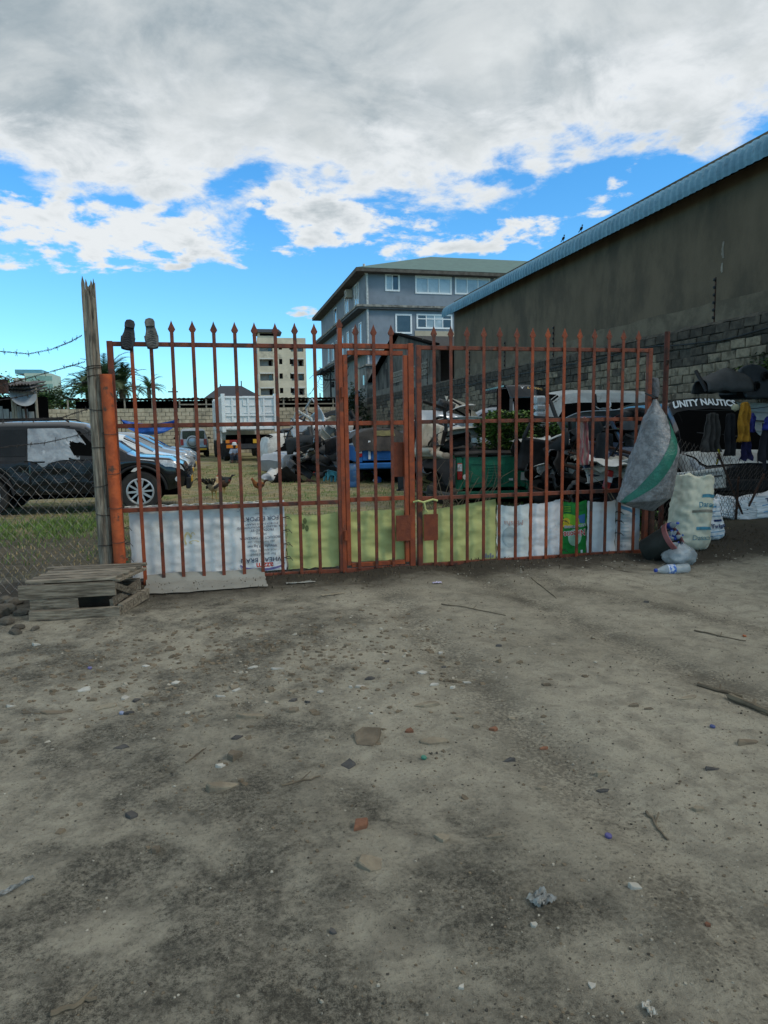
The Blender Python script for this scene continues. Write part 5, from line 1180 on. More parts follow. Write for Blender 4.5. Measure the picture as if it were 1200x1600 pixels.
# ---- blue pickup rear with tarpaulin load
def pickup_rear(name, label, px0, px1, y, paint, zb_, zt, rz, lampdy=0, plate=None, depth=2.2, vlines=True):
    a = YP(px0, 740, y); b = YP(px1, 740, y); W = b.x-a.x; h = W/2; t = thing(name, label, 'pickup truck', ((a.x+b.x)/2, y, gz(a.x, y)), rz)
    H = zt-zb_
    MB().box(-h+.14, h-.14, -.02, .05, zb_, zt).build('tailgate', paint, t, bevel=.015)
    for z0, z1, x0, x1 in ((.16, .80, -.62, -.24), (.16, .80, .24, .62)):
        m = MB(); xa, xb = x0*h, x1*h; m.box(xa, xb, -.034, -.021, zb_+H*z1-.02, zb_+H*z1); m.box(xa, xb, -.034, -.021, zb_+H*z0, zb_+H*z0+.02); m.box(xa, xa+.02, -.034, -.021, zb_+H*z0+.02, zb_+H*z1-.02); m.box(xb-.02, xb, -.034, -.021, zb_+H*z0+.02, zb_+H*z1-.02); m.build('pressing', paint, t)
    for i in range(7): MB().box(-.2*h, .2*h, -.036, -.021, zb_+H*(.18+.09*i), zb_+H*(.22+.09*i)).build('rib', paint, t, bevel=.004)
    for sd in (-1, 1):
        MB().box(sd*(h-.07)-.068, sd*(h-.07)+.068, -.035, depth, zb_-.05, zt+.02).build('side_panel', paint, t, bevel=.025)
        o = MB().box(sd*(h-.075)-.05, sd*(h-.075)+.05, -.065, -.036, zb_+H*.28, zb_+H*.82).build('tail_light', REDL, t, bevel=.012)
        MB().box(sd*(h-.075)-.045, sd*(h-.075)+.045, -.073, -.066, zb_+H*.56, zb_+H*.79).build('lens', LENS, o, bevel=.008)
        wheel(t, sd*(h-.22), .75, .30, .18, 1, 6, TRIM).matrix_local = T(sd*(h-.16), .8, 0)@RZ(-math.pi/2*sd)@T(-sd*(h-.22), -.75, 0)
    MB().box(-h+.03, h-.03, -.10, .06, zb_-.22, zb_-.06).build('bumper', paint, t, bevel=.03)
    MB().box(-h+.14, h-.14, .05, depth, zb_, zb_+.06).build('bed_floor', TRIM, t); MB().box(-h+.05, h-.05, .2, depth, zb_-.3, zb_-.12).build('chassis', DARK, t)
    return t, h
tb, h = pickup_rear('pickup_truck', 'blue pickup tailgate under a dark tarpaulin beyond the wicket', 559, 641, 18.2, PNT['blue'], .62, YP(600, 700, 18.2).z, R(-3))
MB().box(-h+.30, -h+.36, -.045, -.037, .66, 1.16).build('white_strip', WHITEP, tb)
for i, c in enumerate((.08, .13, .18)): pass
zt0 = YP(600, 701, 18.1).z; zt1 = YP(600, 666, 18.6).z; p0 = YP(556, 690, 18.2); p1 = YP(640, 690, 18.2)
def tarpf(u, v):
    x = p0.x-.05+(p1.x-p0.x+.12)*u; e = 1-abs(2*u-1)**3; s = min(1, v/.35); top = zt0-.06 + (zt1-zt0)*(s**.7)*(.55+.45*e)
    y = 18.12+.35*s + max(0, v-.35)*3.0; return (x+.03*nz(v*6, u*4), y+.05*nz(u*5, v*7), top+.06*fb(u*4, v*5, 2, 3)+.03*abs(nz(u*12, v*4))-.25*max(0, v-.7))
mb = MB(); mb.grid(tarpf, 36, 28); tt = tag(mb.build('tarpaulin', pm('dark_brown_tarp', (.030, .024, .019), (.016, .013, .011), 5, .6, .4, 14), None, smooth=True), 'dark brown tarpaulin draped over the blue pickup load', 'tarpaulin')
mb = MB(); mb.grid(lambda u, v: tuple(Vector(tarpf(.36+.36*u, .17+.13*v))+Vector((0, -.02, .012))), 14, 8); mb.build('olive_patch', pm('olive_tarp', (.17, .15, .055), (.11, .10, .04), 6, .7, .3), tt, smooth=True)
# ---- barrel, stool, spade by the blue pickup
p = GP(552, 762); t = thing('plastic_barrel', 'blue plastic barrel standing on the straw beyond the wicket', 'barrel', (p.x, p.y, gz(p.x, p.y)))
BB = pm('blue_barrel_plastic', (.045, .13, .29), (.035, .10, .23), 6, .45, .1, c3=(.10, .17, .26), s3=4)
MB().lathe([(.105, 0), (.125, .02), (.128, .14), (.121, .155), (.128, .17), (.13, .40), (.121, .415), (.13, .43), (.125, .54), (.10, .58), (.10, .60), (.085, .605)], 22).build('drum', BB, t, smooth=True, ang=30)
MB().lathe([(.035, .0), (.035, .03), (.0, .035)], 12, T(.04, -.02, .605)).build('bung', BLACKP, t); MB().lathe([(.107, 0), (.112, .01), (.107, .02)], 22, T(0, 0, .585), cap=False).build('rim', BB, t)
p = GP(515, 754); t = thing('plastic_stool', 'turquoise plastic stool tipped on the straw', 'stool', (p.x, p.y, gz(p.x, p.y)+.02), R(20)); t.rotation_euler = (R(-12), R(14), R(20))
TQ = pm('turquoise_plastic', (.11, .42, .50), (.08, .34, .42), 6, .4)
MB().prism([(-.15, -.12), (.15, -.12), (.16, 0), (.15, .12), (-.15, .12), (-.16, 0)], .27, .30, 'z').build('seat', TQ, t, bevel=.008)
for sx in (-1, 1):
    for sy in (-1, 1): MB().prism([(sx*.10, 0), (sx*.15, 0), (sx*.145, .27), (sx*.07, .27)], sy*.10-.012, sy*.10+.012).build('leg', TQ, t)
MB().box(-.13, .13, -.112, -.098, .17, .262).build('apron', TQ, t); MB().box(-.13, .13, .098, .112, .17, .262).build('apron', TQ, t)
a = GP(591, 755); b = YP(572, 727, a.y+.25)
t = thing('spade', 'blue handled spade leaning by the blue pickup', 'spade', (a.x, a.y, gz(a.x, a.y)))
d = b-Vector((a.x, a.y, 0)); MB().tube([(-.02, 0, .12), tuple(d)], .014, 8).build('shaft', PNT['blue'], t)
MB().lathe([(.0, -.02), (.07, -.012), (.095, 0), (.07, .012), (0, .02)], 14, T(.0, -.02, .08)@RX(R(70))).build('blade', PNT['blue'], t, smooth=True); MB().lathe([(.0, -.015), (.05, -.01), (.055, 0), (0, .012)], 12, T(-.10, -.01, .06)@RX(R(75))).build('cup', LENS, t, smooth=True)
# ---- green pickup rear with a garden growing in its bed
tg, h = pickup_rear('pickup_truck', 'dark green pickup tailgate with weeds sprouting from its bed', 714, 829, 12.5, PNT['green'], YP(770, 761, 12.5).z, YP(770, 713, 12.5).z, R(-9))
zz = YP(770, 713, 12.5).z
m = MB().box(h-.30, h+.01, -.085, -.076, zz-.42, zz-.27); o = m.build('number_plate', PLATEW, tg, rot=(0, R(4), 0))
for s, z_ in (('T 710', zz-.315), ('DCN', zz-.375)):
    print_on('lettering', s, .075, lambda a, b, z_=z_: (h-.145+a, -.089, z_+b), INK, o)
MB().lathe([(.05, 0), (.05, .012)], 16, T(-h+.17, -.115, zz-.37)@RX(math.pi/2)).build('round_sticker', PLATEW, tg)
MB().box(.28, .36, -.045, -.037, zz-.46, zz-.42).build('torn_sticker', PLATEW, tg)
for i in range(5): MB().tube([(-h-.02, -.02+.5*i, zz+.05), (-h*.3, -.05+.5*i, zz+.085+.01*i), (h*.5, -.04+.5*i, zz+.07+.012*i), (h+.02, -.01+.5*i, zz+.06)], .045, 8).build('rolled_tarp', pm('black_tarp_roll', (.022, .019, .017), (.04, .033, .028), 9, .7, .4), tg, smooth=True)
# ---- wrecks behind it
p = YP(672, 720, 18.6); c = shell('wrecked_car', 'black saloon wreck between the wicket and the green pickup', (p.x, 18.9), R(-86), PNT['dusty'], SEDT, z=.02, dent=CRD)
p = YP(772, 660, 20); c = shell('wrecked_car', 'silver estate car raised on the scrap before the block wall', (p.x+.2, 20.5), R(158), PNT['silver'], VANT, z=.62, win=False)
for sd in (1, -1):
    c.patch('side_window', CGL, ((-.45, .98), (-.42, .38), 4.15, 4.88), sd, .008); c.patch('side_window', CGL, ((-1.75, -.55), (-1.5, -.5), 4.15, 4.85), sd, .008)
    MB().tube([(-1.7, sd*.6, 1.46), (-1.6, sd*.6, 1.53), (.1, sd*.6, 1.54), (.2, sd*.6, 1.47)], .018, 6).build('roof_rail', BLACKP, c.t)
p = YP(800, 700, 21); shell('wrecked_car', 'crushed dark car under the raised silver estate', (p.x, 20.6), R(165), PNT['dnavy'], SEDT, z=-.55, dent=CRD)
# white four wheel drive with black windows and big 0 7
p = YP(893, 640, 15.2); zr = YP(900, 606, 15.2).z
c = Car('wrecked_car', 'white four wheel drive wreck with black windows numbered 0 7', (p.x+.15, 15.9, zr-1.76), R(176), PNT['dwhite'], 4.5, 1.9, (1.33, -1.33), .36, .38, SUVB, SUVT, SUVW, nowheels=True, cat='wrecked car', group='wrecked cars in the yard')
for sd in (1, -1):
    c.patch('side_window', DARK, ((-.50, .80), (-.48, .30), 3.3, 4.62), sd, .010); c.patch('side_window', DARK, ((-2.05, -.42), (-1.9, -.40), 3.3, 4.62), sd, .010)
    MB().tube([(-.46, sd*.94, .95), (-.46, sd*.78, 1.6)], .03, 6).build('pillar', BLACKP, c.t)
c.screen('windscreen', .42, 1.10, mat=DARK)
def on_side(x, z, sd):
    lo, hi = 3.0, 4.9
    for _ in range(24):
        m_ = (lo+hi)/2
        if c.S(x, m_, sd).z < z: lo = m_
        else: hi = m_
    q = c.S(x, lo, sd); return (q.x, q.y+sd*.03, q.z)
for s, z_ in (('0', 1.36), ('7', 1.12)): print_on('lettering', s, .26, lambda a, b, z_=z_: on_side(-.80-a, z_+b, 1), WHP, c.t, bold=.008)
p = YP(905, 720, 15.5); shell('wrecked_car', 'crushed black car under the white four wheel drive', (p.x+.3, 15.8), R(8), PNT['dnavy'], SEDT, z=-.45, dent=CRD)
p = YP(1000, 700, 13.4); shell('wrecked_car', 'maroon saloon wreck behind the right end of the gate', (p.x+.8, 14.0), R(12), PNT['red'], SEDT, z=-.15, dent=CRD)
p = YP(935, 740, 13.2); c2 = shell('wrecked_car', 'black car wreck buried low in the scrap behind the right leaf', (p.x, 13.6), R(95), PNT['dusty'], SEDT, z=-.18, dent=CRD)
q = YP(950, 750, 9.3); o = MB().box(-.06, .06, -.03, .03, -.15, .15).build('tail_lamp_unit', REDL, None, (q.x, 9.3, q.z), (0, R(14), 0), bevel=.02); tag(o, 'red and white tail lamp standing low in the scrap', 'tail lamp'); MB().box(-.05, .05, -.036, -.031, -.03, .05).build('lens', LENS, o)
# black cab header with lettering
p = YP(826, 640, 14.2); t = thing('truck_cab', 'black cab shell with lettered sun visor and empty windscreen', 'wrecked truck', (p.x, 14.2, 0)); z1 = YP(826, 602, 14.2).z; z0 = YP(826, 658, 14.2).z
def hd(u, v): x = -.48+.96*u; return (x, -.10-.16*math.sin(math.pi*u)+.30*v, z1-.30+.30*math.sin(v*1.5)+.03*math.sin(math.pi*u)-.05*u)
MB().grid(hd, 14, 8).build('visor', PNT['black'], t, smooth=True, solid=.02); MB().grid(lambda u, v: (-.5+u, .2+1.3*v, z1-.0-.04*v), 6, 4).build('roof', PNT['black'], t, solid=.04)
MB().bar((-.46, -.10, z1-.30), (-.62, -.45, z0-.15), .07, .05).build('pillar', TRIM, t); MB().bar((.46, -.10, z1-.33), (.52, -.45, z0-.15), .07, .05).build('pillar', TRIM, t)
MB().bar((-.40, -.06, z1-.36), (-.54, -.42, z0-.10), .03, .03).build('pillar_trim', PNT['silver'], t)
MB().box(-.52, .5, .5, .56, z0-.4, z1-.05).build('rear_bulkhead', DARK, t); MB().box(-.62, .55, -.55, .5, z0-.75, z0-.12).build('dashboard', BLACKP, t, bevel=.05)
MB().box(-.6, .55, -.5, 1.5, .1, z0-.76).build('cab_base', DARK, t)
MB().bar((-.5, -.50, z0-.02), (.35, -.56, z0-.08), .03, .02).build('wiper', BLACKP, t)
for s, x_, mm in (('Y', -.20, WHP), ('LOGIC', .10, flat('gold_print', (.62, .42, .16), .6))):
    vs, fs = text_mesh(s, .13, italic=.25, bold=.003); m = MB()
    def vp(a, b): u = (a+.48)/.96; q = hd(u, .55+b*1.6); return (q[0], q[1]-.012, q[2]+.014)
    m.add([vp(x_+a, b) for a, b in vs], fs); m.build('lettering', mm, t)
# chrome lamp stack on the wreck
for i, (py, hh) in enumerate(((625, .2), (637, .16), (649, .17))):
    p = YP(843, py, 13.7); o = MB(); o.box(-.13, .13, -.06, .06, -hh/2, hh/2-.01); q = o.build('headlamp_unit', LENS, None, (p.x, 13.7, p.z), (0, R(3*i), R(8)), bevel=.03)
    MB().box(-.09, .09, -.07, -.061, -hh*.25, hh*.2).build('reflector', ALLOY, q); tag(q, ['top', 'middle', 'bottom'][i]+' clear headlamp in the stack beside the black cab', 'headlamp', 'headlamps by the black cab')
# ---- right heap pieces
RJ = [('bumper','cream',733,676,13.4,1.3),('bumper','white',722,660,16,1.7),('bonnet','white',705,650,17,1.9),('bonnet','cream',728,644,18,1.9),('bumper','black',702,690,13.4,1.1),('bumper','glossy black',690,705,12.8,.9),('door','black',672,712,12.8,.5),('fender','white',663,695,14.5,1.1),('sheet','rusty',664,690,14,1.15),
      ('seat','cream',664,716,12.6,.5),('frame','black',715,655,16.5,1.7),('bumper','silver',750,668,15,1.4),('fender','silver',690,672,16,1.4),('seat','grey',684,668,16.5,1.5),('sheet','white',712,690,13.8,1.1),('lamp','clear',705,672,15,1.4),('bumper','grey',700,642,18,2.0),
      ('sheet','white',838,700,12.3,.8),('bonnet','white',850,705,12.6,.75),('sheet','white',880,690,12.8,.95),('bumper','black',870,735,11.6,.55),('door','black',845,740,11.8,.3),('bumper','glossy black',890,725,11.2,.6),('fender','black',910,715,11,.7),('sheet','white',945,722,9.6,.7),('sheet','cream',960,728,9.6,.65),('bumper','white',985,728,9.4,.65),
      ('bonnet','silver',930,668,12.5,1.35),('bonnet','grey',950,680,11.8,1.2),('bumper','maroon',995,668,11.4,1.2),('sheet','silver',965,655,13.5,1.5),('bonnet','white',985,648,13.5,1.6),('pipe','rusty',880,775,10.5,.1),('pipe','grey',670,770,12.0,.2),('tyre','rubber',985,765,9.8,.3),('tyre','rubber',850,770,11.2,.25),('tyre','rubber',690,770,12,.25),('bumper','black',905,760,10.4,.3),('bumper','black',925,775,9.7,.2),('frame','black',975,745,9.6,.5),('door','dark blue',955,745,9.8,.4),
      ('bumper','glossy black',676,742,12.4,.4),('fender','black',666,760,12.2,.2),('bumper','black',840,720,12.0,.6),('sheet','grey',905,690,11.5,.95),('bumper','black',860,760,11.4,.3),('fender','black',885,750,11,.4),('bumper','grey',940,765,9.8,.3),('bonnet','black',970,700,10.6,.9),('seat','grey',1000,720,10.2,.8),('bumper','glossy black',955,700,10.8,.9),('frame','rusty',930,740,10.2,.5),('sheet','black',975,770,9.6,.2),('fender','dark blue',1000,745,9.7,.5),('bonnet','black',915,755,10.9,.4),('sheet','white',862,712,12.0,.7),('sheet','cream',925,712,10.8,.75),('lamp','clear',890,712,11.6,.75),('bumper','white',905,735,11.0,.55),('bonnet','black',870,715,12.2,.7),('tyre','rubber',925,745,10.5,.4),('seat','black',985,700,10.9,.9),('bumper','black',1000,690,11.2,1.0),('pipe','grey',950,690,11,1.1)]
for i, (k, c_, px, py, y, z) in enumerate(RJ):
    p = YP(px, py, y); near = 'by the black saloon wreck' if px < 712 else ('around the green pickup' if px < 800 else ('right of the green pickup' if px < 900 else 'behind the right gate end'))
    lev = 'high' if py < 680 else ('low' if py > 730 else 'half way up')
    junk(k, c_, (p.x, y, max(p.z, .08)), (rj.uniform(-.6, .6), rj.uniform(-.5, .5), rj.uniform(-1.0, 1.0)), '%s in the scrap %s' % (lev, near), 300+i)
# ---- minivan wreck with lettered sun strip on the right
MVB = [(-2.2, .95), (1.2, .98), (1.55, .98), (1.9, .92), (2.1, .80), (2.2, .55)]; MVT = [(-2.2, 1.0), (-2.15, 1.5), (-2.0, 1.84), (-1.2, 1.92), (.3, 1.92), (.62, 1.87), (1.50, 1.02), (1.62, 1.0), (2.2, .57)]; MVW = [(-2.2, .70), (-2.1, .80), (1.6, .85), (2.05, .78), (2.2, .6)]
p = YP(1108, 690, 10.6)
c = Car('wrecked_car', 'black minivan wreck with a white lettered strip over its empty windscreen', (p.x+.05, 11.3, .03), R(-101), PNT['black'], 4.4, 1.74, (1.35, -1.3), .31, .26, MVB, MVT, MVW, nowheels=True, cat='wrecked car', group='wrecked cars in the yard')
c.screen('windscreen_opening', .80, 1.50, 5.02, mat=DARK)  # dark patch on the body stands in for the shaded interior
for sd in (1, -1):
    c.patch('side_window', DARK, ((-.2, 1.15), (-.18, .55), 4.15, 4.9), sd, .008); c.patch('side_window', DARK, ((-1.9, -.3), (-1.8, -.26), 4.15, 4.9), sd, .008)
    c.patch('front_wing', PNT['dwhite'], ((1.15, 2.05), (1.3, 2.0), 1.2, 3.9), sd, .014)
    c.patch('headlight', LENS, ((1.85, 2.15), (1.8, 2.08), 2.6, 3.7), sd, .02)
c.screen('bonnet', 1.60, 2.1, 4.2, .02, PNT['dwhite'])
c.screen('sun_strip', .56, .80, 4.95, .012, BLACKP)
def on_top(x, y):
    lo, hi = 4.9, 7.0; a = abs(y)
    for _ in range(24):
        m_ = (lo+hi)/2
        if abs(c.S(x, m_, 1).y) > a: lo = m_
        else: hi = m_
    q = c.S(x, lo, 1); return (q.x+.016, y, q.z+.024)
vs, fs = text_mesh('UNITY NAUTICS', .165, italic=.2, bold=.006); m = MB(); m.add([on_top(.69-b, a*.92-.04) for a, b in vs], fs); m.build('lettering', WHP, c.t)
MB().box(2.14, 2.24, -.7, .7, .40, .60).build('bumper_bar', BLACKP, c.t, bevel=.03); MB().tube([(1.2, -.4, 1.32), (1.25, 0, 1.28), (1.3, .35, 1.24)], .012, 6).build('wiper_arm', TRIM, c.t)
VAN = c
# dark seat shells and dashboard thrown on its roof
p = YP(1128, 598, 11.0); zr = YP(1128, 612, 11.0).z
def lump(u, v): a = u*math.pi; return (-.42+.86*v, -.28*math.cos(a), .34*math.sin(a)*(.72+.5*math.sin(v*2.8))+.05*nz(u*3, v*4))
o = MB().grid(lump, 14, 18); t = thing('car_bumper', 'dark moulded bumper shell lying on the minivan roof', 'car bumper', (p.x, 11.0, zr-.02), R(-8)); o.build('shell', pm('dark_grey_plastic', (.035, .037, .037), (.05, .052, .052), 6, .6, .15), t, smooth=True, solid=.02)
MB().tube([(-.40, -.2, .02), (-.46, -.1, .22), (-.48, .05, .40)], .035, 7).build('strut', BLACKP, t, smooth=True)
p = YP(1187, 600, 10.9); t = thing('dashboard', 'dark dashboard panel with two round holes beside the minivan roof', 'dashboard', (p.x, 10.9, YP(1187, 622, 10.9).z), R(10))
def dp(u, v): return (-.34+.75*u-.1*v, .10*math.sin(2*v)-.05*u, .62*v*(1-.35*(abs(u-.45)*1.6)**2)+.02*nz(u*5, v*5))
MB().grid(dp, 14, 12).build('panel', pm('blue_black_plastic', (.03, .036, .042), (.045, .05, .056), 6, .5, .1), t, smooth=True, solid=.03)
for (x_, z_) in ((-.10, .22), (.12, .40)): MB().lathe([(.055, 0), (.085, .0), (.085, .03), (.055, .02)], 18, T(x_, -.0, z_)@RX(math.pi/2), cap=False).build('hole_ring', BLACKP, t); MB().lathe([(.0, .028), (.055, .028), (.055, .036)], 18, T(x_, -.012, z_)@RX(math.pi/2), cap=False).build('hole', DARK, t)
MB().box(-.3, .6, .15, .7, 0, .36).build('housing', BLACKP, t, bevel=.08)
# pale panels at the right edge
for i, (px, py, y, w_, h_, rot, lab, nm) in enumerate(((1182, 655, 11.4, 1.1, .62, 6, 'white ribbed vehicle side panel at the right edge above the clothes', 'van_panel'), (1168, 770, 9.4, 1.5, .42, 3, 'pale slab like bumper lying behind the sacks at right', 'bumper_slab'), (1085, 752, 8.9, .95, .30, -8, 'white broken front panel behind the tall white sack', 'front_panel'))):
    p = YP(px, py, y); t = thing(nm, lab, 'car panel', (p.x, y, 0), R(-14)); m = MB(); m.grid(lambda u, v: ((u-.5)*w_, .05*math.sin(v*3)+.03*nz(u*4, v*3, i), p.z-h_/2+h_*v-.1*(u-.5)*(rot/8)), 16, 10)
    m.build('skin', PNT['dwhite'] if i != 1 else PNT['cream'], t, smooth=True, solid=.03)
    for k in range(3): MB().bar((-w_*.42, -.03, p.z-h_*.3+h_*.3*k), (w_*.42, -.03, p.z-h_*.3+h_*.3*k-.08*(rot/8)), .02, .025).build('crease', TRIM if k == 1 else PNT['dwhite'], t)
    MB().box(-w_*.4, w_*.4, .06, .5, -.05, p.z-h_*.3).build('backing', DARK, t)
# ---- hanging clothes
def cloth(label, cat, px0, px1, py0, py1, y, mat, seed, name='hanging_cloth', flare=1.0, fold=5, amp=.035, group='clothes hung out on the scrap', flip=False):
    a = YP(px0, py0, y); b = YP(px1, py0, y); e = YP((px0+px1)/2, py1, y); W = b.x-a.x; H = a.z-e.z; mb = MB(); cx = (a.x+b.x)/2
    def fn(u, v):
        k = .62+(flare-.62)*v; return (cx+(u-.5)*W*k/max(flare, .01)+.02*nz(v*3, seed), y+amp*math.sin(u*fold*6.28+nz(v*2, seed)*2)*(.4+.6*v)+.03*nz(u*4, v*4, seed), a.z-H*v-.02*abs(nz(u*7, seed))*(v == 1)-.03*(abs(2*u-1)**2)*(1-v))
    mb.grid(fn, 30, 24); return tag(mb.build(name, mat, None, smooth=True, solid=.006), label, cat, group)
FAB = lambda n, c_: pm(n, c_, tuple(v*.6 for v in c_), 9, .95, .3, 60)
cloth('mustard yellow towel hanging on the minivan mirror', 'towel', 1153, 1176, 628, 690, 9.2, FAB('mustard_towel', (.42, .20, .018)), 1, 'towel', 1.0, 2.5)
cloth('dark grey crumpled shirt hanging in the minivan windscreen', 'shirt', 1099, 1128, 645, 706, 9.35, FAB('dark_grey_shirt', (.055, .05, .046)), 2, 'shirt', 1.0, 3, .06)
cloth('black trousers hanging left of the mustard towel', 'trousers', 1133, 1152, 645, 712, 9.3, FAB('black_trousers', (.014, .014, .017)), 3, 'trousers', .9, 2)
cloth('navy cloth showing below the mustard towel', 'cloth', 1157, 1177, 688, 720, 9.3, FAB('navy_cloth', (.015, .013, .06)), 4, 'cloth', 1.0, 2)
cloth('deep blue cloth just right of the mustard towel', 'cloth', 1170, 1182, 645, 675, 9.35, FAB('deep_blue_cloth', (.02, .025, .16)), 5, 'cloth', 1.0, 1.5)
cloth('dark jacket with blue shoulder at the right edge', 'jacket', 1186, 1212, 660, 735, 9.2, FAB('dark_jacket', (.02, .02, .028)), 6, 'jacket', 1.0, 2, .05)
cloth('bright blue cloth over the dark jacket at the right edge', 'cloth', 1192, 1212, 650, 672, 9.15, FAB('bright_blue_cloth', (.025, .04, .26)), 7, 'cloth', 1.0, 1.5)
PINK = pm('pink_striped_cloth', (.30, .085, .095), (.36, .27, .24), 3, .95, .3, 60, stretch=(9, 9, 1), lo=.46, hi=.54)
cloth('pink and white striped scarf hung over the gate rail', 'scarf', 903, 922, 651, 726, GY+.06, PINK, 8, 'scarf', 1.0, 2.0, .02)
cloth('black cloth sheet draped over scrap behind the scarf', 'cloth', 925, 965, 676, 738, 9.9, FAB('black_cloth', (.02, .024, .028)), 9, 'cloth', 1.0, 1.5, .08)
mb = MB(); p = YP(1122, 712, 8.2)
for i in range(6): mb.tube([(p.x+.02*nz(i, 1), 8.2, p.z+.09), (p.x+.05*nz(i, 3), 8.17, p.z+.02), (p.x-.02+.05*nz(i, 5), 8.2, p.z-.12+.03*nz(i, 7))], .012, 5)
tag(mb.build('rag_tie', FAB('yellow_rag', (.45, .40, .02)), smooth=True), 'yellow rag knotted on the right hand chain link', 'rag')
p = YP(1149, 637, 9.15); tag(MB().lathe([(0, -.06), (.05, -.03), (.06, 0), (.045, .04), (0, .06)], 10).build('cream_rag', FAB('cream_rag', (.45, .42, .28)), None, (p.x, 9.15, p.z), smooth=True), 'small cream cloth knot left of the mustard towel', 'rag')
# ---- right chain link
chain_link('chain_link_fence', 'collapsed chain link fence running right from the gate end', (4.95, 7.2, 0), (9.6, 9.3, 0), 1.45, BARB, cell=.10, r=.003, sag=.05, z0=.05, flop=lambda s, z: z*(1-.42*min(1, s*1.6)))
for i, (a, b, lab) in enumerate((((1118, 708), (1165, 800), 'thin rusty stake slanting left over the right hand fence'), ((1150, 745), (1150, 805), 'short upright rusty stake in the right hand fence'), ((1190, 740), (1160, 790), 'thin rusty stake slanting right over the right hand fence'))):
    A = YP(*a, 8.1); B_ = YP(*b, 8.2); B_.z = min(B_.z, gz(B_.x, 8.2)); m = MB(); m.tube([(A.x, 8.05, A.z), (B_.x, 8.2, B_.z-.03)], .016, 6); m.tube([(A.x-.02, 8.04, A.z-.05), (A.x+.03, 8.06, A.z-.08)], .01, 5); tag(m.build('fence_stake', RUST), lab, 'stake', 'stakes of the right hand fence')
# ---- hanging silver sack with green stripe
def hang_sack():
    y = 6.62; t = thing('hanging_sack', 'silver grey plastic sack with a green stripe hung from the gate post', 'sack', (0, 0, 0))
    SIL = pm('silver_woven_plastic', (.24, .255, .265), (.12, .13, .138), 14, .38, .9, 20, spec=.5, c3=(.10, .108, .115), s3=16, l3=.52, h3=.68)  # dark noise colour paints in the shade of the creases
    L_ = [(1022, 624), (1012, 648), (1000, 690), (988, 728), (977, 762), (967, 784), (985, 792)]; R_ = [(1027, 624), (1037, 648), (1048, 678), (1055, 700), (1050, 745), (1047, 775), (1020, 799)]
    n = 72; m = 80; mb = MB()
    def pt(v, u):
        i = v*(len(L_)-1); k = min(len(L_)-2, int(i)); f = i-k
        l = (L_[k][0]*(1-f)+L_[k+1][0]*f, L_[k][1]*(1-f)+L_[k+1][1]*f); r = (R_[k][0]*(1-f)+R_[k+1][0]*f, R_[k][1]*(1-f)+R_[k+1][1]*f)
        A = YP(*l, y); B_ = YP(*r, y); c_ = (A+B_)/2; hx = (B_-A)/2; w_ = hx.length; a = u*2*math.pi
        bul = min(1, w_/.1)*(.10+.55*w_)*math.sin(math.pi*min(1, v*.9+.05))**.6
        cr_ = .022*nz(v*9, math.cos(a)*4, math.sin(a)*4)+.022*abs(nz(v*16+u*8, u*26))+.012*abs(nz(v*34, u*50, 3))
        return Vector((c_.x+hx.x*math.cos(a), y+math.sin(a)*(bul+cr_)+cr_, c_.z+hx.z*math.cos(a)))
    vs = [pt(i/m, k/n) for i in range(m+1) for k in range(n)]
    mb.add(vs, [(i*n+k, i*n+(k+1)%n, (i+1)*n+(k+1)%n, (i+1)*n+k) for i in range(m) for k in range(n)] + [tuple(m*n+k for k in range(n))]); mb.build('bag', SIL, t, smooth=True, ang=60)
    # stripe runs diagonally over the front (u ~ .5..1 is the side facing the viewer)
    s = MB(); K = [(.20, .935), (.32, .865), (.45, .79), (.58, .71), (.70, .63), (.81, .56), (.90, .51)]; N_ = 48
    for i in range(N_+1):
        f = i/N_*(len(K)-1); k = min(len(K)-2, int(f)); f -= k; v = K[k][0]*(1-f)+K[k+1][0]*f; u = K[k][1]*(1-f)+K[k+1][1]*f; wd = .35+.65*math.sin(math.pi*min(1, .25+i/N_*.75))
        for j in range(7):
            q = pt(min(1, v+.016*(j-3)*wd), min(.998, max(.502, u+.011*(j-3)*wd))); s.v.append((q.x, q.y-.007, q.z))
    s.f += [(i*7+j, (i+1)*7+j, (i+1)*7+j+1, i*7+j+1) for i in range(N_) for j in range(6)]
    s.build('green_stripe', pm('green_stripe_plastic', (.02, .155, .11), (.015, .11, .08), 12, .45, .5, 30), t, smooth=True)
    q = YP(1024, 622, y); MB().tube([(q.x, y, q.z), (q.x-.0, y+.18, q.z+.06), (4.87, 6.93, 1.80)], .009, 5).build('cord', BLACKP, t)
hang_sack()
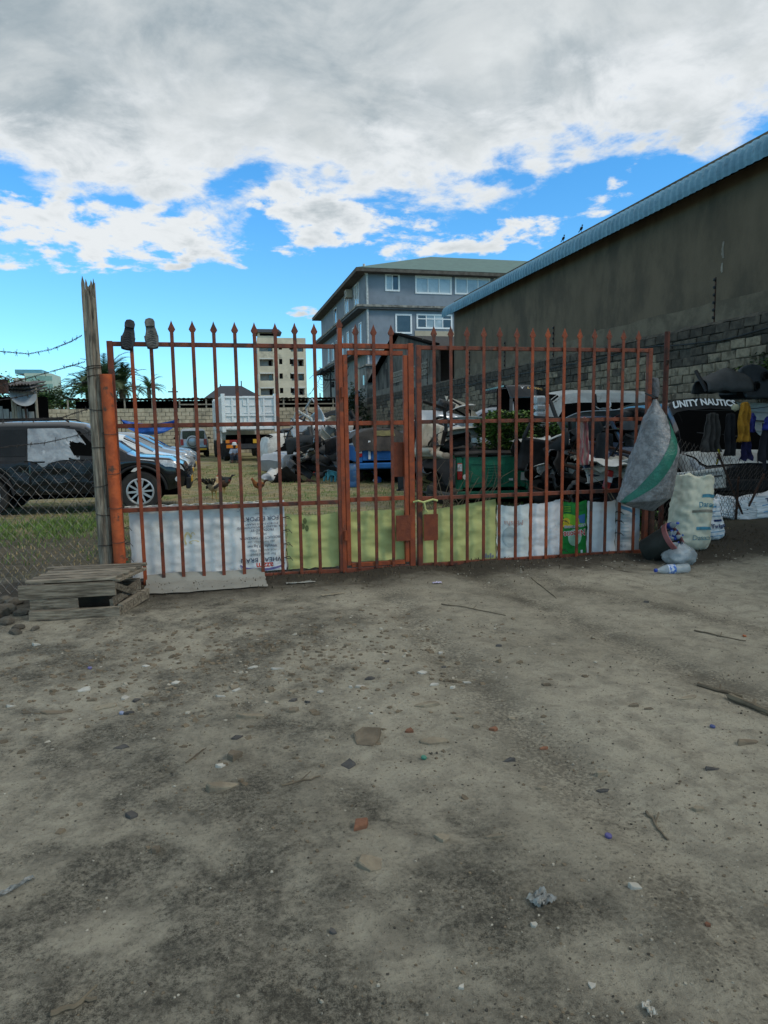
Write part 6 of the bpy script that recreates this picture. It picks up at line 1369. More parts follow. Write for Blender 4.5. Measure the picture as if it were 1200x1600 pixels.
# ---- filled sacks on the ground at right
def fat_sack(label, px, py, w_, h_, d, mat, seed, rz=0, tilt=0, prints=(), top=.75, name='filled_sack', sag=.0, y=None, tiltx=0):
    p = GP(px, py) if y is None else YP(px, py, y); g = gz(p.x, p.y) if y is None else p.z; t = thing(name, label, 'sack', (p.x, p.y, g), rz, 'filled sacks by the right hand fence'); t.rotation_euler = (tiltx, tilt, rz); n, m = 64, 56
    def pt(u, v):
        a = 2*math.pi*u; b_ = min(1, v/.10); k = (.70+.30*b_**.5)*(1-.10*math.sin(math.pi*v)**2*0); pinch = 1-(1-top)*max(0, v-.35)/.65
        ca, sa = math.cos(a), math.sin(a); q = (abs(ca)**3.2+abs(sa)**3.2)**(-1/3.2)
        if v >= .999: k *= .0; pinch = .4
        x = w_/2*ca*q*k*pinch; yy = d/2*sa*q*k*pinch; z = h_*min(v, .97)/.97*(1+.05*nz(ca*2, sa*2, seed)*(v > .8)) - (.10*h_ if v >= .999 else 0)
        cr_ = .020*nz(ca*1.6, sa*1.6+seed, v*3)+.026*(abs(nz(v*7+seed, ca*2.6+v*2, sa*2.6))-.25)+.015*abs(nz(ca*6+v*5, v*11, seed+2))+.012*nz(ca*9, v*14, seed)
        return Vector((x+ca*cr_, yy+sa*cr_, z+.035*nz(x*5, yy*5, seed)*v-sag*v*abs(x)/w_))
    mb = MB(); vs = [pt(k/n, i/m) for i in range(m+1) for k in range(n)]; mb.add(vs, [(i*n+k, i*n+(k+1)%n, (i+1)*n+(k+1)%n, (i+1)*n+k) for i in range(m) for k in range(n)]); mb.build('bag', mat, t, smooth=True, ang=60)
    def front(a, b):
        u = .75 + math.asin(max(-.95, min(.95, 2*a/w_)))/(2*math.pi); q = pt(u, max(.03, min(.95, b/h_))); return (q.x, q.y-.008, q.z)
    for (kind, *r) in prints:
        if kind == 'text': txt, size, cx, cz, mm = r; vs, fs = text_mesh(txt, size, bold=.001); m2 = MB(); m2.add([front(cx+a, cz+b) for a, b in vs], fs); m2.build('lettering', mm, t)
        else:
            x0, x1, z0, z1, mm = r; m2 = MB(); m2.grid(lambda u, v: front(x0+(x1-x0)*u, z0+(z1-z0)*v), 8, 2); m2.build('print_bar', mm, t)
    return t
TEAL = flat('teal_print', (.07, .26, .36), .7); NAVY = flat('navy_print', (.025, .04, .14), .7)
fat_sack('tall full cream white sack with teal print leaning by the fence', 1073, 862, .44, .86, .38, SCR, 3, R(-8), R(3), (('bar', .02, .20, .60, .635, TEAL), ('text', 'Dasaco', .085, .11, .52, TEAL), ('bar', -.08, .17, .435, .465, flat('worn_print', (.22, .21, .17), .8)), ('bar', -.02, .15, .24, .275, TEAL), ('text', 'Dasaco', .08, .06, .15, flat('teal_print_worn', (.20, .33, .35), .8))), .92)
fat_sack('white blue striped sack slumped right of the tall cream sack', 1109, 850, .30, .50, .28, SWB, 7, R(-12), R(-6), (('bar', -.12, .10, .40, .41, SKYP), ('bar', -.12, .10, .35, .358, SKYP), ('bar', -.13, .08, .29, .297, SKYP), ('text', 'Twiga', .075, .04, .17, NAVY), ('bar', .0, .10, .225, .25, NAVY), ('bar', -.09, .13, .10, .108, SKYP), ('bar', -.09, .13, .05, .058, SKYP)), .72)
fat_sack('white sandbag lying on its side behind the striped sack', 1142, 826, .62, .30, .38, SWB, 11, R(-20), R(9), (), .8)
fat_sack('white blue printed sandbag lying at the right edge', 1188, 824, .60, .34, .38, SWB, 15, R(-16), R(-10), (('bar', -.05, .26, .20, .21, SKYP), ('bar', -.05, .26, .11, .12, SKYP), ('text', 'Tw', .09, .08, .26, NAVY)), .85)
p = GP(1062, 862)
# ---- bin of bottles tipped over, bag of bottles, loose bottle
def bottle(par_or_label, M, sz=1.0, label=None, lab_m=None, cap_m=None, parent=None):
    CL = pm('clear_plastic', (.60, .68, .72), (.48, .56, .60), 10, .12, .3, 30, spec=.7, alpha=.45); BC = flat('blue_cap', (.02, .06, .35), .4)
    prof = [(0, 0), (.036, .004), (.040, .02), (.037, .045), (.040, .06), (.037, .08), (.040, .095), (.037, .115), (.040, .13), (.041, .20), (.036, .225), (.020, .262), (.014, .275), (.014, .285)]
    prof = [(r*sz, z*sz) for r, z in prof]
    if parent is not None: t = None
    else: t = thing('plastic_bottle', label, 'bottle', group='loose plastic bottles'); t.matrix_world = M
    if t is None:
        o = MB().lathe(prof, 16, M, cap=False).build('bottle', CL, parent, smooth=True, ang=50)
        MB().lathe([(.0415*sz, .13*sz), (.0415*sz, .19*sz)], 16, M, cap=False).build('bottle_label', lab_m or SKYP, o, smooth=True); MB().lathe([(.0, .305*sz), (.016*sz, .302*sz), (.016*sz, .282*sz)], 12, M, cap=False).build('bottle_cap', BC, o); return o
    MB().lathe(prof, 20, None, cap=False).build('bottle_body', CL, t, smooth=True, ang=50); MB().lathe([(.0415*sz, .13*sz), (.0415*sz, .195*sz)], 20, None, cap=False).build('bottle_label', lab_m or SKYP, t, smooth=True)
    MB().lathe([(.0, .305*sz), (.016*sz, .302*sz), (.016*sz, .282*sz)], 12, None, cap=False).build('bottle_cap', BC, t); return t
p = GP(1076, 893); g = gz(p.x, p.y)
LBP = pm('bottle_label_print', (.55, .62, .70), (.03, .14, .50), 30, .5, 0, lo=.45, hi=.52)
bottle(None, T(p.x, p.y, g+.05)@RZ(R(173))@RY(R(92)), 1.22, 'clear water bottle with a blue label lying before the bin', LBP)
def bin_():
    p = GP(1036, 878); t = thing('waste_bin', 'dark bin tipped towards us full of blue capped bottles', 'bin', (p.x, p.y+.06, gz(p.x, p.y)+.0), 0)
    BN = pm('dark_green_bin', (.014, .018, .016), (.025, .03, .027), 10, .6, .2)
    A = T(.0, .0, .17)@RZ(R(35))@RX(R(58))@T(0, 0, -.18)
    MB().lathe([(.0, 0), (.13, .0), (.14, .02), (.155, .20), (.165, .34), (.155, .34), (.145, .20), (.125, .03), (0, .03)], 26, A, cap=False).build('tub', BN, t, smooth=True, ang=40)
    MB().lathe([(.160, .315), (.178, .32), (.180, .37), (.166, .375), (.160, .36)], 26, A, cap=False).build('rim', pm('pink_plastic', (.28, .10, .10), (.2, .07, .07), 6, .5), t, smooth=True)
    r = random.Random(9)
    for i in range(13):
        a = r.random()*6.28; rr = r.uniform(.0, .10); bottle(None, A@T(rr*math.cos(a), rr*math.sin(a), .16+.10*r.random())@RZ(r.random()*6)@RX(r.uniform(-.7, .7)), .62, parent=t, lab_m=flat('deep_blue_label', (.02, .06, .28), .5) if i % 3 else SKYP)
bin_()
p = GP(1030, 818); bx = YP(1034, 822, 6.6)
t = bottle(None, T(bx.x+.03, 6.62, .36)@RX(R(70))@RZ(.3), .9, 'dark blue bottle balanced on top of the tipped bin', flat('deep_blue_label', (.02, .06, .28), .5))
def bottle_bag():
    p = GP(1068, 884); t = thing('plastic_bag', 'clear plastic bag of crushed bottles lying behind the loose bottle', 'bag', (p.x+.03, p.y+.10, gz(p.x, p.y)))
    PL = pm('clear_bag_film', (.50, .57, .60), (.32, .38, .41), 9, .15, .7, 22, spec=.7, alpha=.62)
    mb = MB(); n, m = 30, 16
    vs = []
    for i in range(m+1):
        for k in range(n):
            a = 2*math.pi*k/n; v = i/m; s = 1+.22*nz(math.cos(a)*2, math.sin(a)*2, v*3)+.07*nz(math.cos(a)*8, math.sin(a)*8, v*9); R_ = math.sin(math.pi*min(.98, max(.06, .25+v*.7)))
            vs.append((.19*math.cos(a)*R_*s, .14*math.sin(a)*R_*s, .22*v*(1+.2*nz(a, v))))
    mb.add(vs, [(i*n+k, i*n+(k+1)%n, (i+1)*n+(k+1)%n, (i+1)*n+k) for i in range(m) for k in range(n)]); mb.build('film', PL, t, smooth=True, ang=60)
    r = random.Random(4)
    for i in range(5): bottle(None, T(r.uniform(-.09, .09), r.uniform(-.06, .06), .06+.02*i)@RZ(r.random()*6)@RX(R(90)), .5, parent=t)
bottle_bag()
# ---- blue tarpaulin tied at the back left
a = YP(189, 655, 33); b = YP(279, 655, 33); e = YP(240, 684, 33); mb = MB()
mb.grid(lambda u, v: (a.x+(b.x-a.x)*u*(1-.0*v), 33+.25*nz(u*3, v*2)+.15*math.sin(u*9), a.z-(.02+.22*math.sin(math.pi*u))*(1-v)*.9-(a.z-e.z)*v*(math.sin(math.pi*u)**.5)*.85), 30, 12)
tag(mb.build('tarpaulin', pm('bright_blue_tarp', (.02, .13, .50), (.015, .09, .38), 5, .5, .3, 15), None, smooth=True), 'bright blue tarpaulin slung behind the parked cars', 'tarpaulin')
for px, lb in ((189, 'thin pole holding the left corner of the blue tarpaulin'), (279, 'thin pole holding the right corner of the blue tarpaulin')):
    q = YP(px, 655, 33); m = MB(); m.tube([(q.x, 33, -.05), (q.x, 33, q.z+.03)], .02, 6); m.tube([(q.x-.03, 33, q.z), (q.x+.03, 33, q.z)], .01, 5); tag(m.build('tarp_pole', RUST), lb, 'pole', 'poles of the blue tarpaulin')
a = YP(1062, 640, 9.45); b = YP(1225, 632, 9.25); mb = MB(); mb.tube([a.lerp(b, i/10)-Vector((0, 0, .05*math.sin(math.pi*i/10))) for i in range(11)], .006, 5)
tag(mb.build('clothes_line', BLACKP), 'thin dark line carrying the clothes across the minivan', 'line')
# ------------------------------------------------------------------ vegetation
LEAF = pm('leaf_green', (.13, .25, .045), (.07, .15, .028), 3, .6, 0, rand=.1); LEAFD = pm('leaf_dark', (.030, .060, .018), (.018, .036, .012), 3, .6); LEAFY = pm('leaf_yellow_green', (.21, .29, .06), (.13, .19, .045), 3, .6); DRY = pm('dry_stem', (.17, .14, .095), (.09, .072, .05), 6, .9)
def leaves(n, fn, size, seed, aspect=2.0, up=.3):
    """many small folded leaf faces; fn(rng) -> point"""
    g = np.random.default_rng(seed); r = random.Random(seed); V = []; Fc = []
    for i in range(n):
        p = Vector(fn(r)); a = r.random()*6.283; d = Vector((math.cos(a), math.sin(a), r.uniform(-.5, .6)+up)).normalized(); s = size*r.uniform(.6, 1.35)
        sx = d.cross(Vector((r.uniform(-.4, .4), r.uniform(-.4, .4), 1))).normalized()*(s/aspect); o = len(V); nrm = sx.cross(d).normalized()*(s*.12)
        V += [tuple(p), tuple(p+d*s*.5+sx+nrm), tuple(p+d*s), tuple(p+d*s*.5-sx+nrm)]; Fc += [(o, o+1, o+2), (o, o+2, o+3)]
    m = MB(); m.v = V; m.f = Fc; return m
def bush(label, c, rad, n, size, seed, mats=(LEAF, LEAFD), name='weed_bush', ground=True, group='weeds growing in the scrap', cat='bush', clumps=14):
    t = thing(name, label, cat, (c[0], c[1], c[2]), 0, group); r0 = random.Random(seed)
    cl = [(r0.uniform(-1, 1)*rad[0]*.75, r0.uniform(-1, 1)*rad[1]*.75, r0.uniform(.15, .9)*rad[2], r0.uniform(.22, .5)) for _ in range(clumps)]
    for k, m in enumerate(mats):
        sel = cl if k == 0 else cl[::2]
        def fn(r):
            x, y, z, q = r.choice(sel); a, b = r.random()*6.283, r.random()**.5; return (x+math.cos(a)*b*q*rad[0]*.7, y+math.sin(a)*b*q*rad[1]*.7, max(0.01, z+r.uniform(-1, 1)*q*rad[2]*.6))
        stuff(leaves(n if k == 0 else n//2, fn, size, seed+k).build('foliage', m, t))
    s = MB()
    for x, y, z, q in cl: s.tube([(x*.2, y*.2, -.05), (x*.6, y*.6, z*.55), (x, y, z)], [.008, .006, .003], 4)
    stuff(s.build('stems', DRY, t)); return t
p = YP(792, 690, 13.1); bush('lush green weeds filling the dark green pickup bed', (p.x, 13.15, YP(790, 712, 12.9).z+.05), (.66, .5, .72), 3200, .07, 21, (LEAF, LEAFY, LEAFD), clumps=26)
p = YP(842, 690, 13.6); bush('dark weeds between the green pickup and the white four wheel drive', (p.x, 13.4, .9), (.5, .4, .7), 1100, .06, 22, (LEAFD, LEAF))
p = YP(895, 680, 12.9); bush('leafy weeds below the 0 7 window', (p.x, 12.9, .85), (.45, .35, .85), 900, .07, 23, (LEAF, LEAFD))
p = YP(972, 690, 10.6); bush('broad leaved weed behind the right bars', (p.x, 10.6, .8), (.25, .25, .55), 260, .14, 24, (LEAFY, LEAF))
p = YP(900, 790, 8.6); bush('low ferny weeds just behind the detergent bag', (p.x, 8.2, gz(p.x, 8.2)), (.45, .25, .30), 900, .07, 25, (LEAF, LEAFD))
p = YP(960, 790, 8.6); bush('low weeds behind the far right sack', (p.x, 8.3, gz(p.x, 8.3)), (.4, .25, .26), 500, .06, 26, (LEAFD, LEAF))
p = GP(571, 752); bush('bright green weed clump under the blue pickup', (p.x, p.y, gz(p.x, p.y)), (.28, .2, .40), 700, .06, 27, (LEAF, LEAFY))
p = GP(676, 782); bush('dry scrubby weeds below the black saloon wreck', (p.x, p.y, gz(p.x, p.y)), (.45, .3, .40), 300, .05, 28, (LEAFD, LEAFY))
p = XP(1192, 600, WX-.25); bush('trailing green creeper on the block wall at the right edge', (WX-.25, p.y, p.z-.3), (.22, .9, .8), 1300, .06, 29, (LEAFD, LEAFY))
p = XP(955, 640, WX-.3); bush('thin creeper against the block wall behind the numbered wreck', (WX-.35, p.y, p.z-.5), (.2, .6, .6), 400, .05, 30, (LEAFY, LEAFD))
p = GP(500, 735); bush('small green weeds by the turquoise stool', (p.x, p.y, gz(p.x, p.y)), (.5, .3, .22), 420, .05, 31, (LEAF, LEAFY))
# tangled dry branches in front of the wrecks
for i, (px, py, lb) in enumerate(((690, 775, 'tangle of dry branches left of the green pickup'), (735, 770, 'pale forked dry branch against the green pickup'), (860, 765, 'tangle of thin dry twigs right of the green pickup'), (985, 780, 'dry brushwood behind the far right sacks'))):
    p = YP(px, py, 11.4 if px < 900 else 8.6); r = random.Random(50+i); m = MB(); g = gz(p.x, p.y)
    for k in range(16):
        a = Vector((p.x+r.uniform(-.4, .4), p.y+r.uniform(-.15, .15), g)); b = a+Vector((r.uniform(-.45, .45), r.uniform(-.1, .1), r.uniform(.15, .75))); c_ = b+Vector((r.uniform(-.3, .3), r.uniform(-.1, .1), r.uniform(-.1, .25)))
        m.tube([a, (a+b)/2+Vector((r.uniform(-.05, .05), 0, 0)), b, c_], [.009, .007, .005, .002], 4)
    t = thing('dry_branches', lb, 'branches', (0, 0, 0), 0, 'dry branches in the scrap'); stuff(m.build('twigs', DRY, t))
# grass and straw in the yard
def blades(name, n, fn, h, wd, mat, seed, label, cat):
    r = random.Random(seed); m = MB()
    for i in range(n):
        x, y = fn(r); z = gz(x, y); a = r.random()*6.283; hh = h*r.uniform(.4, 1.3); l = hh*r.uniform(.2, .9); dx, dy = math.cos(a), math.sin(a); o = len(m.v); q = wd*r.uniform(.6, 1.2)
        m.v += [(x-dy*q, y+dx*q, z-.005), (x+dy*q, y-dx*q, z-.005), (x+dx*l*.45+dy*q*.6, y+dy*l*.45-dx*q*.6, z+hh*.65), (x+dx*l*.45-dy*q*.6, y+dy*l*.45+dx*q*.6, z+hh*.65), (x+dx*l, y+dy*l, z+hh)]
        m.f += [(o, o+1, o+2, o+3), (o+3, o+2, o+4)]
    me = bpy.data.meshes.new(name); me.from_pydata(m.v, [], m.f); me.materials.append(mat); stuff(tag(put(name, me), label, cat))
GRS = pm('grass_green', (.13, .22, .045), (.08, .14, .03), 2, .7, world=True); STRW = pm('straw', (.38, .30, .155), (.25, .195, .10), 2, .85, world=True)
def near_suv(r):
    while True:
        x, y = r.uniform(-5.5, -.6), r.gauss(11.9, .75)
        if 9.6 < y < 13.6 and r.random() < .25+.75*(fb(x*1.1, y*1.1, 2, 3) > -.05) and not (x > -1.9 and r.random() < .7): return x, y
blades('grass', 9000, near_suv, .075, .006, GRS, 1, 'fresh green grass before the black car', 'grass')
def yard(r):
    while True:
        x, y = r.uniform(-4, 6), 8.0+r.random()**1.5*22
        if fb(x*.7, y*.7, 9, 3) > -.02: return x, y
blades('grass', 9000, yard, .06, .006, GRS, 2, 'scattered short green grass across the yard', 'grass')
blades('straw', 16000, lambda r: (r.uniform(-4.5, 6.5), 7.6+r.random()**1.4*25), .035, .008, STRW, 3, 'dry straw litter across the yard', 'straw')
blades('litter', 2600, lambda r: (r.uniform(-1.0, 7.6), r.gauss(7.05, .28)), .03, .007, pm('dead_leaf', (.10, .075, .045), (.05, .038, .025), 3, .9, world=True), 4, 'dead stalk litter along the foot of the gate', 'litter')
# ------------------------------------------------------------------ date palms beyond the wall
def palm(label, px, py, y, sc_, nf, seed, trunk=True):
    p = YP(px, py, y); t = thing('palm_tree', label, 'palm tree', (p.x, y, 0), 0, 'palms beyond the back wall'); r = random.Random(seed); zc = p.z
    MB().tube([(0, 0, 0), (.1*sc_, 0, zc*.5), (0, 0, zc)], [.28*sc_, .22*sc_, .25*sc_], 9).build('trunk', pm('palm_trunk', (.13, .10, .07), (.07, .055, .04), 6, .95, .5), t)
    for k, mt in enumerate((pm('palm_leaf', (.055, .115, .035), (.035, .08, .025), 2, .6), pm('palm_leaf_dull', (.09, .12, .055), (.06, .085, .035), 2, .65))):
        m = MB()
        for i in range(nf//2):
            az = r.random()*6.283; el = r.uniform(-.15, 1.35); L_ = sc_*r.uniform(1.8, 2.7); pts = []; n = 16
            for j in range(n+1):
                f = j/n; e = el-1.15*f*f; pts.append(Vector((0, 0, zc)) if j == 0 else pts[-1]+Vector((math.cos(az)*math.cos(e), math.sin(az)*math.cos(e), math.sin(e)))*(L_/n))
            m.tube(pts, [.03*sc_*(1-.8*j/n) for j in range(n+1)], 4)
            for j in range(2, n+1):
                d = (pts[j]-pts[j-1]).normalized(); s = d.cross(Vector((0, 0, 1))).normalized(); ll = sc_*.50*math.sin(math.pi*(.12+.8*j/n))
                for q in (0, .5):
                    b = pts[j-1].lerp(pts[j], q)
                    for sg in (-1, 1):
                        e = b+(s*sg*.75+d*.6+Vector((0, 0, .30-.25*r.random()))).normalized()*ll; wv = d*(.035*sc_); o = len(m.v); m.v += [tuple(b-wv), tuple(b+wv), tuple(e)]; m.f.append((o, o+1, o+2))
        me = bpy.data.meshes.new('crown'); me.from_pydata(m.v, [], m.f); me.materials.append(mt); stuff(put('crown', me, t))
palm('large date palm with arching fronds behind the timber post', 163, 600, 60, 1.35, 62, 1)
palm('second date palm leaning out left of the timber post', 138, 612, 64, 1.15, 46, 2)
palm('date palm partly hidden right of the orange post', 190, 606, 62, 1.1, 46, 3)
palm('small lone palm showing above the back wall', 232, 606, 95, 1.0, 26, 4)
def tree(label, px, py, y, rad, n, size, seed, mats, group):
    p = YP(px, py, y); t = thing('leafy_tree', label, 'tree', (p.x, y, 0), 0, group)
    MB().tube([(0, 0, 0), (.1, 0, p.z*.6), (0, 0, p.z)], [.2, .14, .08], 8).build('trunk', DRY, t)
    r0 = random.Random(seed); cl = [(r0.gauss(0, .45)*rad[0], r0.gauss(0, .45)*rad[1], p.z+r0.uniform(-.8, .8)*rad[2], r0.uniform(.25, .5)) for _ in range(16)]
    for k, m in enumerate(mats):
        def fn(r):
            x, y_, z, q = r.choice(cl[k::2] if k else cl); a, b, c_ = r.gauss(0, .5), r.gauss(0, .5), r.gauss(0, .5); return (x+a*q*rad[0], y_+b*q*rad[1], z+c_*q*rad[2])
        stuff(leaves(n//(k+1), fn, size, seed+k).build('crown', m, t))
PALEL = pm('pale_leaf', (.11, .16, .07), (.07, .11, .05), 2, .7)
tree('pale feathery tree left of the date palms over the back wall', 95, 622, 58, (1.9, 1.2, .9), 1800, .20, 41, (PALEL, LEAF), 'trees beyond the back wall')
tree('low pale green tree behind the tin roofed shed', 72, 628, 60, (1.0, .8, .6), 900, .18, 42, (PALEL, LEAFY), 'trees beyond the back wall')
tree('dark tree showing under the tin shed roof at the left edge', 4, 625, 44, (1.6, 1.2, 1.2), 1500, .18, 43, (LEAFD, LEAF), 'trees beyond the back wall')
p = YP(620, 650, 46.5); bush('dark creeper mass in the corner by the annex wall', (9.7, 46.8, 1.0), (.8, .9, 3.2), 1500, .14, 44, (LEAFD, LEAFD), clumps=22)
# ------------------------------------------------------------------ tin roofed shed at the left edge
def tin_shed():
    y = 27.0; a = YP(-60, 640, y); b = YP(62, 640, y); t = thing('tin_shed', 'open tin roofed shed with grey board wall at the left edge', 'shed', (b.x, y, 0))
    z = lambda px, py: YP(px, py, y).z
    xl = lambda px: YP(px, 640, y).x-b.x
    TIN = pm('rusty_tin', (.15, .14, .13), (.07, .06, .052), 3, .7, .2, c3=(.10, .05, .03), s3=1.5, l3=.55, h3=.7); GB = pm('grey_board', (.36, .37, .36), (.22, .225, .22), 2.5, .9, .3, stretch=(4, 4, .6))
    n = 60; zt0, zt1 = z(-60, 622)+.15, z(60, 612)
    for k in range(3):
        m = MB(); m.grid(lambda u, v: (xl(-60)+(xl(60)-xl(-60))*u, -.5+2.2*v-k*.12, zt0+(zt1-zt0)*u+.10*k+.03*math.cos(u*150)+.25*v+.05*nz(u*5, k)), 120, 2); m.build('roof_sheet', TIN, t, solid=.012)
        if k == 0: continue
    for px in (20, 24, 57): MB().tube([(xl(px), .05, -.05), (xl(px), .05, z(px, 606))], .05, 7).build('post', pm('pale_post', (.30, .27, .21)), t)
    for i in range(9):
        x0 = xl(-40)+i*(xl(50)-xl(-40))/9; MB().box(x0+.01, x0+(xl(50)-xl(-40))/9-.015, .3+.02*(i % 2), .33+.02*(i % 2), .0, z(20, 634)-.1*(i % 3)).build('board', GB, t)
    MB().box(xl(-50), xl(62), .18, .22, z(20, 664), z(20, 660)).build('rail', DRY, t); MB().box(xl(-50), xl(60), 1.5, 1.56, 0, zt1-.1).build('back_wall', DARK, t)
    d = thing('satellite_dish', 'grey satellite dish leaning on the tin shed wall', 'dish', (b.x+xl(38), y-.1, z(38, 619))); M = T(0, 0, 0)@RZ(R(25))@RX(R(70))
    MB().lathe([(0, 0), (.15, .015), (.30, .06), (.42, .12), (.43, .12), (.43, .135), (.30, .075), (0, .012)], 24, M, cap=False).build('bowl', pm('grey_dish', (.33, .36, .37), (.27, .29, .30), 4, .6), d, smooth=True)
    MB().tube([(0, .05, 0), (0, .25, -.35), (0, .32, -.9)], .03, 6).build('mount', RUST, d)
    e = thing('roof_edge', 'broken tin roof corner poking in at the far left', 'roof', (YP(0, 575, 22).x, 22, 0)); q = YP(0, 572, 22).z
    MB().grid(lambda u, v: (-1.2+1.35*u, .6*v, q-.32*u+.05*nz(u*4, v)), 8, 3).build('sheet', GB, e, solid=.02); MB().box(-1.2, .08, .1, .4, q-.75, q-.36).build('fascia', RUST, e); MB().tube([(-.9, .2, 0), (-.9, .2, q-.3)], .06, 6).build('post', DRY, e)
tin_shed()
# ------------------------------------------------------------------ poles and wires in the distance
def pole(label, px, y, py0, arms=()):
    a = YP(px, py0, y); t = thing('utility_pole', label, 'pole', (a.x, y, 0), 0, 'utility poles in the distance'); MB().tube([(0, 0, 0), (0, 0, a.z)], [.11, .07], 8).build('shaft', BLACKP, t)
    for dz, w_ in arms: MB().box(-w_, w_, -.05, .05, a.z-dz-.06, a.z-dz+.06).build('crossarm', BLACKP, t)
    MB().lathe([(.12, 0), (.14, .1), (.12, .5), (.1, .55)], 10, T(.22, 0, a.z-2.0)).build('transformer', BLACKP, t)
    return a
a1 = pole('tall utility pole left of the grey block', 516, 66, 572, ((.5, .9), (1.3, .6))); pole('short utility pole over the back wall at left', 270, 75, 606, ((.4, .5),)); pole('thin far pole right of the unfinished tower', 500, 90, 614)
m = MB()
for k in range(3):
    P = [Vector(YP(470, 622-6*k, 110)), Vector(YP(495, 596+3*k, 80)), a1+Vector((0, 0, -.4-.5*k)), Vector(YP(545, 560+12*k, 58))]; pts = []
    for u, v in zip(P[:-1], P[1:]):
        for i in range(9): f = i/9; q = u.lerp(v, f); q.z -= .8*math.sin(math.pi*f); pts.append(q)
    m2 = MB(); m2.tube(pts+[P[-1]], .022, 4); tag(m2.build('overhead_wire', BLACKP), ['uppermost', 'middle', 'lowest'][k]+' overhead wire running to the grey block', 'wire', 'overhead wires')
t = thing('cable_tangle', 'tangle of black cables hanging on the pole by the grey block', 'cables', (0, 0, 0)); m = MB(); r = random.Random(6); c0 = YP(503, 585, 66)
for k in range(22):
    s0 = c0+Vector((r.uniform(-.9, .9), 0, r.uniform(.2, .7))); m.tube([s0, s0+Vector((r.uniform(-.5, .5), 0, r.uniform(-.6, .1))), s0+Vector((r.uniform(-.6, .8), 0, r.uniform(-1.2, -.2)))], .02, 4)
stuff(m.build('strands', BLACKP, t))
# ------------------------------------------------------------------ debris on the ground
def chips(name, label, n, smin, smax, mat, seed, fn, flat_=.35):
    r = random.Random(seed); m = MB()
    for i in range(n):
        x, y = fn(r); s = smin+(smax-smin)*r.random()**2.2; z = gz(x, y); a0 = r.random()*6.283; k = r.choice((4, 5, 5, 6)); o = len(m.v); h = s*flat_*r.uniform(.4, 1.2); tx, ty = r.gauss(0, .15), r.gauss(0, .15)
        for j in range(k):
            a = a0+6.283*j/k; q = s*r.uniform(.6, 1.1); px_, py_ = q*math.cos(a), q*.85*math.sin(a); m.v.append((x+px_, y+py_, z-.004)); m.v.append((x+px_*.8, y+py_*.8, z+h+px_*tx+py_*ty))
        m.f.append(tuple(o+2*j+1 for j in range(k))); m.f += [(o+2*j, o+2*((j+1) % k), o+2*((j+1) % k)+1, o+2*j+1) for j in range(k)]
    me = m.mesh(name); me.materials.append(mat); stuff(tag(put(name, me), label, 'gravel'))
def fore(r):
    while True:
        y = 1.3+5.6*r.random()**1.3; x = r.uniform(-.42*y-.4, .95*y+.5)
        if r.random() < .35+.9*max(0, fb(x*.9, y*.9, 4, 3)+.25): return x, y
CHD = pm('dark_grit', (.045, .04, .032), (.09, .08, .062), 8, .95, world=True); CHB = pm('brown_grit', (.19, .15, .10), (.11, .088, .06), 8, .95, world=True); CHW = pm('pale_grit', (.40, .37, .30), (.30, .275, .22), 8, .9, world=True)
chips('gravel', 'dark grit and crumbs strewn over the foreground sand', 3000, .002, .0085, CHD, 1, fore); chips('gravel', 'brown stone crumbs strewn over the foreground sand', 3600, .002, .010, CHB, 2, fore); chips('gravel', 'pale stone crumbs strewn over the foreground sand', 2200, .002, .0075, CHW, 3, fore)
chips('gravel', 'sharp shards packed into the ground below the crate', 1500, .006, .030, CHB, 4, lambda r: (r.gauss(.0, .95), r.gauss(4.6, .65)), .3)
chips('gravel', 'pale shards packed into the ground below the gate', 300, .005, .022, CHW, 5, lambda r: (r.gauss(.3, .9), r.gauss(4.5, .6)), .25)
chips('gravel', 'loose pale chips in the dark soil by the sacks', 260, .004, .02, CHW, 6, lambda r: (r.gauss(4.6, 1.3), r.gauss(6.35, .35)), .3)
TILEW = pm('white_tile_chip', (.52, .50, .44), (.36, .345, .30), 9, .5); STB = pm('brown_stone', (.19, .155, .11), (.11, .09, .064), 7, .95, .5); STT = pm('tan_stone', (.29, .25, .18), (.19, .16, .115), 7, .95, .5); STK = pm('tarry_stone', (.05, .048, .046), (.09, .085, .08), 9, .9, .5); BRK = pm('brick_shard', (.25, .115, .065), (.16, .075, .045), 8, .95, .5)
def slab(label, px, py, w_, d, h, mat, seed, name='stone_chip', cat='stone', group='bits lying on the sand', k=7, tilt=.05):
    p = GP(px, py); r = random.Random(seed); pts = []; k = r.choice((4, 5, 5, 6)) if w_ < .12 else r.choice((6, 7, 8)); a0 = r.random()*6.28
    for j in range(k): a = a0+6.283*(j+r.uniform(-.38, .38))/k; q = r.uniform(.62, 1.12); pts.append((w_/2*q*math.cos(a), d/2*q*math.sin(a)))
    m = MB(); n = len(pts); tx, ty = r.gauss(0, .10), r.gauss(0, .10); h *= .62; f = lambda x, y: h+x*tx+y*ty+h*.22*nz(x*40, y*40, seed)
    m.v += [(x*1.02, y*1.02, -.012) for x, y in pts]+[(x, y, f(x, y)*.7) for x, y in pts]+[(x*.9, y*.9, f(x, y)) for x, y in pts]+[(x*.4, y*.4, f(x*.4, y*.4)) for x, y in pts]
    for l in range(3): m.f += [(l*n+j, l*n+(j+1) % n, (l+1)*n+(j+1) % n, (l+1)*n+j) for j in range(n)]
    m.f.append(tuple(3*n+j for j in range(n)))
    o = m.build(name, mat, None, (p.x, p.y, gz(p.x, p.y)+.002), (r.uniform(-tilt, tilt), r.uniform(-tilt, tilt), 0)); return tag(o, label, cat, group)
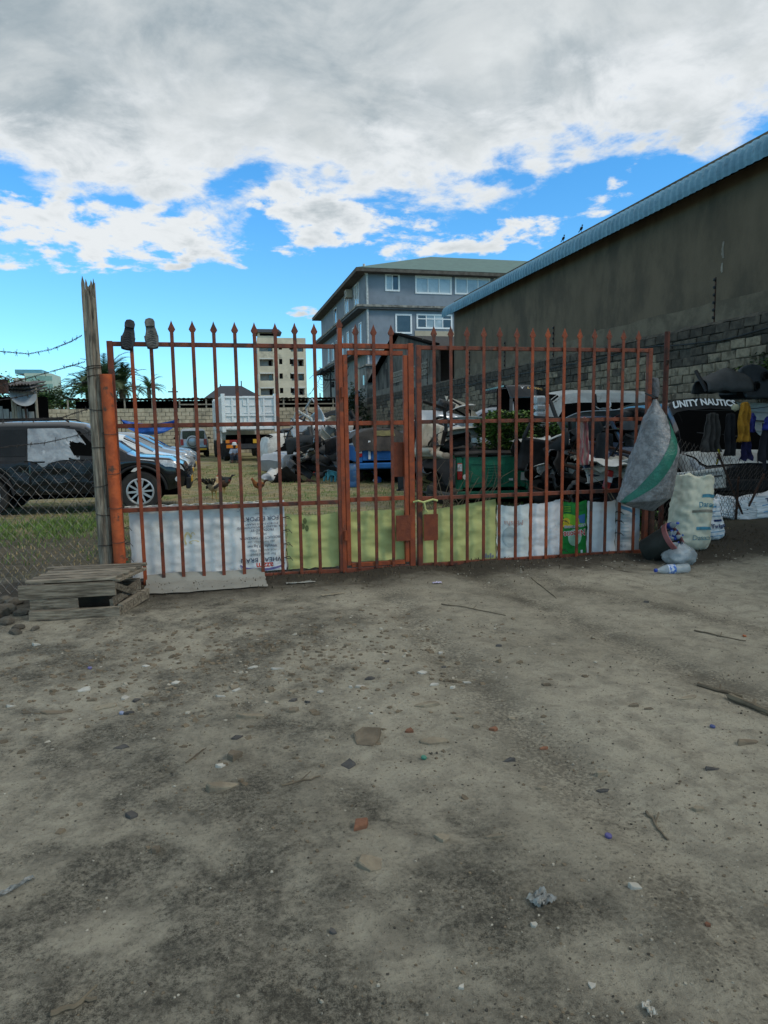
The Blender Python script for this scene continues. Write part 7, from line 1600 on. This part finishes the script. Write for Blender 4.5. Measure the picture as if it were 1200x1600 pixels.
for i, (px, py, w_, d, h, mt, lb) in enumerate((
  (575, 1155, .165, .165, .022, STB, 'broad flat brown stone below the middle of the gate'), (678, 1160, .15, .06, .012, STT, 'long thin tan stone right of the broad brown stone'), (545, 1195, .075, .075, .012, STK, 'tarry black clump below the broad brown stone'), (366, 1183, .085, .075, .04, STB, 'knobbly brown stone left of the broad brown stone'),
  (350, 1228, .14, .075, .014, STT, 'flat tan slab below the knobbly brown stone'), (345, 1195, .05, .03, .008, TILEW, 'white chip beside the knobbly brown stone'), (392, 1122, .16, .045, .02, STT, 'long tile shard slanting left of centre'), (365, 1076, .075, .065, .01, STT, 'square tan tile shard in the shard patch'), (345, 1090, .06, .05, .008, TILEW, 'white tile chip left of the square tan shard'),
  (435, 1048, .11, .05, .008, TILEW, 'largest white tile chip below the lime sacks'), (395, 1046, .08, .04, .008, TILEW, 'thin white tile chip left of the largest one'), (230, 1086, .10, .07, .008, STT, 'pale tan flake left in the shard patch'), (195, 1090, .05, .06, .01, TILEW, 'white pointed chip left of the pale flake'), (130, 1078, .07, .05, .009, TILEW, 'white chip under the crate shards'), (17, 1101, .07, .035, .01, TILEW, 'white chip at the far left edge'), (57, 1006, .09, .04, .01, TILEW, 'white chip close below the crate'),
  (275, 1069, .07, .045, .01, TILEW, 'white chip above the pale tan flake'), (228, 1041, .05, .03, .008, TILEW, 'small white chip high in the shard patch'), (564, 1074, .08, .045, .009, TILEW, 'white chip below the wicket'), (548, 1074, .03, .05, .009, TILEW, 'narrow white chip beside the chip below the wicket'), (660, 1053, .06, .05, .009, TILEW, 'white chip below the right leaf'), (668, 1103, .17, .07, .016, STT, 'long pale stone above the thin tan stone'), (678, 1073, .08, .035, .008, TILEW, 'thin white chip right of centre'), (730, 1064, .06, .03, .008, TILEW, 'little white chip right of the thin one'),
  (160, 1104, .19, .07, .008, STT, 'broad worn slab at the left below the shards'), (85, 1112, .18, .06, .008, STB, 'dark worn slab at the left edge of the shards'), (458, 1114, .07, .05, .025, STB, 'brown pebble above the broad brown stone'), (640, 1145, .05, .03, .02, BRK, 'small brick red bit right of the broad stone'), (772, 1138, .05, .04, .02, BRK, 'brick red bit in the right middle'), (990, 1105, .10, .04, .014, STB, 'brown flake on the right side'), (1170, 1160, .14, .05, .014, STB, 'dark brown shard at the right edge'), (1075, 1092, .12, .04, .010, STT, 'tan flake low on the right side'), (560, 1296, .08, .06, .03, BRK, 'rusty brown lump in the lower middle'), (690, 1315, .06, .06, .012, STT, 'pale lump right of the rusty lump'), (580, 1358, .12, .09, .010, STT, 'pale pointed slab sunk in the lower middle'),
  (245, 1325, .05, .045, .02, STB, 'brown pebble at lower left'), (205, 1270, .06, .05, .02, STK, 'black pebble at lower left'), (1010, 940, .05, .03, .02, STK, 'black scrap before the right sacks'), (520, 1465, .025, .025, .012, STK, 'small black pebble near the bottom middle'), (835, 1455, .03, .025, .008, TILEW, 'white crumb below the crumpled film'), (722, 1549, .022, .022, .006, TILEW, 'tiny bluish white bit at the bottom'), (925, 1548, .03, .025, .006, TILEW, 'tiny white bit at the bottom right'), (1105, 1450, .02, .02, .01, BRK, 'tiny red crumb at right'), (850, 1165, .05, .025, .012, BRK, 'orange brown flake right of centre'), (800, 1120, .05, .03, .012, STT, 'small tan flake right of centre'))):
    slab(lb, px, py, w_, d, h, mt, 700+i)
# plastic scraps
def film(label, px, py, w_, d, mat, seed, rz=0, name='plastic_scrap', h=.02):
    p = GP(px, py); m = MB(); m.grid(lambda u, v: ((u-.5)*w_*(1-.3*v*abs(nz(u*3, seed)))+.01*nz(v*5, seed), (v-.5)*d*(1-.5*abs(nz(u*2.3, seed+1))), .004+h*abs(fb(u*3+seed, v*3, seed, 3))), 14, 12)
    return tag(m.build(name, mat, None, (p.x, p.y, gz(p.x, p.y)+.003), (0, 0, rz), smooth=True), label, 'plastic scrap', 'plastic litter on the sand')
FILM = pm('grey_film', (.27, .29, .28), (.18, .19, .185), 12, .3, .5, 40, spec=.5)
film('white plastic strip lying at the lower left edge', 22, 1384, .13, .022, FILM, 3, R(40)); film('crumpled clear plastic film at lower right', 846, 1418, .075, .06, FILM, 5, R(20), h=.035); film('white torn plastic bit at the very bottom right', 1015, 1588, .022, .045, TILEW, 8, 0)
film('pale plastic flap under the wicket threshold', 470, 915, .28, .05, pm('dusty_white_sack', (.29, .285, .25)), 9, 0); film('lilac paper scrap before the lock plates', 683, 915, .09, .04, flat('lilac_paper', (.50, .46, .60), .8), 10, 0); film('long pale strip on the soil left of the wicket', 520, 932, .22, .03, STT, 12, R(10))
for px, py, c_, lb in ((950, 1313, (.10, .09, .24), 'purple bottle cap at lower right'), (1113, 1137, (.07, .09, .22), 'blue bottle cap on the right'), (662, 1187, (.05, .20, .14), 'green bottle cap right of the tarry clump'), (1163, 993, (.38, .11, .04), 'orange bottle cap near the right edge'), (140, 1043, (.15, .14, .32), 'violet bottle cap in the left shards'), (190, 1115, (.25, .29, .42), 'pale blue bottle cap left of the tile shards')):
    p = GP(px, py); m = MB(); m.lathe([(.0125, 0), (.013, .008), (.011, .0105), (.0, .011)], 14); m.lathe([(.0134, .002), (.0136, .005), (.0134, .007)], 14, None, False); tag(m.build('bottle_cap', flat('cap_%d' % px, c_, .5), None, (p.x, p.y, gz(p.x, p.y)+.003), (.1, .15, 0)), lb, 'cap', 'bottle caps on the sand')
# sticks
for px0, py0, px1, py1, r_, lb in ((1085, 983, 1165, 1001, .006, 'thin straight twig on the sand at right'), (1090, 1068, 1160, 1085, .012, 'curved pale stick at the right'), (1140, 1090, 1215, 1122, .02, 'thick weathered stick at the right edge'), (80, 1588, 150, 1562, .008, 'black stick at the bottom left'), (1010, 1268, 1042, 1310, .006, 'dark twig at right lower middle'), (290, 1190, 318, 1170, .004, 'little twig on the left'), (440, 1228, 500, 1215, .005, 'bent dark twig left of centre'), (690, 945, 790, 962, .006, 'dry stalk under the right leaf'), (830, 905, 870, 935, .005, 'dry stalk below the detergent bag')):
    a = GP(px0, py0); b = GP(px1, py1); m = MB(); pts = []
    for i in range(9): f = i/8; q = a.lerp(b, f); pts.append((q.x+.01*nz(i*.7, px0), q.y+.02*nz(i*.6, py0), gz(q.x, q.y)+r_*.8))
    m.tube(pts, [r_*(1-.4*i/8) for i in range(9)], 6); m.tube([pts[4], (pts[4][0]+.05, pts[4][1]+.05, pts[4][2]+.01)], r_*.5, 5); tag(m.build('stick', DRY, smooth=True), lb, 'stick', 'sticks on the sand')
# worn concrete edge pads along the right verge
r_ = random.Random(77)
SHN = ['flat', 'chipped', 'angular', 'thin', 'square', 'pointed', 'narrow', 'rounded', 'cracked', 'sunken']
for i in range(40):
    px = r_.uniform(20, 780) if i < 30 else r_.uniform(760, 1180); py = r_.gauss(1085, 45) if i < 30 else r_.uniform(1010, 1400); mt, cn = r_.choice(((STT, 'tan'), (STB, 'brown'), (STT, 'tan'), (TILEW, 'pale'), (STK, 'black')))
    zone = 'below the crate' if px < 220 else ('below the wide white sack' if px < 440 else ('below the lime sacks' if px < 780 else 'on the right hand sand'))
    row = 'high up' if py < 1060 else ('half way' if py < 1110 else 'farther down'); lb = '%s %s shard %s %s' % (SHN[i % 10], cn, row, zone); w_ = r_.uniform(.03, .085)
    while lb in USED: lb = r_.choice(SHN)+lb[lb.index(' '):]
    USED[lb] = 1
    slab(lb, px, py, w_, w_*r_.uniform(.4, .8), r_.uniform(.006, .016), mt, 900+i, name='stone_shard')
